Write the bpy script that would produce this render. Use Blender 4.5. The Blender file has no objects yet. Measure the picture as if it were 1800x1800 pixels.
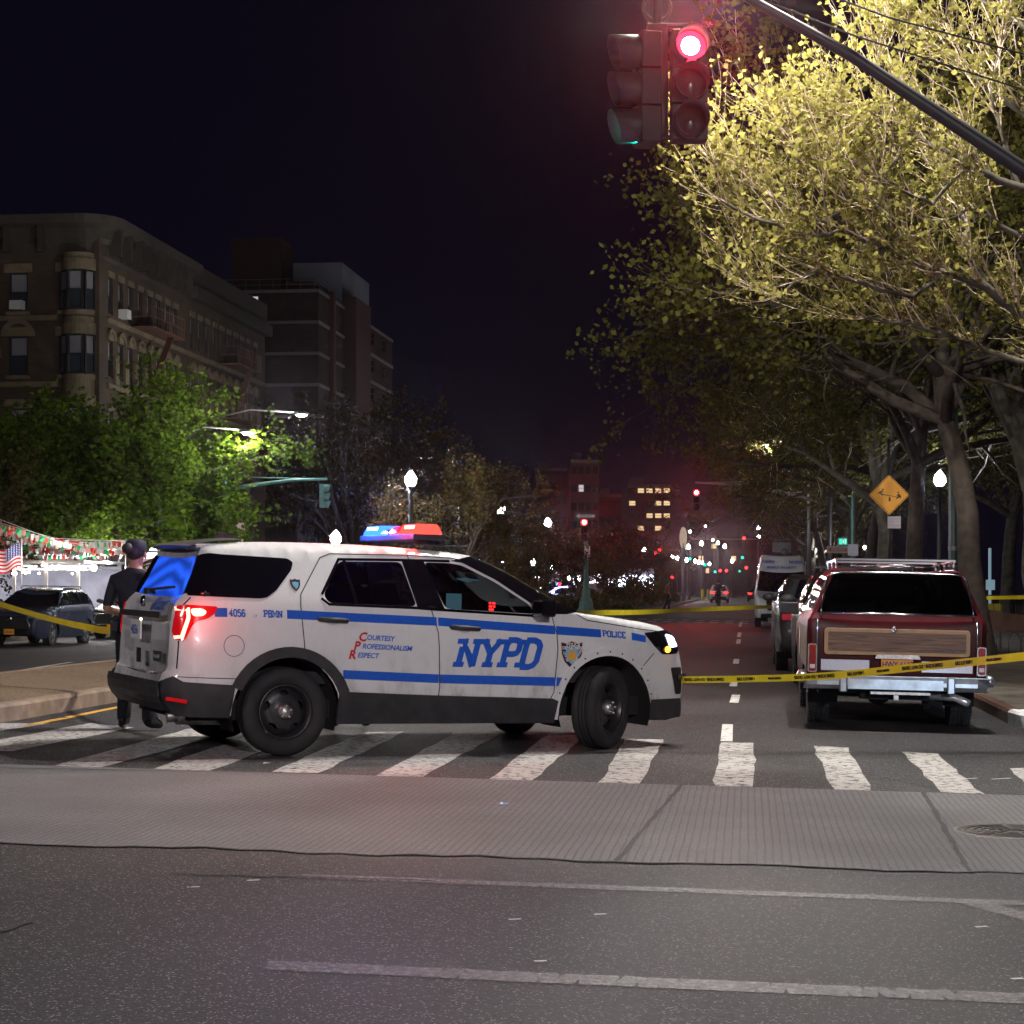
import bpy, bmesh, math, random
import numpy as np
from mathutils import Vector, Matrix, geometry
from math import sin, cos, pi, radians, sqrt, atan2
C = bpy.context.scene
COL = C.collection
random.seed(7); RNG = np.random.default_rng(7)

# ---------------------------------------------------------------- camera
CAMH = 1.42; F = 3300.0; YH = 1026.0; SL = 0.02
cd = bpy.data.cameras.new('camera'); cam = bpy.data.objects.new('camera', cd); COL.objects.link(cam)
cam.location = (0, 0, CAMH); cam.rotation_euler = (pi/2, 0, 0)
cd.sensor_width = 36; cd.sensor_fit = 'HORIZONTAL'; cd.lens = 36*F/1800
cd.shift_x = 0; cd.shift_y = (YH-900)/1800.0
cd.clip_start = 0.1; cd.clip_end = 3000
C.camera = cam

# ---------------------------------------------------------------- night sky
w = bpy.data.worlds.new('World'); C.world = w; w.use_nodes = True
nt = w.node_tree; nt.nodes.clear()
sky = nt.nodes.new('ShaderNodeTexSky'); sky.sky_type = 'NISHITA'; sky.sun_disc = False
sky.sun_elevation = radians(-5.0); sky.sun_rotation = radians(200)
sky.air_density = 1.0; sky.dust_density = 0.6; sky.ozone_density = 4.0
bg = nt.nodes.new('ShaderNodeBackground'); bg.inputs[1].default_value = 0.055
bg2 = nt.nodes.new('ShaderNodeBackground'); bg2.inputs[0].default_value = (0.0020, 0.0016, 0.0050, 1); bg2.inputs[1].default_value = 1.0
addn = nt.nodes.new('ShaderNodeAddShader')
wo = nt.nodes.new('ShaderNodeOutputWorld')
nt.links.new(sky.outputs[0], bg.inputs[0]); nt.links.new(bg.outputs[0], addn.inputs[0]); nt.links.new(bg2.outputs[0], addn.inputs[1])
nt.links.new(addn.outputs[0], wo.inputs[0])

C.view_settings.view_transform = 'Standard'; C.view_settings.look = 'None'
C.view_settings.exposure = 0.12; C.view_settings.gamma = 1.0; C.view_settings.use_curve_mapping = False
C.render.engine = 'CYCLES'
cy = C.cycles
cy.use_denoising = True; cy.denoiser = 'OPENIMAGEDENOISE'; cy.use_light_tree = True
cy.max_bounces = 5; cy.diffuse_bounces = 2; cy.glossy_bounces = 3; cy.transmission_bounces = 4; cy.transparent_max_bounces = 24
cy.sample_clamp_indirect = 3.0; cy.sample_clamp_direct = 0; cy.caustics_reflective = False; cy.caustics_refractive = False
cy.use_adaptive_sampling = True; cy.adaptive_threshold = 0.03

def add_light(name, kind, loc, power, color, radius=0.1, target=None, spot=None, blend=0.3, parent=None):
    l = bpy.data.lights.new(name, kind); l.energy = power; l.color = color
    if kind != 'AREA': l.shadow_soft_size = radius
    if spot: l.spot_size = radians(spot); l.spot_blend = blend
    o = bpy.data.objects.new(name, l); COL.objects.link(o); o.location = loc
    if target is not None:
        o.rotation_euler = (Vector(target)-Vector(loc)).to_track_quat('-Z', 'Y').to_euler()
    if parent:
        o.parent = parent; o.matrix_parent_inverse = parent.matrix_basis.inverted()
    return o
cy.volume_bounces = 0; cy.volume_step_rate = 4.0
# street lamps of the junction whose poles stand outside the frame (their arms and pools of light are what the photo shows)
add_light('streetlight_glow', 'POINT', (2.75, 23.4, 9.0), 2000, (1.0, 0.95, 0.86), 0.14)
add_light('streetlight_glow', 'POINT', (1.6, 19.6, 8.4), 2300, (1.0, 0.95, 0.86), 0.12)
add_light('streetlight_glow', 'POINT', (5.0, 20.0, 12.6), 6000, (1.0, 0.95, 0.90), 0.16)
add_light('streetlight_glow', 'POINT', (6.0, -13.0, 7.5), 10800, (1.0, 0.92, 0.96), 0.15)
add_light('streetlight_glow', 'POINT', (-14.0, 3.0, 7.5), 1900, (1.0, 0.90, 0.93), 0.15)
add_light('streetlight_glow', 'POINT', (-10.0, 27.0, 9.0), 350, (1.0, 0.80, 0.62), 0.15)
# headlights of a car waiting outside the frame on the right, low and bluish, on the wagon's bumper and the kerb
add_light('headlight_and_fill_beam', 'SPOT', (6.0, 3.5, 0.62), 2200, (0.45, 0.74, 1.0), 0.05, target=(6.0, 20.0, -1.0), spot=11.5, blend=0.18)
add_light('headlight_and_fill_beam', 'SPOT', (4.8, 3.5, 0.62), 700, (0.50, 0.76, 1.0), 0.05, target=(4.1, 20.0, -1.05), spot=11.5, blend=0.18)
add_light('headlight_and_fill_beam', 'SPOT', (2.5, -6.0, 0.8), 36000, (1.0, 0.95, 0.85), 0.06, target=(10.4, 52.0, 3.9), spot=3.0, blend=0.5)  # added spot that only brightens the amber diamond sign, no car behind it

# ---------------------------------------------------------------- frames of reference
SA, CA = 0.123, 0.9924                      # the avenue runs 7 degrees right of the view axis
def st(s, t): return (CA*s + SA*t, -SA*s + CA*t)
def to_st(x, y): return (CA*x - SA*y, SA*x + CA*y)
def gz(x, y):
    s, t = to_st(x, y)
    z = -SL*x
    if s < -9.6: z -= 0.062*(-9.6-max(s, -20.5))
    return z
def G(px, py):
    Y = CAMH*F/((py-YH)-SL*(px-900)); x = (px-900)/F*Y
    return (x, Y)
def Pt(px, py, Y): return Vector(((px-900)/F*Y, Y, CAMH-(py-YH)/F*Y))
def g3(x, y, dz=0): return Vector((x, y, gz(x, y)+dz))

# ---------------------------------------------------------------- materials
MATS = {}
def newmat(name):
    m = bpy.data.materials.new(name); m.use_nodes = True; MATS[name] = m
    n = m.node_tree.nodes; b = n['Principled BSDF']
    return m, m.node_tree, b
def mat(name, col, rough=0.5, metal=0.0, noise=0.0, nscale=20, bump=0.0, bscale=60, coat=0.0, emit=None, es=0.0, spec=0.5, alpha=None, trans=0.0):
    if name in MATS: return MATS[name]
    m, t, b = newmat(name)
    b.inputs['Base Color'].default_value = (*col, 1); b.inputs['Roughness'].default_value = rough
    b.inputs['Metallic'].default_value = metal; b.inputs['Coat Weight'].default_value = coat
    b.inputs['Specular IOR Level'].default_value = spec
    if trans: b.inputs['Transmission Weight'].default_value = trans
    if alpha is not None: b.inputs['Alpha'].default_value = alpha
    if emit: b.inputs['Emission Color'].default_value = (*emit, 1); b.inputs['Emission Strength'].default_value = es
    if noise or bump:
        tc = t.nodes.new('ShaderNodeTexCoord')
        nz = t.nodes.new('ShaderNodeTexNoise'); nz.inputs['Scale'].default_value = nscale; nz.inputs['Detail'].default_value = 6
        t.links.new(tc.outputs['Object'], nz.inputs['Vector'])
        if noise:
            mr = t.nodes.new('ShaderNodeMapRange'); mr.inputs[1].default_value = 0.3; mr.inputs[2].default_value = 0.7
            mr.inputs[3].default_value = 1-noise; mr.inputs[4].default_value = 1+noise
            t.links.new(nz.outputs[0], mr.inputs[0])
            mx = t.nodes.new('ShaderNodeVectorMath'); mx.operation = 'SCALE'; mx.inputs[0].default_value = col
            t.links.new(mr.outputs[0], mx.inputs['Scale']); t.links.new(mx.outputs[0], b.inputs['Base Color'])
        if bump:
            n2 = t.nodes.new('ShaderNodeTexNoise'); n2.inputs['Scale'].default_value = bscale; n2.inputs['Detail'].default_value = 4
            t.links.new(tc.outputs['Object'], n2.inputs['Vector'])
            bp = t.nodes.new('ShaderNodeBump'); bp.inputs['Strength'].default_value = bump; bp.inputs['Distance'].default_value = 0.01
            t.links.new(n2.outputs[0], bp.inputs['Height']); t.links.new(bp.outputs[0], b.inputs['Normal'])
    return m
def emat(name, col, s, sample=True):
    if name in MATS: return MATS[name]
    m = bpy.data.materials.new(name); m.use_nodes = True; MATS[name] = m
    t = m.node_tree; t.nodes.clear()
    e = t.nodes.new('ShaderNodeEmission'); e.inputs[0].default_value = (*col, 1); e.inputs[1].default_value = s
    o = t.nodes.new('ShaderNodeOutputMaterial'); t.links.new(e.outputs[0], o.inputs[0])
    if not sample: m.cycles.emission_sampling = 'NONE'
    return m
def asphalt(name, base, speck, grain=1.0, rough=0.62, patch=0.25):
    m, t, b = newmat(name); N = t.nodes.new; L = t.links.new; b.inputs['Specular IOR Level'].default_value = 0.16
    tc = N('ShaderNodeTexCoord')
    n1 = N('ShaderNodeTexNoise'); n1.inputs['Scale'].default_value = 55*grain; n1.inputs['Detail'].default_value = 8; n1.inputs['Roughness'].default_value = 0.75
    n2 = N('ShaderNodeTexNoise'); n2.inputs['Scale'].default_value = 0.45; n2.inputs['Detail'].default_value = 5
    n3 = N('ShaderNodeTexVoronoi'); n3.inputs['Scale'].default_value = 150*grain
    for n in (n1, n2, n3): L(tc.outputs['Object'], n.inputs['Vector'])
    r1 = N('ShaderNodeMapRange'); r1.inputs[1].default_value = 0.35; r1.inputs[2].default_value = 0.68; r1.inputs[3].default_value = 0.22; r1.inputs[4].default_value = 1.75
    L(n1.outputs[0], r1.inputs[0])
    r2 = N('ShaderNodeMapRange'); r2.inputs[1].default_value = 0.3; r2.inputs[2].default_value = 0.7; r2.inputs[3].default_value = 1-patch; r2.inputs[4].default_value = 1+patch
    L(n2.outputs[0], r2.inputs[0])
    mu = N('ShaderNodeMath'); mu.operation = 'MULTIPLY'; L(r1.outputs[0], mu.inputs[0]); L(r2.outputs[0], mu.inputs[1])
    sc = N('ShaderNodeVectorMath'); sc.operation = 'SCALE'; sc.inputs[0].default_value = base; L(mu.outputs[0], sc.inputs['Scale'])
    sm = N('ShaderNodeSeparateColor'); L(n3.outputs['Color'], sm.inputs[0])
    gt = N('ShaderNodeMath'); gt.operation = 'GREATER_THAN'; gt.inputs[1].default_value = 0.955; L(sm.outputs[0], gt.inputs[0])
    mx = N('ShaderNodeMix'); mx.data_type = 'RGBA'; L(gt.outputs[0], mx.inputs[0]); L(sc.outputs[0], mx.inputs[6]); mx.inputs[7].default_value = (*speck, 1)
    L(mx.outputs[2], b.inputs['Base Color'])
    rr = N('ShaderNodeMapRange'); rr.inputs[3].default_value = rough-0.14; rr.inputs[4].default_value = rough+0.2; L(n2.outputs[0], rr.inputs[0]); L(rr.outputs[0], b.inputs['Roughness'])
    bp = N('ShaderNodeBump'); bp.inputs['Strength'].default_value = 0.55; bp.inputs['Distance'].default_value = 0.012
    L(n1.outputs[0], bp.inputs['Height']); L(bp.outputs[0], b.inputs['Normal'])
    return m, t, b, mx, bp, tc
def paintmark(name, col, wear=0.45, scale=7, soft=0.04, top=1.0):
    """worn road paint: where it has flaked off, what lies below shows"""
    m, t, b = newmat(name); N = t.nodes.new; L = t.links.new
    b.inputs['Roughness'].default_value = 0.6
    tc = N('ShaderNodeTexCoord'); n1 = N('ShaderNodeTexNoise'); n1.inputs['Scale'].default_value = scale; n1.inputs['Detail'].default_value = 10; n1.inputs['Roughness'].default_value = 0.7
    L(tc.outputs['Object'], n1.inputs['Vector'])
    r = N('ShaderNodeMapRange'); r.inputs[1].default_value = wear-soft; r.inputs[2].default_value = wear+soft; r.inputs[4].default_value = top; L(n1.outputs[0], r.inputs[0])
    n2 = N('ShaderNodeTexNoise'); n2.inputs['Scale'].default_value = 60; n2.inputs['Detail'].default_value = 3; L(tc.outputs['Object'], n2.inputs['Vector'])
    r2 = N('ShaderNodeMapRange'); r2.inputs[3].default_value = 0.65; r2.inputs[4].default_value = 1.25; L(n2.outputs[0], r2.inputs[0])
    sc = N('ShaderNodeVectorMath'); sc.operation = 'SCALE'; sc.inputs[0].default_value = col; L(r2.outputs[0], sc.inputs['Scale']); L(sc.outputs[0], b.inputs['Base Color'])
    L(r.outputs[0], b.inputs['Alpha'])
    return m
# ---------------------------------------------------------------- mesh builder
class MB:
    def __init__(s): s.v = []; s.f = []; s.mi = []; s.sm = []; s.M = Matrix.Identity(4)
    def add(s, vs, fs, mi=0, smooth=False):
        b = len(s.v); M = s.M
        s.v += [tuple(M @ Vector(p)) for p in vs]
        for f in fs: s.f.append([b+i for i in f]); s.mi.append(mi); s.sm.append(smooth)
    def box(s, c, d, mi=0, rz=0):
        x, y, z = d[0]/2, d[1]/2, d[2]/2; R = Matrix.Rotation(rz, 3, 'Z'); c = Vector(c)
        vs = [c + R @ Vector((i*x, j*y, k*z)) for i in (-1, 1) for j in (-1, 1) for k in (-1, 1)]
        s.add(vs, [(0, 1, 3, 2), (4, 6, 7, 5), (0, 4, 5, 1), (2, 3, 7, 6), (0, 2, 6, 4), (1, 5, 7, 3)], mi)
    def bar(s, a, b, w, h, mi=0):
        a = Vector(a); b = Vector(b); d = (b-a).normalized()
        up = Vector((0, 0, 1)) if abs(d.z) < 0.95 else Vector((0, 1, 0))
        l = d.cross(up).normalized(); u = l.cross(d).normalized()
        vs = [p + l*i*w/2 + u*j*h/2 for p in (a, b) for i, j in ((-1, -1), (1, -1), (1, 1), (-1, 1))]
        s.add(vs, [(0, 3, 2, 1), (4, 5, 6, 7), (0, 1, 5, 4), (1, 2, 6, 5), (2, 3, 7, 6), (3, 0, 4, 7)], mi)
    def tube(s, path, r, n=8, mi=0, caps=True, smooth=True):
        path = [Vector(p) for p in path]; rs = r if hasattr(r, '__len__') else [r]*len(path)
        vs = []; fs = []; prev = None
        for i, p in enumerate(path):
            a = path[max(i-1, 0)]; b = path[min(i+1, len(path)-1)]; d = (b-a)
            d = d.normalized() if d.length > 1e-9 else Vector((0, 0, 1))
            if prev is None: up = Vector((0, 0, 1)) if abs(d.z) < 0.9 else Vector((1, 0, 0)); x = d.cross(up).normalized()
            else: x = (prev - d*prev.dot(d)).normalized()
            prev = x; y = d.cross(x)
            for k in range(n):
                an = 2*pi*k/n; vs.append(p + (x*cos(an)+y*sin(an))*rs[i])
        for i in range(len(path)-1):
            for k in range(n):
                k2 = (k+1) % n; fs.append((i*n+k, i*n+k2, (i+1)*n+k2, (i+1)*n+k))
        if caps: fs.append(tuple(range(n))[::-1]); fs.append(tuple(range((len(path)-1)*n, len(path)*n)))
        s.add(vs, fs, mi, smooth)
    def lathe(s, prof, n=24, mi=0, axis='Z', c=(0, 0, 0), smooth=True, a0=0, a1=2*pi, mis=None):
        c = Vector(c); full = abs(a1-a0-2*pi) < 1e-6; m = n if full else n+1; vs = []
        for r, h in prof:
            for k in range(m):
                a = a0+(a1-a0)*k/n; q = (r*cos(a), r*sin(a), h)
                if axis == 'Y': q = (q[0], q[2], q[1])
                elif axis == 'X': q = (q[2], q[0], q[1])
                vs.append(c+Vector(q))
        for i in range(len(prof)-1):
            fs = []
            for k in range(n):
                k2 = (k+1) % m; fs.append((i*m+k, i*m+k2, (i+1)*m+k2, (i+1)*m+k))
            b = len(s.v)
            if i == 0: s.add(vs, [], 0); base = b
            for f in fs: s.f.append([base+j for j in f]); s.mi.append(mis[i] if mis else mi); s.sm.append(smooth)
    def sphere(s, c, r, mi=0, n=12, sc=(1, 1, 1)):
        prof = [(sin(pi*i/(n//2+2)) , -cos(pi*i/(n//2+2))) for i in range(n//2+3)]
        c = Vector(c); vs = []; fs = []
        for a, h in prof:
            for k in range(n): vs.append(c+Vector((a*cos(2*pi*k/n)*r*sc[0], a*sin(2*pi*k/n)*r*sc[1], h*r*sc[2])))
        for i in range(len(prof)-1):
            for k in range(n): fs.append((i*n+k, i*n+(k+1) % n, (i+1)*n+(k+1) % n, (i+1)*n+k))
        s.add(vs, fs, mi, True)
    def poly(s, pts, mi=0): s.add(pts, [tuple(range(len(pts)))], mi)
    def prism(s, pts2, o, ux, uy, d, mi=0, tri=False):
        """2-D outline pushed out by vector d"""
        o = Vector(o); ux = Vector(ux); uy = Vector(uy); d = Vector(d); n = len(pts2)
        a = [o+ux*p[0]+uy*p[1] for p in pts2]; b = [p+d for p in a]
        if tri:
            t = geometry.tessellate_polygon([[Vector((p[0], p[1], 0)) for p in pts2]])
            fs = [tuple(f) for f in t] + [tuple(n+i for i in reversed(f)) for f in t]
        else: fs = [tuple(range(n))[::-1], tuple(range(n, 2*n))]
        fs += [(i, (i+1) % n, n+(i+1) % n, n+i) for i in range(n)]
        s.add(a+b, fs, mi)
    def build(s, name, mats, parent=None, loc=None, bev=0, seg=2, M=None, autosm=False):
        me = bpy.data.meshes.new(name)
        me.from_pydata(s.v, [], s.f)
        if not isinstance(mats, (list, tuple)): mats = [mats]
        for m in mats: me.materials.append(m)
        if len(s.f):
            me.polygons.foreach_set('material_index', s.mi); me.polygons.foreach_set('use_smooth', s.sm)
        me.update()
        o = bpy.data.objects.new(name, me); COL.objects.link(o)
        if parent: o.parent = parent
        if loc is not None: o.location = loc
        if M is not None: o.matrix_basis = M
        if bev:
            b = o.modifiers.new('bevel', 'BEVEL'); b.width = bev; b.segments = seg; b.limit_method = 'ANGLE'; b.angle_limit = radians(40)
        return o
def tag(o, label=None, cat=None, group=None, kind=None):
    if label: o['label'] = label
    if cat: o['category'] = cat
    if group: o['group'] = group
    if kind: o['kind'] = kind
    return o
def thing(name, label, cat, M=None, group=None):
    o = bpy.data.objects.new(name, None); COL.objects.link(o); o.empty_display_size = 0.2
    if M is not None:
        o.matrix_basis = M if isinstance(M, Matrix) else Matrix.Translation(Vector(M))
    return tag(o, label, cat, group)
def copy_tree(o, parent=None, keep=False):
    c = o.copy(); COL.objects.link(c)
    if parent: c.parent = parent
    for k in list(c.keys()):
        if not keep and k in ('label',) and parent is None: del c[k]
    for ch in list(CH.get(o.name, [])) if False else [x for x in bpy.data.objects if x.parent == o]:
        copy_tree(ch, c, True)
    return c
CH = {}
def tilt(x, y, yaw, dz=0, slope=None):
    """placing matrix for a vehicle standing on the cambered road"""
    e = 0.5; z = gz(x, y)
    n = Vector((-(gz(x+e, y)-gz(x-e, y))/(2*e), -(gz(x, y+e)-gz(x, y-e))/(2*e), 1)).normalized()
    u = Vector((cos(yaw), sin(yaw), 0)); u = (u-n*u.dot(n)).normalized(); v = n.cross(u)
    M = Matrix(((u.x, v.x, n.x, x), (u.y, v.y, n.y, y), (u.z, v.z, n.z, z+dz), (0, 0, 0, 1)))
    return M
AV = atan2(CA, SA)                           # yaw of a car driving up the avenue

# ---------------------------------------------------------------- lettering
SERIF = {
 'N': (0.78, [[(0.12, 0), (0.12, 1)], [(0.66, 0), (0.66, 1)], [(0.12, 1), (0.66, 0)]], [(0.12, 0), (0.66, 1), (0.08, 1)]),
 'Y': (0.80, [[(0.08, 1), (0.4, 0.5), (0.72, 1)], [(0.4, 0.5), (0.4, 0)]], [(0.08, 1), (0.72, 1), (0.4, 0)]),
 'P': (0.72, [[(0.14, 0), (0.14, 1)], [(0.14, 1), (0.46, 1), (0.57, 0.96), (0.63, 0.86), (0.63, 0.63), (0.57, 0.52), (0.46, 0.48), (0.14, 0.48)]], [(0.14, 0), (0.08, 1)]),
 'D': (0.78, [[(0.14, 0), (0.14, 1)], [(0.1, 1), (0.42, 1), (0.58, 0.93), (0.67, 0.78), (0.67, 0.22), (0.58, 0.07), (0.42, 0), (0.1, 0)]], [(0.06, 0), (0.06, 1)]),
 'O': (0.76, [[(0.25, 1), (0.52, 1), (0.66, 0.82), (0.66, 0.18), (0.52, 0), (0.25, 0), (0.11, 0.18), (0.11, 0.82), (0.25, 1), (0.4, 1)]], []),
 'L': (0.66, [[(0.16, 1), (0.16, 0), (0.6, 0), (0.6, 0.28)]], [(0.16, 1), (0.1, 0)]),
 'I': (0.42, [[(0.21, 0), (0.21, 1)]], [(0.21, 0), (0.21, 1)]),
 'C': (0.72, [[(0.64, 0.68), (0.62, 0.88), (0.5, 1), (0.25, 1), (0.11, 0.82), (0.11, 0.18), (0.25, 0), (0.5, 0), (0.64, 0.16), (0.64, 0.3)]], []),
 'E': (0.68, [[(0.16, 0), (0.16, 1)], [(0.1, 1), (0.6, 1), (0.6, 0.78)], [(0.16, 0.52), (0.45, 0.52)], [(0.1, 0), (0.6, 0), (0.6, 0.24)]], []),
 'B': (0.72, [[(0.14, 0), (0.14, 1)], [(0.06, 1), (0.46, 1), (0.58, 0.88), (0.58, 0.64), (0.46, 0.53), (0.14, 0.53)], [(0.46, 0.53), (0.62, 0.4), (0.62, 0.14), (0.48, 0), (0.06, 0)]], []),
 'M': (0.95, [[(0.12, 0), (0.12, 1), (0.47, 0.35), (0.82, 1), (0.82, 0)]], [(0.12, 0), (0.82, 0), (0.08, 1), (0.86, 1)]),
 '4': (0.70, [[(0.45, 0), (0.45, 1), (0.08, 0.35), (0.64, 0.35)]], [(0.45, 0)]),
 '0': (0.70, [[(0.22, 1), (0.46, 1), (0.6, 0.82), (0.6, 0.18), (0.46, 0), (0.22, 0), (0.1, 0.18), (0.1, 0.82), (0.22, 1), (0.4, 1)]], []),
 '5': (0.68, [[(0.58, 1), (0.14, 1), (0.14, 0.58), (0.42, 0.62), (0.58, 0.45), (0.58, 0.16), (0.44, 0), (0.2, 0), (0.1, 0.16)]], []),
 '6': (0.68, [[(0.56, 0.85), (0.44, 1), (0.22, 1), (0.1, 0.82), (0.1, 0.16), (0.22, 0), (0.46, 0), (0.58, 0.16), (0.58, 0.42), (0.46, 0.55), (0.12, 0.52)]], []),
}
def stroke(pts, w):
    """a mitred strip along a polyline, as quads"""
    P = [Vector(p) for p in pts]; q = []
    L = []; R = []
    closed = (P[0]-P[-1]).length < 0.2 and len(P) > 6
    for i, p in enumerate(P):
        a = (P[i]-P[i-1]).normalized() if i > 0 else None
        b = (P[i+1]-P[i]).normalized() if i < len(P)-1 else None
        if a is None: d = b; k = 1
        elif b is None: d = a; k = 1
        else:
            d = (a+b).normalized(); k = 1/max(0.5, d.dot(a))
        n = Vector((-d.y, d.x))*w/2*k
        L.append(p+n); R.append(p-n)
    for i in range(len(P)-1): q.append([R[i], R[i+1], L[i+1], L[i]])
    return q
def slab_text(mb, txt, x0, z0, h, fn, mi=0, shear=0.0, wid=1.0, bold=0.2, gap=0.06, slope=0.0, size2=None):
    """slab-serif letters laid on a body side: fn(x, z, offset) gives the 3-D point; returns the end"""
    x = x0; k = 0
    for i, ch in enumerate(txt):
        if ch == ' ': x += h*0.4*wid; continue
        adv, lines, ser = SERIF[ch]
        quads = []
        for l in lines: quads += stroke(l, bold)
        for sx, sz in ser:
            zz = bold*0.32 if sz < 0.5 else 1-bold*0.32
            zz += (-0.10+0.1) 
            quads.append([(sx-0.2, zz-bold*0.42), (sx+0.2, zz-bold*0.42), (sx+0.2, zz+bold*0.42), (sx-0.2, zz+bold*0.42)])
        for q in quads:
            k += 1; pts = []
            for px, pz in q:
                pz = bold*0.5+pz*(1-bold); X = x + px*h*wid + shear*pz*h; Z = z0+pz*h+slope*(X-x0)
                pts.append(fn(X, Z, 0.004+0.0001*k))
            mb.add(pts, [(0, 1, 2, 3)], mi)
        x += (adv+gap)*h*wid
    return x
def text_mesh(txt, size, shear=0, bold=0.0, spacing=1.0, align='LEFT', extrude=0):
    cu = bpy.data.curves.new('t', 'FONT'); cu.body = txt; cu.size = size; cu.shear = shear; cu.offset = bold
    cu.space_character = spacing; cu.align_x = align; cu.resolution_u = 2; cu.extrude = extrude
    o = bpy.data.objects.new('t', cu); COL.objects.link(o)
    dg = bpy.context.evaluated_depsgraph_get(); dg.update(); me = bpy.data.meshes.new_from_object(o.evaluated_get(dg))
    bpy.data.objects.remove(o); bpy.data.curves.remove(cu)
    V = [tuple(v.co) for v in me.vertices]; Fs = [tuple(p.vertices) for p in me.polygons]; bpy.data.meshes.remove(me)
    return V, Fs
def put_text(mb, txt, size, fn, mi=0, **k):
    V, Fs = text_mesh(txt, size, **k); mb.add([fn(x, y) for x, y, z in V], Fs, mi)

# ---------------------------------------------------------------- surface skins
def inpoly(P, poly):
    x, y = P[:, 0], P[:, 1]; r = np.zeros(len(P), bool); n = len(poly)
    for i in range(n):
        x1, y1 = poly[i]; x2, y2 = poly[(i+1) % n]
        c = ((y1 > y) != (y2 > y)); 
        with np.errstate(all='ignore'): xi = (x2-x1)*(y-y1)/(y2-y1+1e-15)+x1
        r ^= c & (x < xi)
    return r
def segdist(P, poly, closed=True):
    D = np.full(len(P), 1e9); I = np.zeros(len(P), int); n = len(poly)
    for i in range(n if closed else n-1):
        a = np.array(poly[i]); b = np.array(poly[(i+1) % n]); ab = b-a; L = ab@ab+1e-12
        t = np.clip(((P-a)@ab)/L, 0, 1); d = np.linalg.norm(P-(a+t[:, None]*ab), axis=1)
        m = d < D; D[m] = d[m]; I[m] = i
    return D, I
def densify(poly, step, closed=True):
    out = []; n = len(poly)
    for i in range(n if closed else n-1):
        a = poly[i]; b = poly[(i+1) % n]; k = max(1, int(math.hypot(b[0]-a[0], b[1]-a[1])/step+0.5))
        out += [(a[0]+(b[0]-a[0])*j/k, a[1]+(b[1]-a[1])*j/k) for j in range(k)]
    if not closed: out.append(tuple(poly[-1]))
    return out
def skin2d(outline, holes, step, extra=()):
    o = densify(outline, step); hs = [densify(h, step) for h in holes]
    xs = [p[0] for p in o]; zs = [p[1] for p in o]
    gx, gy = np.meshgrid(np.arange(min(xs)+step/2, max(xs), step), np.arange(min(zs)+step/2, max(zs), step))
    g = np.stack([gx.ravel(), gy.ravel()], 1)
    if len(g):
        g = g[inpoly(g, o)]
        for h in hs: g = g[~inpoly(g, h)] if len(g) else g
    if len(g):
        d, _ = segdist(g, o); g = g[d > step*0.35]
        for h in hs:
            if len(g): d, _ = segdist(g, h); g = g[d > step*0.35]
    V = [Vector(p) for p in o]; E = [(i, (i+1) % len(o)) for i in range(len(o))]
    for h in hs:
        b = len(V); V += [Vector(p) for p in h]; E += [(b+i, b+(i+1) % len(h)) for i in range(len(h))]
    V += [Vector(p) for p in g]
    if len(extra):
        ex = np.array(extra); ok = inpoly(ex, o)
        for h in hs: ok &= ~inpoly(ex, h)
        V += [Vector(p) for p in ex[ok]]
    rv, re, rf, *_ = geometry.delaunay_2d_cdt(V, E, [], 0, 1e-5)
    cen = np.array([[sum(rv[i].x for i in f)/len(f), sum(rv[i].y for i in f)/len(f)] for f in rf])
    ok = inpoly(cen, o)
    for h in hs: ok &= ~inpoly(cen, h)
    return [(v.x, v.y) for v in rv], [f for f, k in zip(rf, ok) if k]
def rounded(pts, r=0.05, n=4):
    """round the corners of a closed outline"""
    out = []; N = len(pts)
    for i in range(N):
        p = Vector(pts[i]); a = Vector(pts[i-1])-p; b = Vector(pts[(i+1) % N])-p
        k = min(r, a.length*0.45, b.length*0.45); A = p+a.normalized()*k; B = p+b.normalized()*k
        for j in range(n+1):
            t = j/n; q = A*(1-t)**2+p*2*t*(1-t)+B*t*t; out.append((q.x, q.y))
    return out
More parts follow.
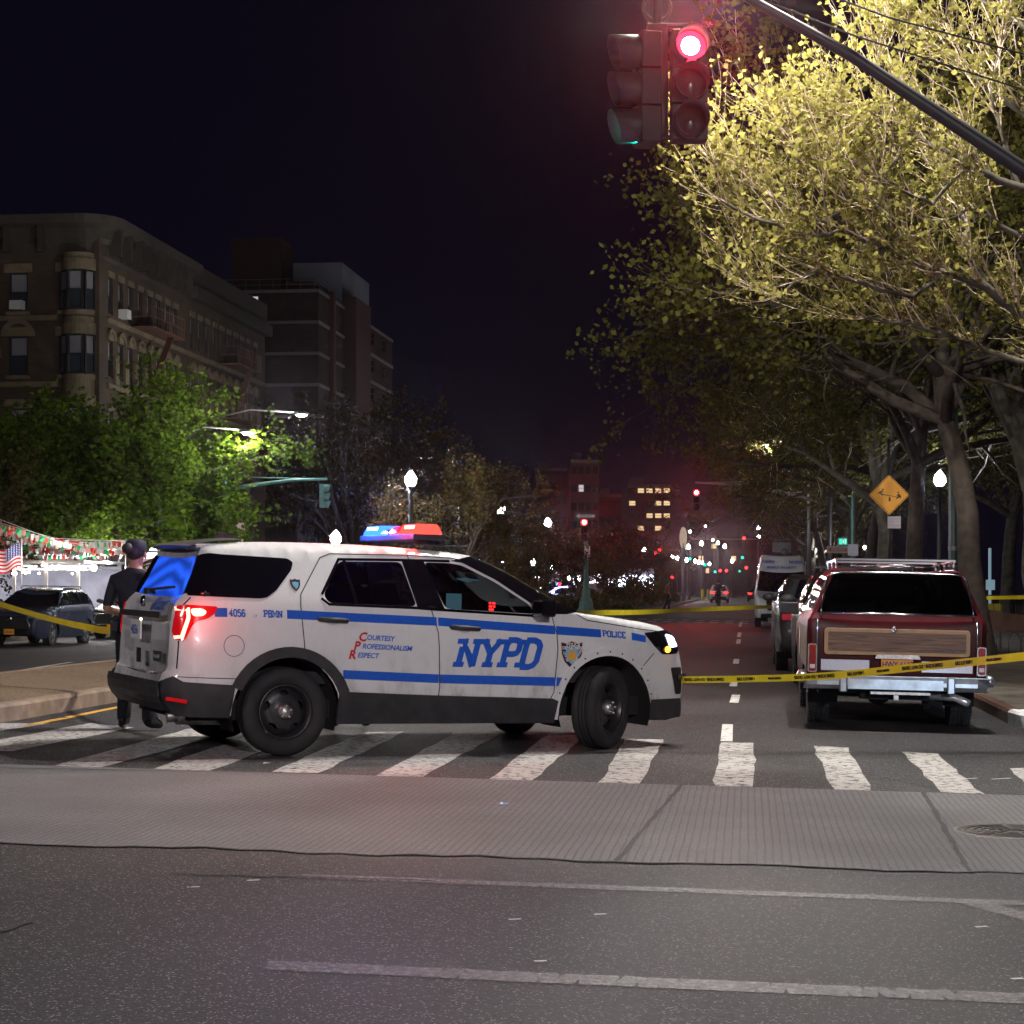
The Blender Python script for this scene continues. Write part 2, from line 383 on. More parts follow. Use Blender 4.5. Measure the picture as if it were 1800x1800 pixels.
# ---------------------------------------------------------------- vehicles
def carpaint(name, col, rough=0.28, dirt=0.25, coat=0.6, metal=0.0, spec=0.5, back=(0.02, 0.02, 0.02), dcol=(0.16, 0.13, 0.10)):
    if name in MATS: return MATS[name]
    m, t, b = newmat(name); N = t.nodes.new; L = t.links.new
    b.inputs['Specular IOR Level'].default_value = spec; b.inputs['Roughness'].default_value = rough; b.inputs['Coat Weight'].default_value = coat; b.inputs['Coat Roughness'].default_value = 0.06; b.inputs['Metallic'].default_value = metal
    tc = N('ShaderNodeTexCoord'); sep = N('ShaderNodeSeparateXYZ'); L(tc.outputs['Object'], sep.inputs[0])
    n1 = N('ShaderNodeTexNoise'); n1.inputs['Scale'].default_value = 3.2; n1.inputs['Detail'].default_value = 9; n1.inputs['Roughness'].default_value = 0.7
    mp = N('ShaderNodeMapping'); mp.inputs['Scale'].default_value = (1.6, 1.6, 0.7); L(tc.outputs['Object'], mp.inputs[0]); L(mp.outputs[0], n1.inputs['Vector'])
    mr = N('ShaderNodeMapRange'); mr.inputs[1].default_value = 1.25; mr.inputs[2].default_value = 0.30; mr.inputs[3].default_value = 0.0; mr.inputs[4].default_value = 1.0; L(sep.outputs[2], mr.inputs[0])
    pw = N('ShaderNodeMath'); pw.operation = 'POWER'; pw.inputs[1].default_value = 2.2; L(mr.outputs[0], pw.inputs[0])
    nr = N('ShaderNodeMapRange'); nr.inputs[1].default_value = 0.45; nr.inputs[2].default_value = 0.72; L(n1.outputs[0], nr.inputs[0])
    mu = N('ShaderNodeMath'); mu.operation = 'MULTIPLY'; L(pw.outputs[0], mu.inputs[0]); L(nr.outputs[0], mu.inputs[1])
    ad = N('ShaderNodeMath'); ad.operation = 'MULTIPLY_ADD'; ad.inputs[1].default_value = 1.3*dirt*2; ad.inputs[2].default_value = 0.02; ad.use_clamp = True; L(mu.outputs[0], ad.inputs[0])
    mx = N('ShaderNodeMix'); mx.data_type = 'RGBA'; mx.inputs[6].default_value = (*col, 1); mx.inputs[7].default_value = (*dcol, 1); L(ad.outputs[0], mx.inputs[0])
    geo = N('ShaderNodeNewGeometry'); m2 = N('ShaderNodeMix'); m2.data_type = 'RGBA'; m2.inputs[7].default_value = (*back, 1)
    L(geo.outputs['Backfacing'], m2.inputs[0]); L(mx.outputs[2], m2.inputs[6]); L(m2.outputs[2], b.inputs['Base Color'])
    rr = N('ShaderNodeMapRange'); rr.inputs[3].default_value = rough-0.08; rr.inputs[4].default_value = rough+0.2; L(n1.outputs[0], rr.inputs[0]); L(rr.outputs[0], b.inputs['Roughness'])
    return m
white = carpaint('white_paint', (0.76, 0.76, 0.765), rough=.22, coat=1.0, dirt=0.42)
blackpl = mat('black_plastic', (0.022, 0.022, 0.025), 0.62, noise=0.4, nscale=8, bump=0.15, bscale=400)
gloss = mat('gloss_black', (0.006, 0.006, 0.008), 0.06, coat=0.5)
dglass = mat('dark_glass', (0.004, 0.004, 0.006), 0.03, spec=0.8)
rubber = mat('rubber', (0.018, 0.018, 0.019), 0.8, noise=0.35, nscale=14, bump=0.3, bscale=120)
chrome = mat('chrome', (0.55, 0.56, 0.58), 0.16, metal=1.0, noise=0.1, nscale=30)
steel = mat('dull_steel', (0.42, 0.41, 0.40), 0.42, metal=0.9, noise=0.3, nscale=25)
under = mat('underbody_black', (0.008, 0.008, 0.008), 0.9)
seat = mat('seat_cloth', (0.02, 0.02, 0.024), 0.85)
blue = mat('decal_blue', (0.012, 0.10, 0.55), 0.35, noise=0.12, nscale=30)
redd = mat('decal_red', (0.55, 0.01, 0.02), 0.35)
navy = mat('decal_navy', (0.012, 0.016, 0.06), 0.4)
gold = mat('decal_gold', (0.75, 0.38, 0.05), 0.4)
ltblue = mat('decal_light_blue', (0.20, 0.45, 0.65), 0.4)
pwhite = mat('decal_white', (0.75, 0.75, 0.74), 0.4)
def tintglass(name, tint, refl=0.06):
    m = bpy.data.materials.new(name); m.use_nodes = True; MATS[name] = m; t = m.node_tree; t.nodes.clear(); N = t.nodes.new
    tr = N('ShaderNodeBsdfTransparent'); tr.inputs[0].default_value = (*tint, 1); gl = N('ShaderNodeBsdfGlossy'); gl.inputs[1].default_value = 0.02
    fr = N('ShaderNodeFresnel'); fr.inputs[0].default_value = 1.5; mx = N('ShaderNodeMixShader'); o = N('ShaderNodeOutputMaterial')
    t.links.new(fr.outputs[0], mx.inputs[0]); t.links.new(tr.outputs[0], mx.inputs[1]); t.links.new(gl.outputs[0], mx.inputs[2]); t.links.new(mx.outputs[0], o.inputs[0])
    return m
clear = tintglass('clear_glass', (0.55, 0.6, 0.6)); tinted = tintglass('tinted_glass', (0.16, 0.17, 0.19))

def smooth_sil(sil, n=3):
    out = []
    for i in range(len(sil)-1):
        p0 = sil[max(i-1, 0)]; p1 = sil[i]; p2 = sil[i+1]; p3 = sil[min(i+2, len(sil)-1)]
        if p1[5] if len(p1) > 5 else False: p0 = p1
        if p2[5] if len(p2) > 5 else False: p3 = p2
        for j in range(n):
            t = j/n; q = []
            for k in range(2):
                a, b, c, d = p0[k], p1[k], p2[k], p3[k]
                q.append(0.5*((2*b)+(-a+c)*t+(2*a-5*b+4*c-d)*t*t+(-a+3*b-3*c+d)*t**3))
            out.append((q[0], q[1], p1[2]*(1-t)+p2[2]*t, p1[3]*(1-t)+p2[3]*t, p1[4]))
    out.append(tuple(sil[-1][:5])); return out

class Shell:
    def __init__(s, sil, W, arches, cz, zb, holes=(), step=0.09, both=True, n=3):
        s.sil = smooth_sil(sil, n); s.W = W; s.line = [(p[0], p[1]) for p in s.sil]; s.R = np.array([p[2] for p in s.sil])
        o = list(s.line); x_r, z_r = o[-1]
        zs = zb                                     # bottom heights: rear of rear arch, sill, front of front arch
        def arch(cx, R, za, zc):
            a0 = pi-math.asin((za-cz)/R) if abs((za-cz)/R) < 1 else pi; a1 = math.asin((zc-cz)/R)
            k = 18; return [(cx+R*cos(a0+(a1-a0)*i/k), cz+R*sin(a0+(a1-a0)*i/k)) for i in range(k+1)]
        o += [(arches[0][0]-arches[0][1]-0.02, zs[0])] if x_r < arches[0][0]-arches[0][1]-0.06 else []
        o += arch(arches[0][0], arches[0][1], zs[0], zs[1]); o += arch(arches[1][0], arches[1][1], zs[1], zs[2])
        s.outline = o; s.holes = [list(h) for h in holes]; s.step = step
    def hw(s, P):
        P = np.asarray(P, float).reshape(-1, 2); d, i = segdist(P, s.line, False)
        r = np.maximum(s.R[np.minimum(i, len(s.R)-1)], 1e-3); k = 1-np.minimum(d/r, 1)
        return np.array([s.W(x, z) for x, z in P]) - r*(1-np.sqrt(np.maximum(0, 1-k*k)))
    def P(s, x, z, off=0.0, side=-1):
        e = 0.02; h = s.hw([(x, z), (x+e, z), (x, z+e)]); nx = -(h[1]-h[0])/e; nz = -(h[2]-h[0])/e; L = sqrt(1+nx*nx+nz*nz)
        return Vector((x+nx/L*off, side*(h[0]+off/L), z+nz/L*off))
    def PA(s, pts, off, side):
        pts = np.asarray(pts, float); e = 0.02; n = len(pts)
        h = s.hw(np.concatenate([pts, pts+[e, 0], pts+[0, e]])); h0 = h[:n]; nx = -(h[n:2*n]-h0)/e; nz = -(h[2*n:]-h0)/e; L = np.sqrt(1+nx**2+nz**2)
        return [(a, b, c) for a, b, c in zip(pts[:, 0]+nx/L*off, side*(h0+off/L), pts[:, 1]+nz/L*off)]
    def sides(s, mb, mi=0, dark=None):
        ex = []
        line = s.line
        for k in (0.08, 0.25, 0.5, 0.8, 1.15):
            for i in range(0, len(line)):
                a = Vector(line[max(i-1, 0)]); b = Vector(line[min(i+1, len(line)-1)]); d = (b-a)
                if d.length < 1e-6: continue
                d.normalize(); n = Vector((d.y, -d.x)); 
                q = Vector(line[i])-n*(-1)*s.R[i]*k if False else Vector(line[i])+n*s.R[i]*k*s.inward
                ex.append((q.x, q.y))
        ex = np.array(ex); d, i = segdist(ex, s.line, False); ex = ex[(d > 0.01)]
        V, Fs = skin2d(s.outline, s.holes, s.step, ex)
        dk = set()
        if dark: c = np.array([[sum(V[i][0] for i in f)/len(f), sum(V[i][1] for i in f)/len(f)] for f in Fs]); dk = set(np.nonzero(inpoly(c, dark))[0].tolist())
        for side in (-1, 1):
            n0 = len(mb.f); mb.add(s.PA(V, 0, side), [f if side < 0 else f[::-1] for f in Fs], mi, True)
            for k in dk: mb.mi[n0+k] = 1
    inward = 1
    def wrap(s, mbs, cols=12, inset={}):
        hw = s.hw(s.line); n = len(s.line); rows = []
        for i in range(n):
            a = Vector(s.line[max(i-1, 0)]); b = Vector(s.line[min(i+1, n-1)]); d = (b-a).normalized(); nn = Vector((-d.y, d.x))*(-s.inward)
            bl = s.sil[i][3]; row = []
            for j in range(cols+1):
                t = -1+2*j/cols; t = math.copysign(abs(t)**0.75, t); q = Vector(s.line[i])+nn*bl*(1-abs(t)**2.3)
                row.append((q.x, t*hw[i], q.y))
            rows.append(row)
        for i in range(n-1):
            tg = s.sil[i][4]; 
            for j in range(cols):
                t = abs(-1+2*(j+0.5)/cols); g = tg
                if tg in inset and t > inset[tg][0]: g = inset[tg][1]
                mbs[g].add([rows[i][j], rows[i][j+1], rows[i+1][j+1], rows[i+1][j]], [(0, 1, 2, 3)], 0, True)
        s.rows = rows
    def patch(s, mb, poly, off=0.004, mi=0, sides=(-1,), step=0.12, thick=0.0, round_=0.0):
        if round_: poly = rounded(poly, round_)
        V, Fs = skin2d(poly, [], step)
        n = len(densify(poly, step))
        for sd in sides:
            P3 = s.PA(V, off, sd); mb.add(P3, [f if sd < 0 else f[::-1] for f in Fs], mi, True)
            if thick:
                P0 = s.PA(V[:n], off-thick, sd); mb.add(P3[:n]+P0, [(i, n+i, n+(i+1) % n, (i+1) % n) for i in range(n)], mi, False)
    def strip(s, mb, line, w, off=0.003, mi=0, sides=(-1,)):
        L = densify(line, 0.06, False)
        for q in stroke(L, w) if len(L) > 1 else []:
            for sd in sides: mb.add(s.PA([tuple(p) for p in q], off, sd), [(0, 1, 2, 3)], mi, True)

def weld(o, d=0.0008):
    bm = bmesh.new(); bm.from_mesh(o.data); bmesh.ops.remove_doubles(bm, verts=bm.verts, dist=d); bm.to_mesh(o.data); bm.free()
def tyre_mb(r, w, rim_r, blocks=True):
    mb = MB(); h = w/2
    mb.lathe([(rim_r, -h*0.72), (rim_r+0.012, -h*0.86), (rim_r+(r-rim_r)*0.45, -h), (r-0.03, -h*0.93), (r-0.010, -h*0.80), (r, -h*0.62), (r, -h*0.30), (r-0.009, -h*0.29), (r-0.009, -h*0.23), (r, -h*0.22), (r, -0.02*h), (r-0.009, 0), (r, 0.04*h), (r, h*0.24), (r-0.009, h*0.25), (r-0.009, h*0.31), (r, h*0.32), (r, h*0.62), (r-0.010, h*0.80), (r-0.03, h*0.93), (r-(r-rim_r)*0.55, h), (rim_r+0.012, h*0.86), (rim_r, h*0.72)], 40, 0, 'Y')
    # tread blocks stand out of the shoulder
    k = 46 if blocks else 0
    for i in range(k):
        a = 2*pi*i/k
        for sy, ph in ((-0.78, 0), (0.78, 0.5), (-0.42, 0.5), (0.42, 0)):
            aa = a+ph*2*pi/k; da = 2*pi/k*0.33; y0 = h*(sy-0.14); y1 = h*(sy+0.14); R = r+0.006; R0 = r-0.02
            vs = [(rr*cos(x), y, rr*sin(x)) for rr in (R0, R) for x in (aa-da, aa+da) for y in (y0, y1)]
            mb.add(vs, [(4, 5, 7, 6), (0, 1, 5, 4), (2, 3, 7, 6), (0, 2, 6, 4), (1, 3, 7, 5)], 0)
    return mb
def rim_mb(r, w, style, holes=5):
    """outer face looks towards -y"""
    mb = MB(); h = w/2
    mb.lathe([(r, -h*0.75), (r-0.006, -h*0.85), (r-0.02, -h*0.78), (r-0.035, -h*0.2), (r-0.04, h*0.7)], 40, 0, 'Y')
    zf = -h*0.42
    if style == 'steel':
        outer = [(r*0.90*cos(2*pi*i/48), r*0.90*sin(2*pi*i/48)) for i in range(48)]
        hs = []
        for k in range(holes):
            a = 2*pi*(k+0.25)/holes; cx, cz = 0.66*r*cos(a), 0.66*r*sin(a)
            hs.append([(cx-sin(a)*0.17*r*cos(u)+cos(a)*0.095*r*sin(u), cz+cos(a)*0.17*r*cos(u)+sin(a)*0.095*r*sin(u)) for u in [2*pi*j/14 for j in range(14)]])
        V, Fs = skin2d(outer, hs, 0.035)
        def f(x, z):
            q = math.hypot(x, z)/r
            return zf + (0.035*(q-0.5)**2*8 if q > 0.5 else 0) - (0.035*(1-q/0.34) if q < 0.34 else 0)
        mb.add([(x, f(x, z), z) for x, z in V], Fs, 0, True)
    else:
        for k in range(holes):
            a = 2*pi*k/holes+0.3
            for d in (-0.16, 0.16):
                p = (r*0.15*cos(a), zf-0.01, r*0.15*sin(a)); q = (r*0.92*cos(a+d), zf-0.03, r*0.92*sin(a+d))
                mb.bar(p, q, 0.03, 0.03, 0)
        mb.lathe([(0.001, zf-0.035), (r*0.2, zf-0.03), (r*0.24, zf)], 20, 0, 'Y')
    mb.lathe([(r*0.88, h*0.3), (0.001, h*0.3)], 32, 1, 'Y')
    return mb
WHEELS = {}
def wheel(parent, x, y, r, w, steer=0, style='steel', rimr=None, rimmat=None, hub=True, tyremat=None, holes=5, trk=True):
    rimr = rimr or r*0.64; key = (r, w, style, rimr, rimmat.name if rimmat else '', y > 0)
    M = Matrix.Translation((x, y, r)) @ Matrix.Rotation(steer, 4, 'Z') @ (Matrix.Rotation(pi, 4, 'Z') if y > 0 else Matrix.Identity(4)) @ Matrix.Rotation(0.5*x, 4, 'Y')
    if (key in WHEELS):
        a, b, c = WHEELS[key]
        o = bpy.data.objects.new('wheel', a); COL.objects.link(o); o.parent = parent; o.matrix_basis = M
        t = bpy.data.objects.new('tyre', b); COL.objects.link(t); t.parent = o
        if c: u = bpy.data.objects.new('hub_cap', c); COL.objects.link(u); u.parent = o
        return o
    o = rim_mb(rimr, w, style, holes).build('wheel', [rimmat or blackpl, under], parent, M=M)
    t = tyre_mb(r, w, rimr, trk).build('tyre', tyremat or rubber, o)
    c = None
    if hub:
        mb = MB(); zf = -w*0.21
        mb.lathe([(0.001, zf-0.075), (rimr*0.16, zf-0.07), (rimr*0.27, zf-0.05), (rimr*0.30, zf-0.01), (rimr*0.31, zf+0.02)], 24, 0, 'Y')
        for k in range(5):
            a = 2*pi*k/5+0.3; mb.lathe([(0.001, zf-0.078), (0.011, zf-0.076), (0.012, zf-0.04)], 8, 0, 'Y', c=(rimr*0.21*cos(a), 0, rimr*0.21*sin(a)))
        c = mb.build('hub_cap', steel, o)
    WHEELS[key] = (o.data, t.data, c.data if c else None)
    return o
def wells(root, arches, r, yo, yi, cz):
    mb = MB()
    for cx, R in arches:
        for s in (-1, 1):
            prof = [(R*0.98, s*yo), (R*0.98, s*yi), (0.01, s*yi)]
            mb.lathe(prof, 24, 0, 'Y', c=(cx, 0, cz), a0=-0.35, a1=pi+0.35)
    return mb
SPHI = {}

# ================================================================ police SUV
def police_suv():
    NRx, NRy = G(502, 1330); NFx, NFy = G(1066, 1317)
    yaw = atan2(NFy-NRy, NFx-NRx); 
    vx, vy = -sin(yaw), cos(yaw)
    M = tilt(NRx+vx*0.97, NRy+vy*0.97, yaw)
    root = thing('police_suv', 'white police SUV with big blue letters and flashing roof lights, parked across the crosswalk', 'police car', M)
    WB = 2.92
    def W(x, z):
        if z < 1.2: w_ = 0.985-0.05*max(0, z-0.9)/0.3-0.06*max(0, (0.5-z)/0.25)
        else: w_ = 0.935-(z-1.2)*0.50
        if x < -0.5: w_ -= 0.13*((-0.5-x)/0.55)**2
        if x > 2.75: w_ -= 0.27*((x-2.75)/1.08)**2
        return w_
    sil = [(3.50, 0.235, .04, .10, 'front_bumper'), (3.66, 0.26, .05, .16, 'front_bumper'), (3.70, 0.36, .07, .18, 'front_bumper'), (3.72, 0.44, .09, .18, 'body'), (3.725, 0.60, .10, .16, 'grille'), (3.70, 0.80, .12, .16, 'grille'),
           (3.64, 0.95, .12, .16, 'body'), (3.56, 1.035, .10, .13, 'hood'), (3.42, 1.085, .07, .09, 'hood'), (3.19, 1.12, .06, .05, 'hood'), (2.93, 1.15, .06, .04, 'hood'), (2.66, 1.18, .05, .04, 'hood'),
           (2.52, 1.225, .05, .08, 'windshield', 1), (2.36, 1.335, .05, .11, 'windshield'), (2.10, 1.485, .05, .12, 'windshield'), (1.88, 1.60, .06, .09, 'roof', 1), (1.72, 1.655, .07, .05, 'roof'), (1.40, 1.685, .08, .04, 'roof'), (1.05, 1.705, .08, .035, 'roof'),
           (0.60, 1.72, .08, .035, 'roof'), (0.05, 1.722, .08, .035, 'roof'), (-0.38, 1.708, .08, .035, 'roof'), (-0.60, 1.672, .08, .04, 'roof'), (-0.655, 1.60, .10, .05, 'rear_window', 1), (-0.735, 1.42, .11, .06, 'rear_window'), (-0.80, 1.285, .11, .05, 'tailgate', 1),
           (-0.875, 1.20, .12, .05, 'tailgate'), (-0.905, 1.05, .13, .04, 'tailgate'), (-0.92, 0.80, .14, .04, 'tailgate'), (-0.925, 0.70, .15, .05, 'tailgate'), (-0.955, 0.665, .16, .06, 'rear_bumper', 1), (-0.985, 0.55, .17, .06, 'rear_bumper'), (-0.965, 0.44, .16, .06, 'rear_bumper'), (-0.90, 0.36, .12, .05, 'rear_bumper')]
    fx = lambda x: x+(x-3.3)*.36 if x > 3.3 else x
    FX = lambda l: [(fx(p_[0]),)+tuple(p_[1:]) for p_ in l]
    sil = FX(sil)
    rwin = rounded([(0.50, 1.575), (0.325, 1.30), (0.36, 1.235), (1.13, 1.215), (1.055, 1.582)], 0.05)
    fwin = rounded([(1.26, 1.585), (1.385, 1.20), (2.20, 1.165), (2.18, 1.24), (1.88, 1.435), (1.60, 1.57), (1.50, 1.582)], 0.05)
    ar = [(0.0, 0.455), (WB, 0.465)]
    S = Shell(sil, W, ar, 0.35, (0.33, 0.26, 0.24), [rwin, fwin], 0.08); S.inward = -1
    # which way is inward is found from the shape itself
    a, b = Vector(S.line[60]), Vector(S.line[61]); d = (b-a).normalized(); q = a+Vector((d.y, -d.x))*0.1
    S.inward = 1 if inpoly(np.array([tuple(q)]), S.outline)[0] else -1
    mbs = {k: MB() for k in ('body', 'front_bumper', 'hood', 'windshield', 'roof', 'rear_window', 'tailgate', 'rear_bumper', 'grille', 'pillar')}
    S.sides(mbs['body'], 0, [(-0.70, 1.60), (-0.60, 1.585), (-0.46, 1.58), (-0.40, 1.30), (-0.84, 1.30), (-0.80, 1.40)]); S.wrap(mbs, 16, {'windshield': (0.88, 'pillar'), 'rear_window': (0.84, 'pillar'), 'grille': (0.75, 'body')})
    lg = mat('painted_glow_rear_glass', (0.01, 0.02, 0.08), 0.08, emit=(0.02, 0.12, 1.0), es=0.7); tt = lg.node_tree  # blue beacon reflection painted into the rear glass as a ringed glow
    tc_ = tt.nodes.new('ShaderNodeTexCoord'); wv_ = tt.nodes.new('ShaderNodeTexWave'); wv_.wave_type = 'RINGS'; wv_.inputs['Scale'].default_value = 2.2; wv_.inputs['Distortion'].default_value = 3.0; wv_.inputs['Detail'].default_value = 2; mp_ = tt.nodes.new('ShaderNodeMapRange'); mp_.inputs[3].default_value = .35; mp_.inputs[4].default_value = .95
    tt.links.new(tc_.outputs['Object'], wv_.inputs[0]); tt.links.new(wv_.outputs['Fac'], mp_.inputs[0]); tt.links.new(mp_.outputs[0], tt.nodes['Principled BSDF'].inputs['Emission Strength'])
    mats = dict(body=white, front_bumper=blackpl, hood=white, windshield=clear, roof=white, rear_window=mat('painted_glow_rear_glass', (0.01, 0.02, 0.08), 0.08, emit=(0.02, 0.12, 1.0), es=0.7), pillar=gloss, tailgate=white, rear_bumper=white, grille=blackpl)
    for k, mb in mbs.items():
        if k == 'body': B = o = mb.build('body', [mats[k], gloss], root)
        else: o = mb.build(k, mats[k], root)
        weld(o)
    Bo = B
    # rear bumper lower half is bare black plastic
    mb = MB()
    lo = [(-0.98, .60), (-0.90, .635), (-0.84, .60), (-.44, .575), (-.47, .32), (-0.88, .33), (-0.955, .42)]
    S.patch(mb, lo, 0.022, 0, (-1, 1), 0.04, 0.03)
    rows = []
    for z, x in ((.60, -0.995), (.55, -1.005), (.48, -0.995), (.42, -0.965), (.36, -0.905), (.345, -0.85)):
        h = S.hw([(x+0.05, z)])[0]*0.99; row = []
        for j in range(15):
            t = -1+2*j/14; t = math.copysign(abs(t)**0.75, t); row.append((x-0.065*(1-abs(t)**2.3)-0.012, t*h, z+0.012*(1-t*t)))
        rows.append(row)
    for i in range(len(rows)-1):
        for j in range(14): mb.add([rows[i][j], rows[i][j+1], rows[i+1][j+1], rows[i+1][j]], [(0, 1, 2, 3)], 0, True)
    mb.build('bumper_cladding', blackpl, root)
    mb = MB()   # sill cladding and arch trims
    S.patch(mb, [(0.44, 0.50), (0.44, 0.255), (2.42, 0.235), (2.44, 0.425), (2.385, 0.445), (1.3, 0.48), (0.52, 0.515)], 0.014, 0, (-1, 1), 0.1, 0.03)
    def ring(cx, cz, r0, r1, a0, a1, k=22): return [(cx+r1*cos(a0+(a1-a0)*i/k), cz+r1*sin(a0+(a1-a0)*i/k)) for i in range(k+1)]+[(cx+r0*cos(a1+(a0-a1)*i/k), cz+r0*sin(a1+(a0-a1)*i/k)) for i in range(k+1)]
    S.patch(mb, ring(0.02, 0.35, 0.445, 0.53, -0.17, pi-0.42), 0.022, 0, (-1, 1), 0.07, 0.04)
    mb.build('cladding', blackpl, root)
    mb = MB(); S.patch(mb, ring(WB, 0.35, 0.462, 0.53, -0.02+0.1, pi+0.12), 0.006, 0, (-1, 1), 0.07, 0.012); mb.build('wheel_arch', white, root)
    mb = MB()
    for i in range(11):
        a = 0.25+i*0.26; p = S.P(WB+0.497*cos(a), 0.35+0.497*sin(a), 0.010); mb.sphere(p, 0.008, 0, 6)
    mb.build('rivets', blackpl, Bo)
    mb = wells(root, ar, 0.36, 0.93, 0.55, 0.35); mb.box((1.3, 0, 0.36), (4.1, 1.5, 0.16)); mb.box((1.46, 0, 0.5), (1.9, 1.72, 0.3)); mb.tube([(-0.85, -0.55, 0.30), (-0.5, -0.6, 0.30), (-0.3, -0.5, 0.36)], 0.035, 8)
    mb.box((-0.1, 0, 0.33), (0.12, 1.5, 0.08)); mb.box((2.9, 0, 0.33), (0.12, 1.4, 0.08))
    mb.build('underbody', under, root)
    mb = MB(); mb.tube([(-0.88, -0.62, 0.30), (-0.72, -0.62, 0.31), (-0.55, -0.6, 0.31)], 0.042, 12); mb.tube([(-0.80, -0.62, 0.31), (-0.35, -0.6, 0.30)], 0.07, 12); mb.build('exhaust_pipe', steel, root)
    # wheels
    for x, y, st_ in ((0, -0.85, 0), (0, 0.85, 0), (WB, -0.85, 0.58), (WB, 0.85, 0.58)): wheel(root, x, y, 0.358, 0.245, st_, 'steel', 0.225, mat('black_steel_wheel', (0.02, 0.02, 0.022), 0.35, noise=0.3, nscale=20), True, trk=False)
    # panes
    for poly, nm, m in ((rwin, 'rear_door_window', tinted), (fwin, 'front_door_window', clear)):
        mb = MB(); S.patch(mb, poly, -0.008, 0, (-1, 1), 0.12); mb.build('window', m, root)
    mb = MB()   # black glass of the rear quarter running round to the tailgate
    S.patch(mb, rounded([(-0.645, 1.60), (-0.60, 1.612), (-0.50, 1.605), (0.055, 1.585), (0.10, 1.555), (0.075, 1.49), (-0.075, 1.325), (-0.16, 1.268), (-0.22, 1.258), (-0.79, 1.272), (-0.73, 1.42), (-0.66, 1.58)], 0.02), 0.009, 0, (-1, 1), 0.045)
    mb.build('quarter_window', dglass, root)
    mb = MB()   # black door frames, pillars, beading
    S.patch(mb, [(1.06, 1.60), (1.135, 1.205), (1.38, 1.195), (1.26, 1.60)], 0.003, 0, (-1, 1), 0.1)
    S.patch(mb, [(1.50, 1.597), (1.61, 1.585), (1.89, 1.45), (2.19, 1.25), (2.21, 1.17), (2.52, 1.165), (2.66, 1.185), (2.52, 1.24), (2.36, 1.34), (2.10, 1.49), (1.88, 1.605), (1.72, 1.64)], 0.010, 0, (-1, 1), 0.045)
    for L in ([(0.30, 1.27), (0.36, 1.222), (1.13, 1.202), (1.385, 1.187), (2.2, 1.15)], [(0.31, 1.30), (0.5, 1.59), (1.05, 1.597), (1.5, 1.597)]): S.strip(mb, L, 0.022, 0.004, 0, (-1, 1))
    S.strip(mb, [(0.545, 1.58), (0.60, 1.23)], 0.03, 0.004, 0, (-1, 1))
    mb.build('window_frame', gloss, root)
    mb = MB()   # shut lines
    for L in ([(2.375, 1.15), (2.415, 1.0), (2.42, .85), (2.39, .5), (2.36, .43)], [(1.12, 1.64), (1.255, 1.195), (1.31, 1.0), (1.325, .55), (1.29, .26)], [(0.43, 1.635), (0.34, 1.60), (0.13, 1.30), (0.115, 1.2), (0.14, 0.83)], [(0.43, 1.635), (1.12, 1.64), (1.5, 1.625), (1.7, 1.60)],
              [(-0.77, 1.26), (-0.84, 1.19)], [(-0.87, 0.92), (-0.88, 0.70)], [(2.62, 1.165), (2.72, 1.115), (2.95, 1.085), (3.25, 1.045), (3.5, 1.02)], [(3.43, 0.83), (3.34, 0.755), (3.30, 0.72)]): S.strip(mb, L, 0.008, 0.002, 0, (-1, 1))
    S.strip(mb, [(-0.93, .64), (-0.42, .625)], 0.006, 0.002, 0, (-1, 1))
    mb.build('panel_gap', under, Bo)
    k = [(-0.45+0.083*cos(a), 0.885+0.083*sin(a)) for a in [2*pi*i/24 for i in range(25)]]; mb = MB(); S.strip(mb, k, 0.005, 0.002); mb.build('fuel_flap', mat('gap_grey', (0.12, 0.12, 0.12), 0.6), Bo)
    # stripes
    def band(x0, x1, zt0, zb0, zt1, zb1, skew=0.0):
        n = max(2, int((x1-x0)/0.1)); mb = MB()
        for i in range(n):
            a = i/n; b = (i+1)/n; pts = [(x0+(x1-x0)*a+skew*(1), zt0+(zt1-zt0)*a), (x0+(x1-x0)*a, zb0+(zb1-zb0)*a), (x0+(x1-x0)*b, zb0+(zb1-zb0)*b), (x0+(x1-x0)*b+skew, zt0+(zt1-zt0)*b)]
            mb.add(S.PA(pts, 0.004, -1), [(0, 1, 2, 3)], 0, True)
        mb.build('stripe', blue, Bo)
    band(-0.004, 1.30, 1.173, 1.103, 1.128, 1.058); band(1.312, 2.40, 1.127, 1.057, 1.065, 0.993); band(2.412, 2.845, 1.064, 0.992, 1.038, 0.970); band(3.17, 3.33, 1.012, 0.948, 0.985, 0.926)
    band(-0.60, -0.50, 1.182, 1.112, 1.182, 1.112)
    band(0.47, 1.315, 0.693, 0.622, 0.655, 0.583); band(1.327, 2.40, 0.654, 0.582, 0.627, 0.552); band(2.412, 2.475, 0.627, 0.552, 0.622, 0.548)
    fn = lambda x, z, o: S.P(x, z, o)
    mb = MB(); slab_text(mb, 'NYPD', 1.445, 0.690, 0.290, fn, shear=0.28, wid=0.84, bold=0.225, gap=0.03, slope=-0.010)
    mb.build('lettering', blue, Bo); mb = MB()
    slab_text(mb, 'POLICE', 2.862, 0.974, 0.062, fn, wid=0.93, bold=0.22, gap=0.02, slope=-0.07)
    mb.build('lettering', blue, Bo); mb = MB()
    slab_text(mb, '4056', -0.485, 1.112, 0.066, fn, wid=0.70, bold=0.22, gap=0.04, slope=-0.02)
    put_text(mb, '17', 0.035, lambda a, b: S.P(-0.29+a, 1.108+b, 0.005), 0)
    mb.build('lettering', blue, Bo); mb = MB()
    slab_text(mb, 'PBMN', -0.20, 1.108, 0.066, fn, wid=0.72, bold=0.22, gap=0.03, slope=-0.03)
    mb.build('lettering', blue, Bo); mb = MB()
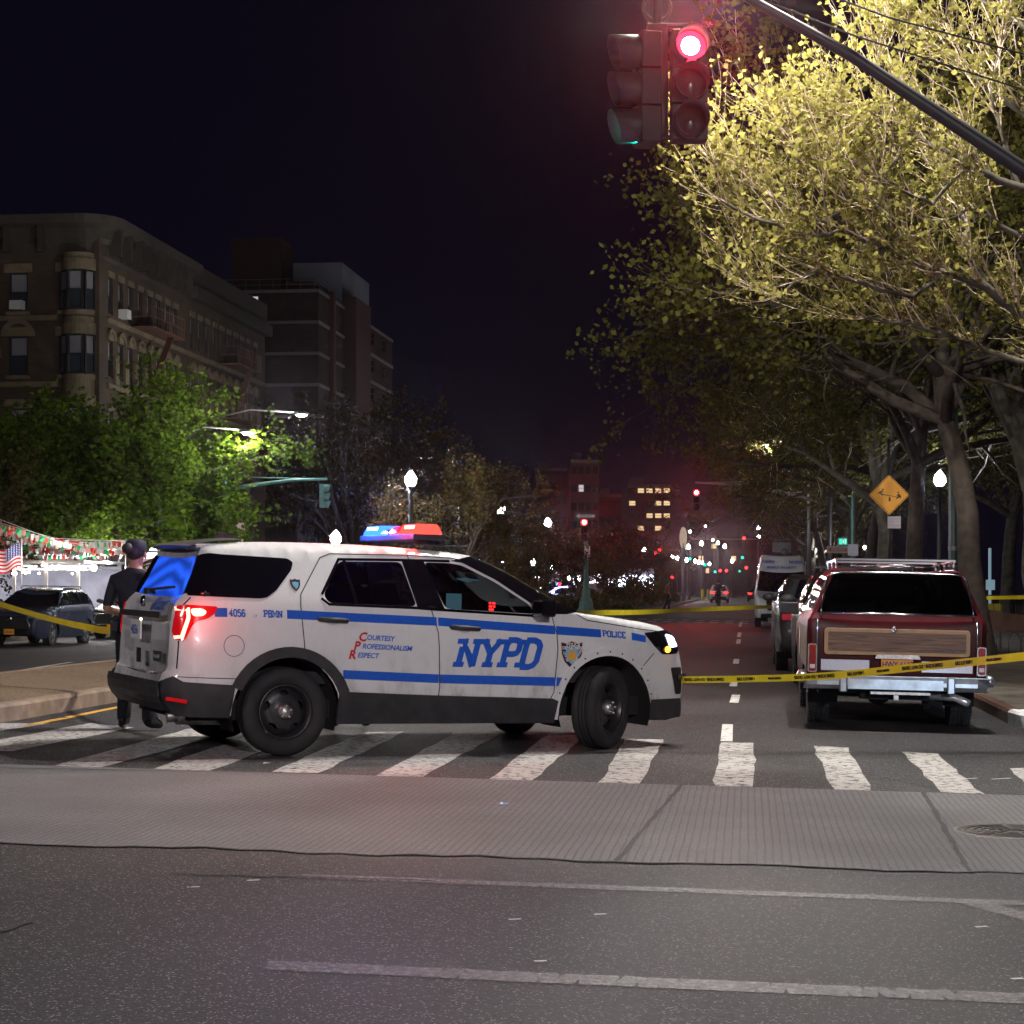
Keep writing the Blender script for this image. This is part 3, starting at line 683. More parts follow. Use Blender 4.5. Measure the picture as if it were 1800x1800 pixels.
    for i, (t_, x, z) in enumerate((('OURTESY', 0.668, 0.938), ('ROFESSIONALISM', 0.628, 0.868), ('ESPECT', 0.588, 0.796))):
        put_text(mb, t_, 0.058, lambda a, b, x=x, z=z: S.P(x+a, z+b-0.045*a, 0.005), 0, shear=0.25, bold=0.0012, spacing=0.96)
    mb.build('lettering', blue, Bo); mb = MB(); rr = [r_ for r_ in S.rows]                    # the word on the tailgate
    def gate(y, z, o=0.006):
        xs = [(p[2][2], i) for i, p in enumerate([(r_[0], r_[1], r_[8]) for r_ in rr])]
        i = min(range(len(rr)), key=lambda q: abs(rr[q][8][2]-z)+(0 if S.sil[q][4] in ('tailgate', 'rear_window') else 9)); row = rr[i]; i2 = i+1 if row[8][2] > z else i-1; ro2 = rr[i2]
        f = (z-row[8][2])/(ro2[8][2]-row[8][2]+1e-9)
        def xr(r_):
            for j in range(len(r_)-1):
                if r_[j][1] <= y <= r_[j+1][1]: g = (y-r_[j][1])/(r_[j+1][1]-r_[j][1]); return r_[j][0]*(1-g)+r_[j+1][0]*g
            return r_[8][0]
        return Vector((xr(row)*(1-f)+xr(ro2)*f-o, y, z))
    slab_text(mb, 'POLICE', -0.02, 1.148, 0.085, lambda x, z, o: gate(-x, z, 0.012+o), shear=0.25, wid=1.15, bold=0.22, gap=0.03)
    mb.build('lettering', blue, Bo)
    mb = MB()
    for t_, x, z in (('C', 0.595, 0.928), ('P', 0.553, 0.856), ('R', 0.510, 0.784)): put_text(mb, t_, 0.10, lambda a, b, x=x, z=z: S.P(x+a, z+b, 0.005), 0, shear=0.25, bold=0.003)
    mb.build('red_initials', redd, Bo)
    def shield(cx, cz, h, small=False):
        sh = [(-.5, .46), (-.25, .42), (0, .5), (.25, .42), (.5, .46), (.47, .05), (.34, -.22), (0, -.5), (-.34, -.22), (-.47, .05)]
        for k, m_, off in ((1.05, gold, .003), (1.0, navy, .005), (0.62, ltblue, .007)):
            mb = MB(); S.patch(mb, [(cx+x*h*0.86*k, cz+(z-0.02*(k < 1)*3)*h*k) for x, z in sh], off, 0, (-1,), 0.1); mb.build('badge_field', m_, E_)
        mb = MB()
        for x, z, r in ((0, .03, .15), (-.10, -.05, .09), (.10, -.05, .09), (0, -.12, .10)):
            S.patch(mb, [(cx+(x+r*cos(a))*h, cz+(z+r*sin(a))*h) for a in [2*pi*i/12 for i in range(12)]], 0.009+0.0003*len(mb.v)/20, 0, (-1,), 0.2)
        mb.build('badge_seal', gold if not small else ltblue, E_)
        if not small:
            mb = MB()
            put_text(mb, 'POLICE', h*0.17, lambda a, b: S.P(cx+a-h*.24, cz+h*.335+b, 0.009), 0, bold=0.001); put_text(mb, 'DEPARTMENT', h*0.155, lambda a, b: S.P(cx+a-h*.41, cz+h*.22+b, 0.009), 0, bold=0.001, spacing=0.9)
            for tx, sx, an in (('CITY OF', -1, -1.15), ('NEW YORK', 1, 1.15)):
                put_text(mb, tx, h*0.12, lambda a, b, sx=sx, an=an: S.P(cx+sx*h*0.385+cos(an)*a-sin(an)*b-(0.0 if sx < 0 else h*0.22), cz+(0.13 if sx < 0 else -0.33)*h+sin(an)*a+cos(an)*b, 0.009), 0, bold=0.0008, spacing=0.9)
            mb.build('badge_lettering', pwhite, E_)
    E_ = tag(thing('badge', None, None), None); E_.parent = root; shield(2.555, 0.815, 0.235)
    E_ = thing('badge', None, None); E_.parent = root; shield(0.095, 1.372, 0.10, True)
    # taillight
    lens = mat('taillight_red', (0.35, 0.004, 0.006), 0.12, emit=(1, 0.01, 0.02), es=0.22); glow = emat('brake_glow', (1, 0.16, 0.10), 9.0)
    mb = MB(); tl = [(-0.885, 1.10), (-0.865, 1.192), (-0.78, 1.198), (-0.575, 1.190), (-0.60, 1.135), (-0.66, 1.095), (-0.735, 1.078), (-0.775, 1.04), (-0.83, 0.925), (-0.885, 0.925), (-0.90, 0.99)]
    S.patch(mb, rounded(tl, 0.02), 0.012, 0, (-1, 1), 0.05, 0.02); T = mb.build('taillight', lens, root)
    mb = MB(); S.strip(mb, [(-0.875, 1.165), (-0.80, 1.165), (-0.80, 1.10), (-0.83, 1.0), (-0.845, 0.95), (-0.89, 0.945)], 0.024, 0.016, 0, (-1,)); S.patch(mb, rounded([(-0.79, 1.17), (-0.70, 1.175), (-0.66, 1.15), (-0.69, 1.115), (-0.77, 1.11)], 0.03), 0.017)
    mb.build('lamp_element', glow, T)
    mb = MB(); mb.bar(S.P(-0.93, .475, .035), S.P(-0.81, .455, .035), 0.02, 0.028); mb.build('reflector', lens, root)
    add_light('tail_glow', 'POINT', S.P(-0.74, 1.14, .25), 3, (1, .03, .02), .03).parent = root
    # headlight
    hl = [(3.31, 1.01), (3.52, 1.03), (3.62, 0.97), (3.655, 0.86), (3.60, 0.82), (3.47, 0.82), (3.39, 0.90)]
    mb = MB(); hl = FX(hl); S.patch(mb, rounded(hl, 0.02), 0.008, 0, (-1, 1), 0.05, 0.02); H = mb.build('headlight', gloss, root)
    mb = MB(); S.patch(mb, rounded(FX([(3.50, 0.995), (3.58, 0.97), (3.615, 0.885), (3.535, 0.88)]), 0.015), 0.014, 0, (-1,), 0.05); mb.build('lamp_element', emat('headlamp_glow', (0.55, 0.68, 1.0), 9), H)
    mb = MB(); p = S.P(fx(3.515), 0.862, 0.012); mb.sphere(p, 0.028, 0, 10); mb.build('indicator_lamp', emat('indicator_amber', (1, 0.30, 0.02), 9), H)
    mb = MB(); S.patch(mb, rounded(FX([(3.555, 0.70), (3.665, 0.70), (3.67, 0.46), (3.61, 0.46)]), 0.02), 0.006, 0, (-1, 1), 0.06); V = mb.build('air_vent', under, root)
    mb = MB(); mb.bar(S.P(fx(3.62), .615, .004), S.P(fx(3.70), .615, .02), .03, .05); mb.build('vent_trim', white, V)
    mb = MB(); S.patch(mb, FX([(3.385, 0.42), (3.72, 0.42), (3.70, 0.25), (3.56, 0.225), (3.38, 0.24)]), 0.008, 0, (-1, 1), 0.08, 0.02); mb.build('bumper_corner', blackpl, root)
    # handles
    for x0, x1, z in ((0.26, 0.50, 1.098), (1.425, 1.675, 1.043)):
        mb = MB(); a = S.P(x0, z, .03); b = S.P(x1, z-0.012, .03); mid = (a+b)/2+Vector((0, -0.012, 0)); mb.tube([a+Vector((0, .03, 0)), a, mid, b, b+Vector((0, .03, 0))], [.012, .019, .021, .019, .012], 10)
        mb.build('door_handle', blackpl, root)
        mb = MB(); S.patch(mb, [((x0+x1)/2+.055*cos(a_), z-0.012+.032*sin(a_)) for a_ in [2*pi*i/16 for i in range(16)]], .003); mb.build('handle_recess', mat('recess_grey', (0.5, 0.5, 0.5), 0.3), Bo)
    # mirror
    for sd in (-1, 1):
        mb = MB(); q = S.P(2.20, 1.19, 0, sd); mb.box(q+Vector((0.03, sd*0.15, 0.03)), (.13, .22, .15)); mb.bar(q-Vector((0, sd*.02, 0)), q+Vector((0.02, sd*0.08, 0)), .06, .04); mb.build('door_mirror', gloss, root, bev=.035, seg=3)
    # spoiler, wiper, fin
    dk = mat('spoiler_black', (0.05, 0.045, 0.042), 0.45)
    mb = MB(); rows = []
    for x, z, y in ((-0.30, 1.735, 0.62), (-0.50, 1.718, 0.63), (-0.68, 1.69, 0.60), (-0.715, 1.67, 0.58), (-0.68, 1.66, 0.58), (-0.56, 1.645, 0.60)):
        rows.append([(x-0.05*(1-(j/5)**2), j/5*y, z+0.012*(1-(j/5)**2)) for j in range(-5, 6)])
    for i in range(len(rows)-1):
        for j in range(10): mb.add([rows[i][j], rows[i][j+1], rows[i+1][j+1], rows[i+1][j]], [(0, 1, 2, 3)], 0, True)
    for s_ in (): mb.add([(-0.45, s_*.66, 1.72), (-0.80, s_*.70, 1.675), (-1.03, s_*.60, 1.665), (-0.98, s_*.70, 1.50), (-0.86, s_*.745, 1.60)], [(0, 1, 2), (1, 2, 4), (2, 3, 4)], 0)
    mb.build('spoiler', dk, root)
    mb = MB(); mb.prism([(-.21, 0), (-.17, .045), (-.145, .065), (-.10, .04), (-.02, .02), (.02, 0)][::-1], (-0.12, -0.012, 1.752), (1, 0, 0), (0, 0, 1), (0, 0.024, 0)); mb.build('antenna', white, root, bev=0.004)
    mb = MB(); mb.tube([(-0.885, -0.02, 1.31), (-0.88, -0.3, 1.325), (-0.835, -.60, 1.34)], 0.012, 6); mb.box((-0.875, 0, 1.30), (.07, .12, .05)); mb.build('wiper', blackpl, root)
    mb = MB(); mb.lathe([(0.001, 0), (.03, -.004), (.045, .002), (.05, .02)], 20, 0, 'X', c=(-0.935, 0.02, 1.215)); mb.build('emblem', chrome, root)
    mb = MB(); mb.box((-0.955, 0, 1.115), (.012, 1.26, .05)); mb.build('gate_trim', blackpl, root)
    mb = MB(); mb.box((-0.968, 0.05, 0.985), (.012, .31, .155)); Lp = mb.build('licence_plate', pwhite, root)
    mb = MB(); put_text(mb, '4056', .11, lambda a, b: Vector((-0.976, 0.19-a, 0.945+b)), 0, bold=.002); mb.build('plate_number', blue, Lp)
    mb = MB(); mb.sphere((-0.972, -0.11, 1.07), 0.012, 0, 8); mb.build('plate_lamp', emat('plate_lamp_warm', (1, .72, .4), 6), root)
    mb = MB(); mb.box((-0.950, -0.57, 0.785), (.006, .26, .085)); Q = mb.build('sticker', mat('sticker_green', (0.03, 0.05, 0.045), .5), root)
    mb = MB(); put_text(mb, 'PALCARES', .038, lambda a, b: Vector((-0.9545, -0.46-a, 0.772+b)), 0, bold=.0008); mb.build('sticker_text', pwhite, Q)
    mb = MB(); mb.box((-0.961, -0.02, 0.775), (.006, .13, .12)); mb.build('torn_sticker', under, root)
    # interior
    mb = MB(); mb.box((1.2, 0, 0.62), (3.4, 1.6, 0.1))
    for x, y in ((1.25, -.4), (1.25, .4), (0.3, -.4), (0.3, .4)):
        mb.box((x+.1, y, .82), (.5, .48, .18)); mb.bar((x-.08, y, .85), (x-.26, y, 1.38), .46, .13); mb.bar((x-.27, y, 1.42), (x-.30, y, 1.56), .26, .09)
    mb.box((2.15, 0, 1.02), (.5, 1.5, .26))
    mb.bar((0.86, -.70, 1.0), (0.80, -.62, 1.62), .03, .03); mb.bar((0.86, .70, 1.0), (0.80, .62, 1.62), .03, .03); mb.box((0.84, 0, 1.1), (.03, 1.4, .5))
    mb.build('seats', seat, root)
    mb = MB(); mb.lathe([(.175+.014*cos(a), .014*sin(a)) for a in [2*pi*i/8 for i in range(9)]], 24, 0, 'X', c=(0, 0, 0)); o = mb.build('steering_wheel', seat, root); o.location = (1.80, .38, 1.16); o.rotation_euler = (0, radians(-25), 0)
    mb = MB(); 
    for i in range(4):
        for j in range(3):
            if (i*3+j*5) % 4: mb.box((2.03+i*.0, -0.52+i*.03, 1.19+j*.028), (.01, .018, .018))
    mb.build('console_lights', emat('console_red', (1, .02, .02), 5), root)
    mb = MB(); mb.box((2.0, 0.28, 1.22), (.02, .3, .2)); mb.build('laptop', mat('screen_dark', (.02, .02, .02), .3, emit=(.3, .7, .9), es=.15), root)
    # light bar: two end pods and a middle, arms to the roof
    LB = MB(); 
    LB.box((1.36, 0, 1.80), (.30, 1.26, .05)); LB.box((1.36, -.45, 1.762), (.12, .08, .05)); LB.box((1.36, .45, 1.762), (.12, .08, .05)); LB.box((1.64, -.35, 1.735), (.30, .3, .012))
    for y in (-.5, -.3, .3, .5): LB.box((1.56, y, 1.765), (.05, .09, .035))
    base = LB.build('light_bar', blackpl, root, bev=.008)
    dome = lambda m, y, w_, h_, dz=0: None
    def pod(y0, y1, m, h_=.085):
        mb = MB(); a = .13
        vs = []
        for y in (y0, y1):
            yy = y+(0.03 if y == min(y0, y1) else -0.03)
            vs += [(1.36-a, y, 1.826), (1.36+a, y, 1.826), (1.36+a*.72, yy, 1.826+h_), (1.36-a*.72, yy, 1.826+h_)]
        mb.add(vs, [(0, 1, 2, 3), (7, 6, 5, 4), (0, 4, 5, 1), (1, 5, 6, 2), (2, 6, 7, 3), (3, 7, 4, 0)], 0); return mb.build('lamp_pod', m, base, bev=.015)
    pod(-.62, -.22, emat('beacon_red_white', (1, .035, .025), 4.0)); pod(-.21, .0, mat('beacon_red_dark', (.3, .005, .01), .15, emit=(1, .02, .03), es=1.4), .07)
    pod(.0, .2, mat('beacon_clear_dark', (.02, .02, .02), .15, emit=(.3, .02, .04), es=.3), .05)
    mb = MB(); mb.box((1.295, -.44, 1.872), (.09, .20, .05)); mb.build('lamp_element', emat('beacon_hot_red', (1, .5, .42), 12), base); mb = MB(); mb.box((1.295, .42, 1.872), (.09, .24, .05)); mb.build('lamp_element', emat('beacon_hot_blue', (.6, .8, 1), 16), base); pod(.21, .62, emat('beacon_blue', (.015, .085, 1.0), 6))
    for q, c_, p_ in (((1.16, .45, 1.98), (.04, .14, 1), 130), ((1.16, -.45, 1.98), (1, .04, .03), 90)):
        l = add_light('beacon_light', 'POINT', q, p_, c_, .05); l.parent = root
    return root, S
suv, SUVS = police_suv()
# ================================================================ wood-panelled wagon, seen from behind
def wagon():
    x, y = G(1436, 1268); cx, cy_ = x+0.745*CA, y-0.745*SA
    M = tilt(cx, cy_, AV)
    root = thing('station_wagon', 'old maroon station wagon with wood panelled tailgate and chrome bumper, parked at the kerb', 'car', M)
    maroon = carpaint('maroon_paint', (0.055, 0.004, 0.007), 0.30, spec=.12, dirt=0.02, coat=.10, dcol=(.06, .03, .025))
    WB = 2.76
    def W(x, z):
        w_ = 0.90-0.05*max(0, (0.5-z)/0.2) if z < 1.12 else 0.885-(z-1.12)*0.42
        if x > 3.0: w_ -= 0.08*((x-3.0)/0.7)**2
        return w_
    sil = [(3.62, .36, .03, .02, 'body'), (3.66, .45, .04, .02, 'body'), (3.66, .90, .04, .02, 'grille'), (3.60, 1.0, .05, .02, 'hood'), (3.2, 1.06, .05, .02, 'hood'), (2.35, 1.10, .05, .02, 'hood'), (2.28, 1.14, .04, .05, 'windshield', 1), (1.75, 1.56, .05, .05, 'roof', 1), (1.4, 1.62, .06, .03, 'roof'),
           (0.5, 1.655, .06, .03, 'roof'), (-0.5, 1.655, .06, .03, 'roof'), (-0.80, 1.64, .06, .03, 'roof'), (-0.855, 1.625, .05, .025, 'rear_window', 1), (-0.99, 1.19, .05, .03, 'body', 1), (-1.03, 1.13, .05, .03, 'tailgate', 1), (-1.045, 1.03, .05, .02, 'tailgate'), (-1.045, .60, .05, .02, 'tailgate'), (-1.02, .46, .05, .02, 'tailgate')]
    ar = [(0, .40), (WB, .42)]
    S = Shell(sil, W, ar, .36, (.44, .36, .36), [], .12, n=2)
    a, b = Vector(S.line[20]), Vector(S.line[21]); d = (b-a).normalized(); q = a+Vector((d.y, -d.x))*0.1
    S.inward = 1 if inpoly(np.array([tuple(q)]), S.outline)[0] else -1
    mbs = {k: MB() for k in ('body', 'hood', 'windshield', 'roof', 'rear_window', 'tailgate', 'grille')}
    S.sides(mbs['body']); S.wrap(mbs, 12, {'windshield': (.93, 'body'), 'rear_window': (.95, 'body')})
    tg = tintglass('wagon_glass', (.34, .40, .37))
    mats = dict(body=maroon, hood=maroon, windshield=tg, roof=maroon, rear_window=tg, tailgate=maroon, grille=chrome)
    P = {}
    for k, mb in mbs.items(): P[k] = mb.build(k, mats[k], root); weld(P[k])
    cream = mat('pale_wood_trim', (0.42, 0.27, 0.12), .45, noise=.15, nscale=12)
    m, t, b = newmat('wood_grain'); N = t.nodes.new; L = t.links.new; b.inputs['Roughness'].default_value = .45
    tc = N('ShaderNodeTexCoord'); mp = N('ShaderNodeMapping'); mp.inputs['Scale'].default_value = (2, 2.2, 60); L(tc.outputs['Object'], mp.inputs[0])
    nz = N('ShaderNodeTexNoise'); nz.inputs['Scale'].default_value = 1.6; nz.inputs['Detail'].default_value = 8; nz.inputs['Distortion'].default_value = .6; L(mp.outputs[0], nz.inputs[0])
    cr = N('ShaderNodeValToRGB'); cr.color_ramp.elements[0].position = .35; cr.color_ramp.elements[0].color = (.05, .022, .010, 1); cr.color_ramp.elements[1].position = .65; cr.color_ramp.elements[1].color = (.24, .12, .055, 1)
    L(nz.outputs[0], cr.inputs[0]); L(cr.outputs[0], b.inputs['Base Color']); wood = m
    X = -1.075
    def plate(y0, y1, z0, z1, mt, name, x=X, th=.01, parent=root, r=.03):
        pts = rounded([(y0, z0), (y1, z0), (y1, z1), (y0, z1)], r); mb = MB(); mb.prism(pts, (x, 0, 0), (0, 1, 0), (0, 0, 1), (-th, 0, 0)); return mb.build(name, mt, parent, bev=.003)
    fr = plate(-.73, .73, .765, 1.035, cream, 'panel_frame', r=.04)
    plate(-.69, .69, .80, 1.0, wood, 'wood_panel', X-.0105, .004, r=.015)
    mb = MB(); 
    put_text(mb, 'Grand Wagoneer', .045, lambda a, b: Vector((X-.016, -.36-a, .815+b)), 0, shear=.3, bold=.0012); put_text(mb, '4x4', .03, lambda a, b: Vector((X-.016, .65-a, .815+b)), 0); mb.build('nameplate', mat('script_black', (.02, .015, .015), .4), P['tailgate'])
    for s_ in (-1, 1): plate(*( (.27, .76) if s_ > 0 else (-.76, -.25)), .60, .715, mat('brushed_panel', (.42, .44, .50), .34, metal=.6, noise=.1, nscale=60), 'lower_panel', X, .008, r=.006)
    mb = MB(); mb.prism(rounded([(-.24, .73), (.22, .73), (.20, .775), (-.22, .775)], .01), (X-.012, 0, 0), (0, 1, 0), (0, 0, 1), (-.035, 0, 0)); hd = mb.build('tailgate_handle', steel, root, bev=.004)
    mb = MB(); put_text(mb, 'JEEP', .035, lambda a, b: Vector((X-.049, .05-a, .742+b)), 0, bold=.001, spacing=1.2); mb.build('handle_lettering', pwhite, hd)
    mb = MB(); mb.lathe([(.001, -.012), (.012, -.03), (.03, -.028), (.036, 0)], 20, 0, 'X', c=(X-.012, .03, 1.03)); mb.build('lock', chrome, root)
    pl = plate(-.165, .155, .605, .752, mat('plate_orange', (.80, .33, .02), .4), 'licence_plate', X-.01, .008, r=.01)
    mb = MB(); put_text(mb, 'HWY-6137', .085, lambda a, b: Vector((X-.0195, .145-a*.78, .645+b)), 0, bold=.002); put_text(mb, 'NEW YORK', .03, lambda a, b: Vector((X-.0195, .075-a, .728+b)), 0, bold=.0006); mb.build('plate_number', navy, pl)
    mb = MB()     # bright beads round the window and gate edges
    top = [r_ for r_, s_ in zip(S.rows, S.sil) if s_[4] == 'rear_window']; 
    A = top[0]; Bq = top[-1]
    wl = lambda r_, t: Vector(r_[int(round((t+1)*6))])
    L_ = [(-1.0-.02, .76, 1.16), (-.995, .765, 1.23), (-.90, .70, 1.55), (-.875, .66, 1.59), (-.885, .55, 1.605), (-.895, 0, 1.61), (-.885, -.55, 1.605), (-.875, -.66, 1.59), (-.90, -.70, 1.55), (-.995, -.765, 1.23), (-1.02, -.76, 1.16)]
    mb.tube(L_, .011, 6); mb.tube([(-1.035, .78, 1.185), (-1.035, -.78, 1.185)], .014, 6); mb.tube([(-.86, .60, 1.665), (-.875, 0, 1.69), (-.86, -.60, 1.665)], .009, 6)
    for s_ in (-1, 1): mb.tube([(-1.06, s_*.80, .47), (-1.065, s_*.80, 1.05), (-1.045, s_*.80, 1.12)], .008, 6)
    mb.build('chrome_trim', chrome, root)
    tlr = mat('wagon_lamp_red', (.30, .006, .012), .2, coat=.5)
    for s_ in (-1, 1):
        mb = MB(); mb.prism(rounded([(.795, .575), (.895, .575), (.895, .875), (.795, .875)], .03), (X+.03, 0, 0), (0, s_, 0), (0, 0, 1), (-.05, 0, 0)); T = mb.build('taillight', chrome, root, bev=.004)
        mb = MB(); mb.prism(rounded([(.812, .59), (.88, .59), (.88, .86), (.812, .86)], .02), (X-.02, 0, 0), (0, s_, 0), (0, 0, 1), (-.012, 0, 0)); mb.build('lens', tlr, T, bev=.004)
        mb = MB(); mb.box((X-.034, s_*.846, .64), (.006, .05, .04)); mb.build('reversing_lens', pwhite, T)
    bump = mat('bumper_chrome', (.36, .40, .44), .34, metal=.85, noise=.25, nscale=9)
    mb = MB(); pr = [(X-.03, .41), (X-.10, .42), (X-.125, .46), (X-.125, .50), (X-.10, .55), (X-.03, .56)]
    ys = [-.93, -.90, -.80, -.5, 0, .5, .80, .90, .93]
    rows = [[(px+ (0.09 if abs(y) > .92 else .035 if abs(y) > .89 else 0), y, pz) for px, pz in pr] for y in ys]
    for i in range(len(ys)-1):
        for j in range(len(pr)-1): mb.add([rows[i][j], rows[i][j+1], rows[i+1][j+1], rows[i+1][j]], [(0, 1, 2, 3)], 0, True)
    mb.box((X-.05, 0, .555), (.10, 1.84, .008)); 
    mb.box((X-.131, .015, .475), (.012, .95, .10))
    for s_ in (-1, 1): mb.tube([(X-.03, s_*.93, .52), (X+.3, s_*.94, .52), (X+.75, s_*.93, .52)], .06, 6)
    B = mb.build('bumper', bump, root)
    for s_ in (-1, 1):
        mb = MB(); mb.box((X-.135, s_*.535, .475), (.06, .075, .17)); mb.build('overrider', bump, B, bev=.012)
    mb = MB(); mb.box((X-.0, -.04, .385), (.16, .60, .03)); mb.box((X+.0, 0, .35), (.1, .05, .07)); mb.build('tow_bar', steel, root, bev=.003)
    mb = MB(); mb.tube([(-.5, -.35, .36), (-.95, -.38, .355), (-1.0, -.60, .35), (-1.10, -.72, .30)], .04, 12); mb.build('exhaust_pipe', mat('bright_pipe', (.6, .62, .62), .3, metal=.6), root)
    mb = wells(root, ar, .35, .86, .55, .36); mb.box((1.3, 0, .42), (4.4, 1.55, .12)); mb.box((1.3, 0, .62), (4.3, 1.5, .06)); mb.tube([(0, -.7, .34), (0, .7, .34)], .05, 8); mb.sphere((0, .1, .34), .14, 0, 12); mb.box((-.7, 0, .42), (.5, .7, .22)); mb.build('underbody', under, root)
    for x_, y_ in ((0, .74), (0, -.74), (WB, .74), (WB, -.74)): wheel(root, x_, y_, .355, .235, 0, 'spoke', .19, chrome, True, holes=8)
    # side glass, wood flanks, mirror, roof rack
    mb = MB()
    for q in ([(-.82, 1.22), (-.72, 1.55), (.45, 1.58), (.45, 1.2)], [(.53, 1.2), (.53, 1.58), (1.2, 1.58), (1.2, 1.19)], [(1.28, 1.19), (1.28, 1.57), (1.65, 1.55), (2.12, 1.18)]): S.patch(mb, rounded(q, .03), .004, 0, (-1, 1), .2)
    mb.build('side_window', dglass, root)
    mb = MB(); S.patch(mb, [(-.98, .62), (-.98, 1.03), (3.5, 1.03), (3.5, .85), (.6, .62)], .004, 0, (-1, 1), .3); mb.build('wood_flank', wood, root)
    for s_ in (-1, 1):
        mb = MB(); mb.box((1.85, s_*1.02, 1.20), (.09, .21, .14)); mb.bar((1.85, s_*.86, 1.16), (1.85, s_*.98, 1.18), .04, .03); mb.build('door_mirror', blackpl, root, bev=.025, seg=3)
    mb = MB()
    for x_ in (-.62, 1.3): mb.bar((x_, -.62, 1.745), (x_, .62, 1.745), .04, .025)
    for s_ in (-1, 1): mb.bar((-.66, s_*.60, 1.735), (1.35, s_*.60, 1.73), .03, .022)
    for x_ in (-.6, .3, 1.25):
        for s_ in (-1, 1): mb.bar((x_, s_*.60, 1.64), (x_, s_*.60, 1.74), .03, .02)
    for y_ in (-.4, -.2, 0, .2, .4): mb.bar((-.7, y_, 1.685), (1.4, y_, 1.695), .025, .012)
    mb.build('roof_rack', chrome, root, bev=.003)
    mb = MB()
    for x_, y_ in ((1.0, -.38), (1.0, .38)): mb.bar((x_, y_, .95), (x_-.15, y_, 1.32), .5, .14); mb.bar((x_-.15, y_, 1.34), (x_-.18, y_, 1.48), .24, .08)
    mb.bar((.1, 0, .85), (.0, 0, 1.18), 1.3, .14); mb.box((1.85, 0, 1.05), (.4, 1.4, .2)); mb.box((1.7, 0, 1.50), (.04, .22, .06)); mb.build('seats', seat, root)
    return root
wagon()

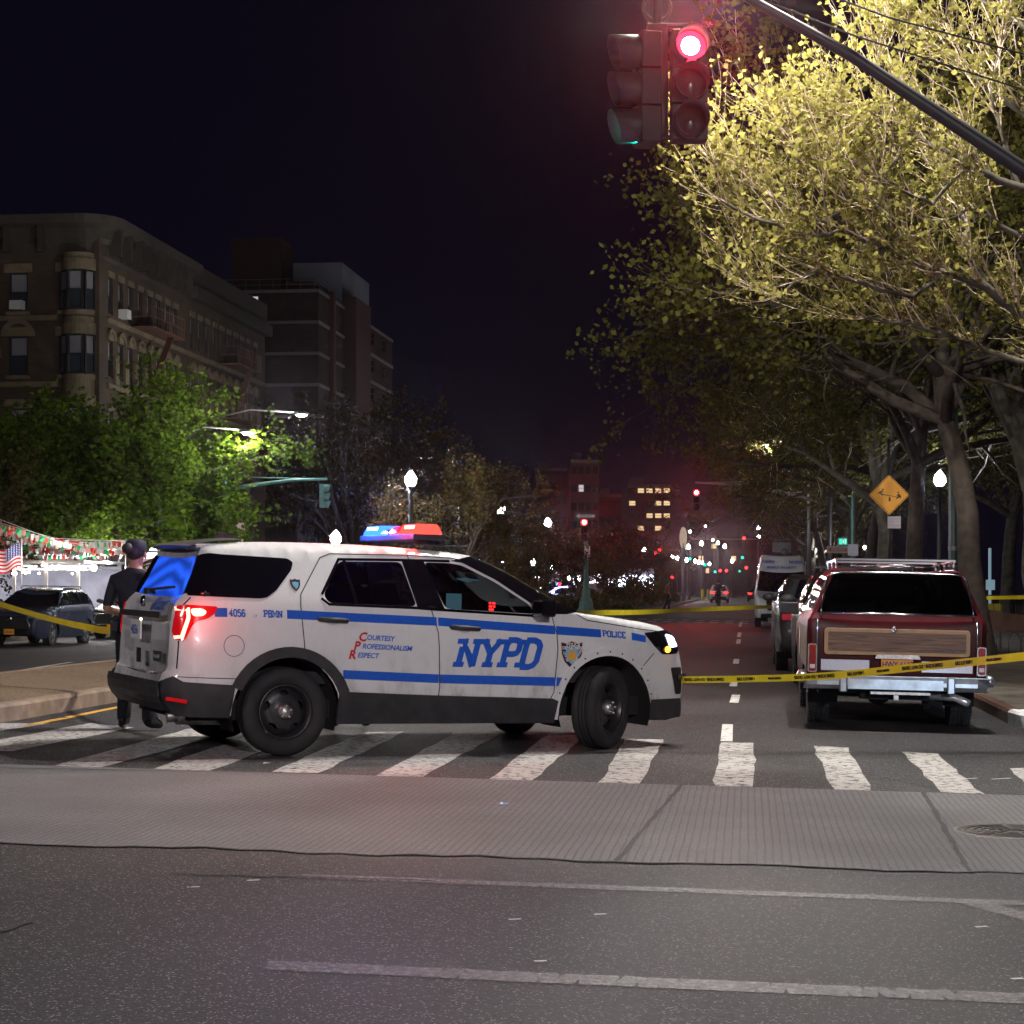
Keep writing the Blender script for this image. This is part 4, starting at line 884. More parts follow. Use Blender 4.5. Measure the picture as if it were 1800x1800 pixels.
# ================================================================ other vehicles
def car(kind, label, cat, M, col, group=None, name=None, front=False, rear=False, lights=None, plate=None, dirt=.1, detail=True, rails=False):
    """kind: suv / sedan; built from its own outline, 4.7 m long, origin under the middle"""
    root = thing(name or 'parked_car', label, cat, M, group)
    pm = carpaint('paint_%d' % int(sum(c*997*(i+1) for i, c in enumerate(col))), col, .18, dirt=dirt*.2, spec=.15, coat=.3)
    hh = 1.70 if kind == 'suv' else 1.45; bl = .70 if kind == 'suv' else .64
    def W(x, z):
        w_ = .93-.05*max(0, (.45-z)/.2) if z < bl*hh else .93-(z-bl*hh)*.55
        if x > 1.6: w_ -= .22*((x-1.6)/.75)**2
        if x < -1.6: w_ -= .16*((-1.6-x)/.75)**2
        return w_
    if kind == 'suv':
        sil = [(2.24, .24, .05, .12, 'body'), (2.34, .34, .08, .14, 'bumper'), (2.37, .60, .10, .14, 'body'), (2.34, .82, .10, .13, 'body'), (2.24, .98, .10, .10, 'hood'), (1.9, 1.06, .08, .06, 'hood'), (1.15, 1.16, .06, .04, 'hood'), (1.0, 1.20, .05, .10, 'windshield', 1), (.35, 1.58, .06, .12, 'roof', 1), (.1, 1.64, .08, .04, 'roof'),
               (-.5, 1.70, .08, .03, 'roof'), (-1.3, 1.67, .08, .03, 'roof'), (-1.9, 1.60, .08, .04, 'rear_window', 1), (-2.15, 1.18, .10, .08, 'body', 1), (-2.26, 1.05, .12, .07, 'body'), (-2.28, .72, .12, .08, 'body'), (-2.35, .62, .12, .10, 'bumper'), (-2.34, .42, .12, .10, 'bumper'), (-2.22, .34, .10, .06, 'bumper')]
        wins = [[(-1.95, 1.24), (-1.75, 1.52), (-1.0, 1.58), (-.95, 1.22)], [(-.86, 1.21), (-.9, 1.58), (-.12, 1.60), (-.05, 1.20)], [(.04, 1.20), (-.02, 1.59), (.28, 1.52), (.95, 1.19)]]; r = .36
    else:
        sil = [(2.24, .22, .05, .12, 'body'), (2.34, .32, .08, .14, 'bumper'), (2.36, .55, .10, .14, 'body'), (2.28, .72, .10, .12, 'hood'), (1.9, .84, .08, .06, 'hood'), (1.05, .95, .06, .04, 'hood'), (.9, .98, .05, .10, 'windshield', 1), (.15, 1.37, .06, .10, 'roof', 1), (-.1, 1.42, .08, .04, 'roof'),
               (-.6, 1.45, .08, .03, 'roof'), (-1.1, 1.40, .08, .05, 'rear_window', 1), (-1.8, 1.05, .08, .08, 'body', 1), (-2.2, 1.02, .10, .05, 'body'), (-2.28, .92, .12, .07, 'body'), (-2.33, .62, .12, .10, 'bumper'), (-2.32, .40, .12, .10, 'bumper'), (-2.2, .32, .10, .06, 'bumper')]
        wins = [[(-1.5, 1.02), (-1.1, 1.30), (-.62, 1.36), (-.58, 1.0)], [(-.5, 1.0), (-.53, 1.36), (-.02, 1.34), (.75, .98)]]; r = .33
    wb = 1.40; ar = [(-wb, r+.05), (wb, r+.05)]
    key = ('shell', kind, round(M.translation.x, 1)) 
    S = Shell(sil, W, ar, r, (.34, .24, .24), [], .16, n=2)
    i0 = len(S.line)//2; a, b = Vector(S.line[i0]), Vector(S.line[i0+1]); d = (b-a).normalized(); q = a+Vector((d.y, -d.x))*0.1
    S.inward = 1 if inpoly(np.array([tuple(q)]), S.outline)[0] else -1
    mbs = {k: MB() for k in ('body', 'hood', 'windshield', 'roof', 'rear_window', 'bumper')}
    S.sides(mbs['body']); S.wrap(mbs, 10, {'windshield': (.92, 'body'), 'rear_window': (.85, 'body')})
    mats = dict(body=pm, hood=pm, windshield=dglass, roof=pm, rear_window=dglass, bumper=blackpl)
    P = {}
    for k, mb in mbs.items(): P[k] = mb.build(k, mats[k], root); weld(P[k])
    mb = MB()
    for w_ in wins: S.patch(mb, rounded(w_, .04), .004, 0, (-1, 1), .25)
    mb.build('side_window', dglass, root)
    mb = wells(root, ar, .35, .88, .55, r); mb.box((0, 0, .36), (4.2, 1.5, .14)); mb.build('underbody', under, root)
    alloy = mat('alloy_grey', (.18, .18, .19), .3, metal=.7)
    for x_ in (-wb, wb):
        for y_ in (-.78, .78): wheel(root, x_, y_, r, .22, 0, 'spoke', r*.66, alloy, False, holes=6)
    for s_ in (-1, 1):
        mb = MB(); mb.sphere((.82, s_*1.0, bl*hh+.08), 1, 0, 10, (.09, .12, .08)); mb.build('door_mirror', pm if kind == 'sedan' else blackpl, root)
    if rails:
        mb = MB()
        for s_ in (-1, 1): mb.tube([(-1.6, s_*.62, 1.66), (-1.5, s_*.62, 1.735), (0, s_*.62, 1.735), (.15, s_*.62, 1.66)], .016, 6)
        for x_ in (-1.3, -.2): mb.bar((x_, -.62, 1.74), (x_, .62, 1.74), .05, .02)
        mb.build('roof_rails', blackpl, root)
    if front:
        zl = .86 if kind == 'suv' else .70
        for s_ in (-1, 1):
            mb = MB(); S.patch(mb, [(2.0, zl+.02), (2.25, zl+.05), (2.34, zl), (2.33, zl-.10), (2.2, zl-.08)], .008, 0, (s_,), .08)
            mb.prism(rounded([(.45, zl-.04), (.72, zl-.03), (.72, zl+.05), (.48, zl+.04)], .02), (2.37, 0, 0), (-.12, s_, 0), (0, 0, 1), (.06, 0, 0)); mb.build('headlight', lights or mat('lamp_glass', (.25, .26, .28), .1, metal=.5), root)
        g = rounded([(-.52, .50), (.52, .50), (.62, .58), (.50, .84), (.12, .88), (0, .83), (-.12, .88), (-.50, .84), (-.62, .58)], .06); sc = 1 if kind == 'suv' else .8
        pts = [(p[0], p[1]*sc) for p in g]; mb = MB(); mb.prism(pts, (2.46, 0, 0), (0, 1, 0), (0, 0, 1), (.06, 0, 0), tri=True); Gr = mb.build('grille', under, root)
        mb = MB(); mb.tube([Vector((2.525, p[0], p[1])) for p in pts+[pts[0]]], .016, 6); mb.lathe([(.001, .01), (.07, .008), (.08, 0)], 16, 0, 'X', c=(2.525, 0, .80*sc)); mb.build('grille_surround', chrome, Gr)
        mb = MB(); mb.box((2.54, 0, .43), (.01, .31, .155)); q_ = mb.build('licence_plate', MATS['plate_orange'], root)
        if plate:
            mb = MB(); put_text(mb, plate, .09, lambda a, b: Vector((2.547, -.14+a*.72, .395+b)), 0, bold=.002); mb.build('plate_number', navy, q_)
    if rear:
        zl = .98 if kind == 'suv' else .86; on = emat('tail_on', (1, .02, .015), 6)
        for s_ in (-1, 1):
            mb = MB(); mb.prism(rounded([(.42, zl-.07), (.80, zl-.09), (.82, zl+.08), (.45, zl+.05)], .02), (-2.27, 0, 0), (.10, s_, 0), (0, 0, 1), (-.09, 0, 0)); mb.build('taillight', on if rear == 'on' else MATS['wagon_lamp_red'], root)
        mb = MB(); mb.box((-2.37, 0, .80), (.01, .31, .155)); mb.build('licence_plate', pwhite if rear == 'on' else MATS['plate_orange'], root)
    return root, S
def at(s, t, yaw=AV): x, y = st(s, t); return tilt(x, y, yaw)
DN = AV+pi
car('suv', 'black SUV with roof rails parked directly ahead of the wood panelled wagon', 'car', at(1.62, 27.6), (.012, .012, .014), rear=True, rails=True, group='cars parked along the right kerb')
car('suv', 'dark grey low crossover, third in the row of cars along the right kerb', 'car', at(1.42, 34.6), (.02, .02, .024), rear=True, group='cars parked along the right kerb')
car('suv', 'dark blue SUV with chrome rimmed grille, facing the camera beyond the median', 'car', at(-20.95, 54.2, DN), (.022, .032, .06), front=True, plate='KZA 5627', rails=True, group='cars parked along the left kerb')
car('suv', 'black car parked behind the dark blue SUV, half hidden by the officer', 'car', at(-20.6, 62.0, DN), (.01, .01, .012), front=True, group='cars parked along the left kerb')
x_, y_ = st(-11.9, 0)
# police sedan beyond the second median, lights on
pc, PS = car('sedan', 'white police sedan with lit roof lights beyond the green hedge', 'police car', tilt(3.0, 122, 0.10+pi), (.7, .7, .7), name='police_sedan', front=False)
mb = MB(); mb.box((-.1, 0, 1.50), (.28, 1.1, .05)); b_ = mb.build('light_bar', blackpl, pc)
mb = MB(); mb.sphere((-.1, .42, 1.57), .13, 0, 10); mb.build('lamp_pod', emat('far_red', (1, .02, .04), 8), b_)
mb = MB(); mb.sphere((-.1, -.42, 1.57), .12, 0, 10); mb.build('lamp_pod', emat('far_blue', (.1, .25, 1), 8), b_)
add_light('beacon_light', 'POINT', (3.0, 121.2, 2.2), 900, (.35, .35, 1), .1)
car('suv', 'silver SUV driving away up the avenue with brake lights on', 'car', tilt(19.9, 180, AV), (.35, .33, .33), rear='on', name='moving_car', group='traffic on the avenue ahead')
car('sedan', 'dark sedan driving away beside the police van with red tail lights', 'car', tilt(26.6, 205, AV), (.03, .03, .03), rear='on', name='moving_car', group='traffic on the avenue ahead')

def van():
    x, y = 10.25, 71.8
    root = thing('police_van', 'tall white police van with black windscreen facing the camera by the right kerb', 'van', tilt(x, y, DN))
    def W(x, z): return (.99-.06*max(0, (.5-z)/.2) if z < 1.3 else .99-(z-1.3)*.14)-(.20*((x-2.2)/.75)**2 if x > 2.2 else 0)
    sil = [(2.80, .35, .05, .08, 'bumper'), (2.88, .5, .08, .10, 'body'), (2.86, .80, .08, .10, 'body'), (2.74, 1.08, .08, .10, 'hood'), (2.15, 1.36, .06, .08, 'windshield', 1), (1.50, 2.10, .06, .10, 'body', 1), (1.0, 2.60, .10, .06, 'roof'), (.5, 2.72, .12, .04, 'roof'), (-2.8, 2.70, .10, .03, 'body', 1), (-2.95, 2.4, .08, .02, 'body'), (-3.0, .5, .06, .02, 'body')]
    S = Shell(sil, W, [(-1.9, .42), (1.95, .42)], .35, (.35, .32, .35), [], .25, n=2)
    i0 = len(S.line)//2; a, b = Vector(S.line[i0]), Vector(S.line[i0+1]); d = (b-a).normalized(); q = a+Vector((d.y, -d.x))*0.1
    S.inward = 1 if inpoly(np.array([tuple(q)]), S.outline)[0] else -1
    mbs = {k: MB() for k in ('body', 'hood', 'windshield', 'roof', 'bumper')}; S.sides(mbs['body']); S.wrap(mbs, 10, {})
    for k, mb in mbs.items(): weld(mb.build(k, dict(body=white, hood=white, windshield=dglass, roof=white, bumper=blackpl)[k], root))
    for x_ in (-1.9, 1.95):
        for y_ in (-.85, .85): wheel(root, x_, y_, .355, .235, 0, 'spoke', .19, chrome, False, holes=8)
    mb = wells(root, [(-1.9, .42), (1.95, .42)], .35, .95, .5, .35); mb.box((0, 0, .45), (5.4, 1.6, .2)); mb.build('underbody', under, root)
    for s_ in (-1, 1):
        mb = MB(); mb.box((1.95, s_*1.17, 1.62), (.14, .2, .42)); mb.bar((1.95, s_*.9, 1.45), (1.95, s_*1.12, 1.5), .05, .05); mb.build('door_mirror', blackpl, root, bev=.04)
        mb = MB(); mb.prism(rounded([(.58, .78), (.80, .80), (.84, 1.12), (.70, 1.08), (.60, .92)], .03), (2.72, 0, 0), (-.3, s_, 0), (0, 0, 1), (.19, 0, 0)); mb.build('headlight', MATS['lamp_glass'], root)
    mb = MB(); mb.prism(rounded([(-.50, .62), (.50, .62), (.58, .98), (-.58, .98)], .05), (2.90, 0, 0), (0, 1, 0), (-.16, 0, 1), (.12, 0, 0)); mb.build('grille', under, root)
    mb = MB(); mb.bar((.5, -.35, 3.0), (.5, .35, 3.0), .05, .38); mb.sphere((.6, .1, 2.85), .12); mb.build('roof_screen', mat('roof_box', (.12, .12, .12), .5), root)
    mb = MB()
    def wf(y, z):  # front face of the nose of the roof
        return Vector((1.50-(z-2.10)*1.0+.10, y, z))+Vector((.035, 0, .03))
    put_text(mb, 'NYPD', .17, lambda a, b: wf(-.74+a, 2.36+b*.9), 0, bold=.004, spacing=1.1); put_text(mb, 'NYPD', .17, lambda a, b: wf(.26+a, 2.36+b*.9), 0, bold=.004, spacing=1.1); put_text(mb, 'MOBILE SECURITY', .12, lambda a, b: wf(-.55+a, 2.17+b*.9), 0, bold=.004, spacing=1.1)
    put_text(mb, 'NYPD', .14, lambda a, b: Vector((2.30-b*.7+.12, -.25+a, 1.27+b*.35+.06)), 0, bold=.004)
    put_text(mb, 'POLICE', .16, lambda a, b: Vector((2.52-b*.7+.11, -.33+a, 1.16+b*.35+.05)), 0, bold=.004)
    mb.build('lettering', blue, root)
    mb = MB(); mb.bar(Vector((2.2, -.1, 1.33))+Vector((.09, 0, .04)), Vector((2.2, .5, 1.33))+Vector((.09, 0, .04)), .05, .03); mb.build('wiper', under, root)
van()
# ================================================================ ground, roads, kerbs
def struct(name, mb, m, **k): return tag(mb.build(name, m, **k), kind='structure')
asph, *_ = asphalt('asphalt', (0.032, 0.030, 0.032), (0.30, 0.28, 0.28))
asph2, *_ = asphalt('asphalt_near', (0.034, 0.031, 0.034), (0.26, 0.23, 0.24), grain=1.0, patch=0.42)
mb = MB()
ss = [-120, -60, -23, -20.5, -16, -9.6, -7, -3, 0, 1.5, 3, 6, 12, 40, 150]; ts = [-40, -10, 0, 4, 8, 12, 16, 20, 26, 34, 45, 60, 80, 110, 150, 220, 320, 500, 690]
vs = [g3(*st(s, t)) for t in ts for s in ss]; n = len(ss)
mb.add(vs, [(j*n+i, j*n+i+1, (j+1)*n+i+1, (j+1)*n+i) for j in range(len(ts)-1) for i in range(n-1)])
struct('road', mb, asph)
def sheet(name, pix, m, dz, world=None, n=12):
    """a thin sheet laid on the road; outline given on the ground"""
    P = [Vector((*G(*p), 0)) for p in pix] if world is None else [Vector((*p, 0)) for p in world]
    mb = MB(); mb.add([g3(p.x, p.y, dz) for p in P], [tuple(range(len(P)))]); return mb
near = [G(x, 1484+x*0.0302+2.0*sin(x*.013)+1.5*sin(x*.05)) for x in range(-4500, 6001, 60)]
mb = MB(); n = len(near); mb.add([g3(*p, .004) for p in near]+[g3(p[0], .5, .004) for p in near], [(n+i, n+i+1, i+1, i) for i in range(n-1)])
struct('road_surface_near', mb, asph2)
# ribbed concrete strip across the junction
m, t, b = newmat('ribbed_concrete'); N = t.nodes.new; L = t.links.new
tc = N('ShaderNodeTexCoord'); mp = N('ShaderNodeMapping'); mp.inputs['Rotation'].default_value = (0, 0, 0.125); L(tc.outputs['Object'], mp.inputs[0])
wv = N('ShaderNodeTexWave'); wv.wave_type = 'BANDS'; wv.bands_direction = 'X'; wv.inputs['Scale'].default_value = 7.0; wv.inputs['Distortion'].default_value = 1.2; wv.inputs['Detail'].default_value = 2; wv.inputs['Detail Scale'].default_value = .35; L(mp.outputs[0], wv.inputs[0])
n1 = N('ShaderNodeTexNoise'); n1.inputs['Scale'].default_value = 45; n1.inputs['Detail'].default_value = 6; n1.inputs['Roughness'].default_value = .8; L(tc.outputs['Object'], n1.inputs[0])
n2 = N('ShaderNodeTexNoise'); n2.inputs['Scale'].default_value = .8; n2.inputs['Detail'].default_value = 6; L(tc.outputs['Object'], n2.inputs[0])
r0 = N('ShaderNodeMapRange'); r0.inputs[1].default_value = 0.0; r0.inputs[2].default_value = 0.28; r0.inputs[3].default_value = 0.62; r0.inputs[4].default_value = 1.0; L(wv.outputs['Fac'], r0.inputs[0])
r1 = N('ShaderNodeMapRange'); r1.inputs[1].default_value = .3; r1.inputs[2].default_value = .7; r1.inputs[3].default_value = .62; r1.inputs[4].default_value = 1.35; L(n1.outputs[0], r1.inputs[0])
r2 = N('ShaderNodeMapRange'); r2.inputs[1].default_value = .3; r2.inputs[2].default_value = .7; r2.inputs[3].default_value = .72; r2.inputs[4].default_value = 1.2; L(n2.outputs[0], r2.inputs[0])
m1 = N('ShaderNodeMath'); m1.operation = 'MULTIPLY'; L(r0.outputs[0], m1.inputs[0]); L(r1.outputs[0], m1.inputs[1]); m2 = N('ShaderNodeMath'); m2.operation = 'MULTIPLY'; L(m1.outputs[0], m2.inputs[0]); L(r2.outputs[0], m2.inputs[1])
sc = N('ShaderNodeVectorMath'); sc.operation = 'SCALE'; sc.inputs[0].default_value = (.150, .144, .150); L(m2.outputs[0], sc.inputs['Scale']); L(sc.outputs[0], b.inputs['Base Color']); b.inputs['Roughness'].default_value = .62; b.inputs['Specular IOR Level'].default_value = .25
bp = N('ShaderNodeBump'); bp.inputs['Strength'].default_value = .7; bp.inputs['Distance'].default_value = .012; L(m2.outputs[0], bp.inputs['Height']); L(bp.outputs[0], b.inputs['Normal'])
conc = m
far = [G(x, 1345+(x)*(55/1800)) for x in range(-4500, 6001, 60)]
jn = [(1200, 1380), (1085, 1516), (1622, 1393), (1706, 1537)]
mb = MB(); n = len(far); mb.add([g3(*p, .008) for p in far]+[g3(*p, .008) for p in near], [(n+i, n+i+1, i+1, i) for i in range(n-1)]); struct('concrete_strip', mb, conc)
tar = mat('tar', (0.016, 0.014, 0.014), .8)
mb = MB()
def road_line(pts, w, dz, mb, jit=0.0):
    P = [Vector(p) for p in pts]
    for i in range(len(P)-1):
        a, b_ = P[i], P[i+1]; d = (b_-a).normalized(); nn = Vector((-d.y, d.x))
        w0 = w*(1+jit*(random.random()-.5)); w1 = w*(1+jit*(random.random()-.5))
        mb.add([g3(*(a-nn*w0/2), dz), g3(*(b_-nn*w1/2), dz), g3(*(b_+nn*w1/2), dz), g3(*(a+nn*w0/2), dz)], [(0, 1, 2, 3)])
def wob(a, b, n, amp): 
    a = Vector(a); b = Vector(b); d = (b-a).normalized(); nn = Vector((-d.y, d.x))
    return [tuple(a+(b-a)*i/n+nn*(random.random()-.5)*amp) for i in range(n+1)]
road_line(wob(G(1200, 1381), G(1085, 1516), 14, .012), .03, .012, mb, .8); road_line(wob(G(1622, 1394), G(1706, 1537), 14, .012), .03, .012, mb, .8)
road_line([near[i] for i in range(len(near))], .020, .011, mb, 1.0); road_line(wob(G(1130, 1308), G(1800, 1322), 20, .03), .02, .008, mb, .8); road_line(wob(G(0, 1352), G(760, 1366), 16, .02), .02, .012, mb, .6)
road_line(wob(G(300, 1538), G(760, 1551), 14, .03), .03, .009, mb, .8); road_line(wob(G(60, 1622), G(0, 1640), 6, .03), .03, .009, mb, .8)
struct('road_joints', mb, tar)
# crossing bars
bar_m = paintmark('crossing_paint', (.44, .42, .40), .43, 15, .07); worn_m = paintmark('crossing_paint_worn', (.40, .38, .37), .42, 20, .10)
line_m = paintmark('old_line_paint', (.17, .15, .158), .44, 34, .22, .85); line_w = paintmark('fresh_line_paint', (.6, .58, .56), .40, 8); yel_m = paintmark('yellow_paint', (.62, .34, .05), .40, 8)
def bars(lst, m, name):
    mb = MB()
    for a, b_, c, d in lst:
        A, B, Cc, D = [Vector(G(*p)) for p in (a, b_, c, d)]; k = 9; lft = []; rgt = []
        for i in range(k+1):
            f = i/k; j1 = (random.random()-.5)*.035; j2 = (random.random()-.5)*.035
            p = A.lerp(D, f); q = B.lerp(Cc, f); e = (q-p).normalized(); lft.append(p+e*j1); rgt.append(q+e*j2)
        for i in range(k): mb.add([g3(*lft[i+1], .006), g3(*rgt[i+1], .006), g3(*rgt[i], .006), g3(*lft[i], .006)], [(0, 1, 2, 3)])
    return struct(name, mb, m)
# corners: far-left, far-right, near-right, near-left
bars([((1268, 1306), (1327, 1307), (1326, 1384), (1254, 1383)), ((1584, 1322), (1648, 1326), (1728, 1397), (1655, 1394)), ((1428, 1312), (1490, 1315), (1532, 1391), (1466, 1389)), ((1100, 1300), (1168, 1301), (1126, 1379), (1053, 1377)),
      ((962, 1292), (1030, 1293), (936, 1374), (858, 1372)), ((0, 1284), (90, 1272), (40, 1272), (-60, 1296))][:5]+[((1772, 1352), (1820, 1350), (1890, 1400), (1830, 1398))], bar_m, 'crosswalk_markings')
bars([((800, 1288), (880, 1289), (745, 1367), (663, 1365)), ((640, 1288), (712, 1287), (560, 1361), (476, 1358)), ((480, 1280), (560, 1283), (372, 1356), (262, 1354)), ((330, 1282), (420, 1284), (178, 1351), (88, 1349)), ((160, 1272), (235, 1280), (20, 1322), (-90, 1318)), ((0, 1272), (85, 1273), (-60, 1296), (-140, 1290))], worn_m, 'crosswalk_markings_worn')
mb = MB(); road_line([G(1277, 1304), G(1279, 1274)], .11, .0065, mb); road_line([G(x, y) for x, y in ((1290, 1236), (1294, 1222))], .11, .006, mb)
for y in (1203, 1163, 1128, 1116, 1098): Y0 = 1310-(y-1026)*.115; road_line([G(Y0-1.0, y+4), G(Y0+.8, y-4)], .11, .006, mb)
for k in range(15):
    for t0 in (76.0, 80.5): 
        s0 = -5.6+k*.62; road_line([st(s0, t0), st(s0, t0+.8)], .35, .006, mb)
for t0 in (18.3,): pass
road_line([G(-20, 1187), G(205, 1160)], .12, .006, mb); road_line([G(-20, 1203), G(60, 1192), G(205, 1180)], .12, .006, mb); road_line([G(35, 1167), G(125, 1150)], .12, .006, mb)
for x in (1700, 1760): road_line([G(x-18, 1371), G(x+18, 1369)], .025, .006, mb)
for x, y in ((445, 1552), (905, 1621), (950, 1695), (1055, 1612), (1725, 1634), (1788, 1726), (340, 1564)): road_line([G(x-11, y), G(x+11, y-1)], .02, .012, mb)
struct('lane_markings', mb, line_w)
mb = MB(); road_line(wob(G(40, 1278), G(212, 1243), 8, .01), .10, .006, mb, .2); road_line([st(-6.55, 22), st(-6.55, 72)], .10, .006, mb); struct('yellow_line', mb, yel_m)
mb = MB(); road_line(wob(G(520, 1542), G(1990, 1598), 40, .015), .13, .0085, mb, .12); road_line(wob(G(470, 1700), G(1300, 1738), 24, .015), .17, .0085, mb, .12); road_line(wob(G(1300, 1738), G(1960, 1765), 24, .015), .17, .0085, mb, .12); road_line(wob(G(1700, 1587), G(1900, 1640), 8, .02), .15, .0088, mb, .3)
struct('faded_lines', mb, line_m)
# manhole
iron = mat('cast_iron', (.035, .03, .028), .45, metal=.5, noise=.4, nscale=30)
x, y = G(1786, 1465); mo = thing('manhole_cover', 'round cast iron manhole cover in the ribbed concrete', 'manhole', g3(x, y, .008))
mb = MB(); mb.lathe([(.001, .003), (.30, .003), (.31, .0)], 32); mb.build('lid', iron, mo)
mb = MB()
for k in range(6):
    r = .06+k*.045; mb.lathe([(r, .003), (r, .008), (r+.018, .008), (r+.018, .003)], 32)
for k in range(8): a = 2*pi*k/8; mb.bar((.05*cos(a), .05*sin(a), .006), (.29*cos(a), .29*sin(a), .006), .02, .006)
mb.build('lid_ribs', iron, mo)
mb = MB(); mb.lathe([(.315, .002), (.32, .009), (.36, .009), (.37, 0)], 32); mb.build('rim', mat('iron_rust', (.06, .035, .025), .6), mo)

# kerbs and pavements
kerb_m = mat('kerb_stone', (.20, .14, .095), .75, noise=.35, nscale=5, bump=.3, bscale=30); kerb_w = mat('kerb_white', (.55, .56, .56), .7, noise=.25, nscale=12, bump=.3)
pav_m, *_ = asphalt('pavement_concrete', (.20, .16, .125), (.3, .27, .22), grain=.6, rough=.75); soil_m = mat('park_soil', (.035, .028, .018), .95, noise=.5, nscale=3, bump=.6, bscale=15)
def kerb_run(pts, h, w, mb, inner=1):
    P = [Vector(p) for p in pts]; n = len(P); rows = []
    for i, p in enumerate(P):
        d = (P[min(i+1, n-1)]-P[max(i-1, 0)]).normalized(); nn = Vector((-d.y, d.x))*inner; q = p+nn*w
        r = .03; rows.append([g3(*p, -.02), g3(*p, h-r), g3(*(p+nn*r), h), g3(*q, h), g3(*q, -.02)])
    for i in range(n-1):
        for j in range(4): mb.add([rows[i][j], rows[i+1][j], rows[i+1][j+1], rows[i][j+1]], [(0, 1, 2, 3)], 0, j in (1,))
def slab(pts, h, mb): mb.add([g3(*p, h) for p in pts], [tuple(range(len(pts)))])
# first median: its near nose stands just left of the frame
mnose = [st(-9.4, 90)]+[st(-9.4, t) for t in (60, 40, 25, 18.5)]+[st(-9.0, 16.2), st(-8.3, 15.3), st(-7.7, 15.4), st(-7.15, 16.4), st(-7.0, 17.5)]+[st(-7.0, t) for t in (20, 25, 40, 60, 72)]
mnose = mnose[1:]
mb = MB(); kerb_run(mnose, .17, .16, mb, 1); struct('median_kerb', mb, kerb_m)
mb = MB()
for a, b_ in ((15.4, 17), (17, 20), (20, 26), (26, 40), (40, 72)): slab([st(-9.25, a), st(-7.15, a), st(-7.15, b_), st(-9.25, b_)], .165, mb)
struct('median', mb, asphalt('median_paving', (.15, .105, .07), (.22, .17, .12), grain=.6, rough=.8)[0])
# second median with its hedge
m2 = [st(-10.6, t) for t in (260, 160, 120, 95)]+[st(-10.2, 90), st(-9, 88.2), st(-7.4, 88.4), st(-6.7, 90)]+[st(-5.6, 98), st(-5.2, 110)]+[st(-5.0, t) for t in (140, 200, 260)]
mb = MB(); kerb_run(m2, .17, .18, mb, 1); struct('median_kerb', mb, kerb_m)
mb = MB(); slab([st(-10.4, 92), st(-6.8, 92), st(-5.2, 112), st(-5.2, 260), st(-10.4, 260)], .16, mb); slab([st(-10.3, 90), st(-9, 88.5), st(-7.4, 88.6), st(-6.8, 92), st(-10.4, 92)], .16, mb); struct('median', mb, soil_m)
# right kerb and park side
kx = [st(2.85, t) for t in (74, 60, 45, 35, 28, 23, 21.0)]
mb = MB(); kerb_run(kx, .15, .16, mb, 1); struct('kerb', mb, mat('steel_faced_kerb', (.07, .035, .022), .5, metal=.3, noise=.4, nscale=6))
cor = [st(2.85, 21.0), st(2.9, 20.4), st(3.1, 19.8), st(3.5, 19.1), st(4.2, 18.5), st(5.0, 18.1), st(6.5, 17.9), st(12, 17.8), st(40, 17.8)]
mb = MB(); kerb_run(cor, .16, .36, mb, 1); struct('kerb', mb, kerb_w)
mb = MB(); slab([st(2.99, 74)]+[st(2.99, 21)]+[st(3.5, 20.6), st(3.9, 19.8), st(4.5, 19.0), st(5.2, 18.5), st(6.6, 18.25), st(40, 18.1), st(40, 74)], .145, mb)
struct('sidewalk', mb, mat('sidewalk_dark', (.055, .045, .035), .9, noise=.5, nscale=2.5, bump=.5, bscale=12))
mb = MB(); slab([st(6.6, 24), st(40, 24), st(40, 27.5), st(6.6, 27.5)], .152, mb); slab([st(6.6, 31), st(60, 31), st(60, 36), st(6.6, 36)], .152, mb); struct('path', mb, pav_m)
mb = MB(); kerb_run([st(2.85, t) for t in (420, 200, 130, 100, 90, 86)], .15, .16, mb, 1); slab([st(3.1, 86), st(90, 86), st(90, 420), st(3.1, 420)], .145, mb); struct('sidewalk', mb, soil_m)
mb = MB(); kerb_run([st(-22.6, t) for t in (40, 60, 72, 82)], .15, .16, mb, 1); slab([st(-60, 38), st(-22.75, 38), st(-22.75, 160), st(-60, 160)], .145, mb); struct('sidewalk', mb, pav_m)
# ================================================================ trees
def leafmat(name, c1, c2, tr=0.35):
    m = bpy.data.materials.new(name); m.use_nodes = True; MATS[name] = m; t = m.node_tree; t.nodes.clear(); N = t.nodes.new; L = t.links.new
    g = N('ShaderNodeNewGeometry'); cr = N('ShaderNodeMix'); cr.data_type = 'RGBA'; cr.inputs[6].default_value = (*c1, 1); cr.inputs[7].default_value = (*c2, 1); L(g.outputs['Random Per Island'], cr.inputs[0])
    d = N('ShaderNodeBsdfDiffuse'); tl = N('ShaderNodeBsdfTranslucent'); mx = N('ShaderNodeMixShader'); mx.inputs[0].default_value = tr
    L(cr.outputs[2], d.inputs[0]); L(cr.outputs[2], tl.inputs[0]); L(d.outputs[0], mx.inputs[1]); L(tl.outputs[0], mx.inputs[2]); o = N('ShaderNodeOutputMaterial'); L(mx.outputs[0], o.inputs[0]); return m
lf_hero = leafmat('young_leaves', (.15, .145, .035), (.25, .22, .06)); lf_park = leafmat('park_leaves', (.060, .060, .013), (.105, .098, .022)); lf_green = leafmat('green_leaves', (.045, .085, .006), (.085, .13, .012), .45); lf_far = leafmat('far_leaves', (.045, .036, .013), (.08, .062, .02)); lf_hedge = leafmat('hedge_leaves', (.05, .06, .012), (.10, .09, .02))
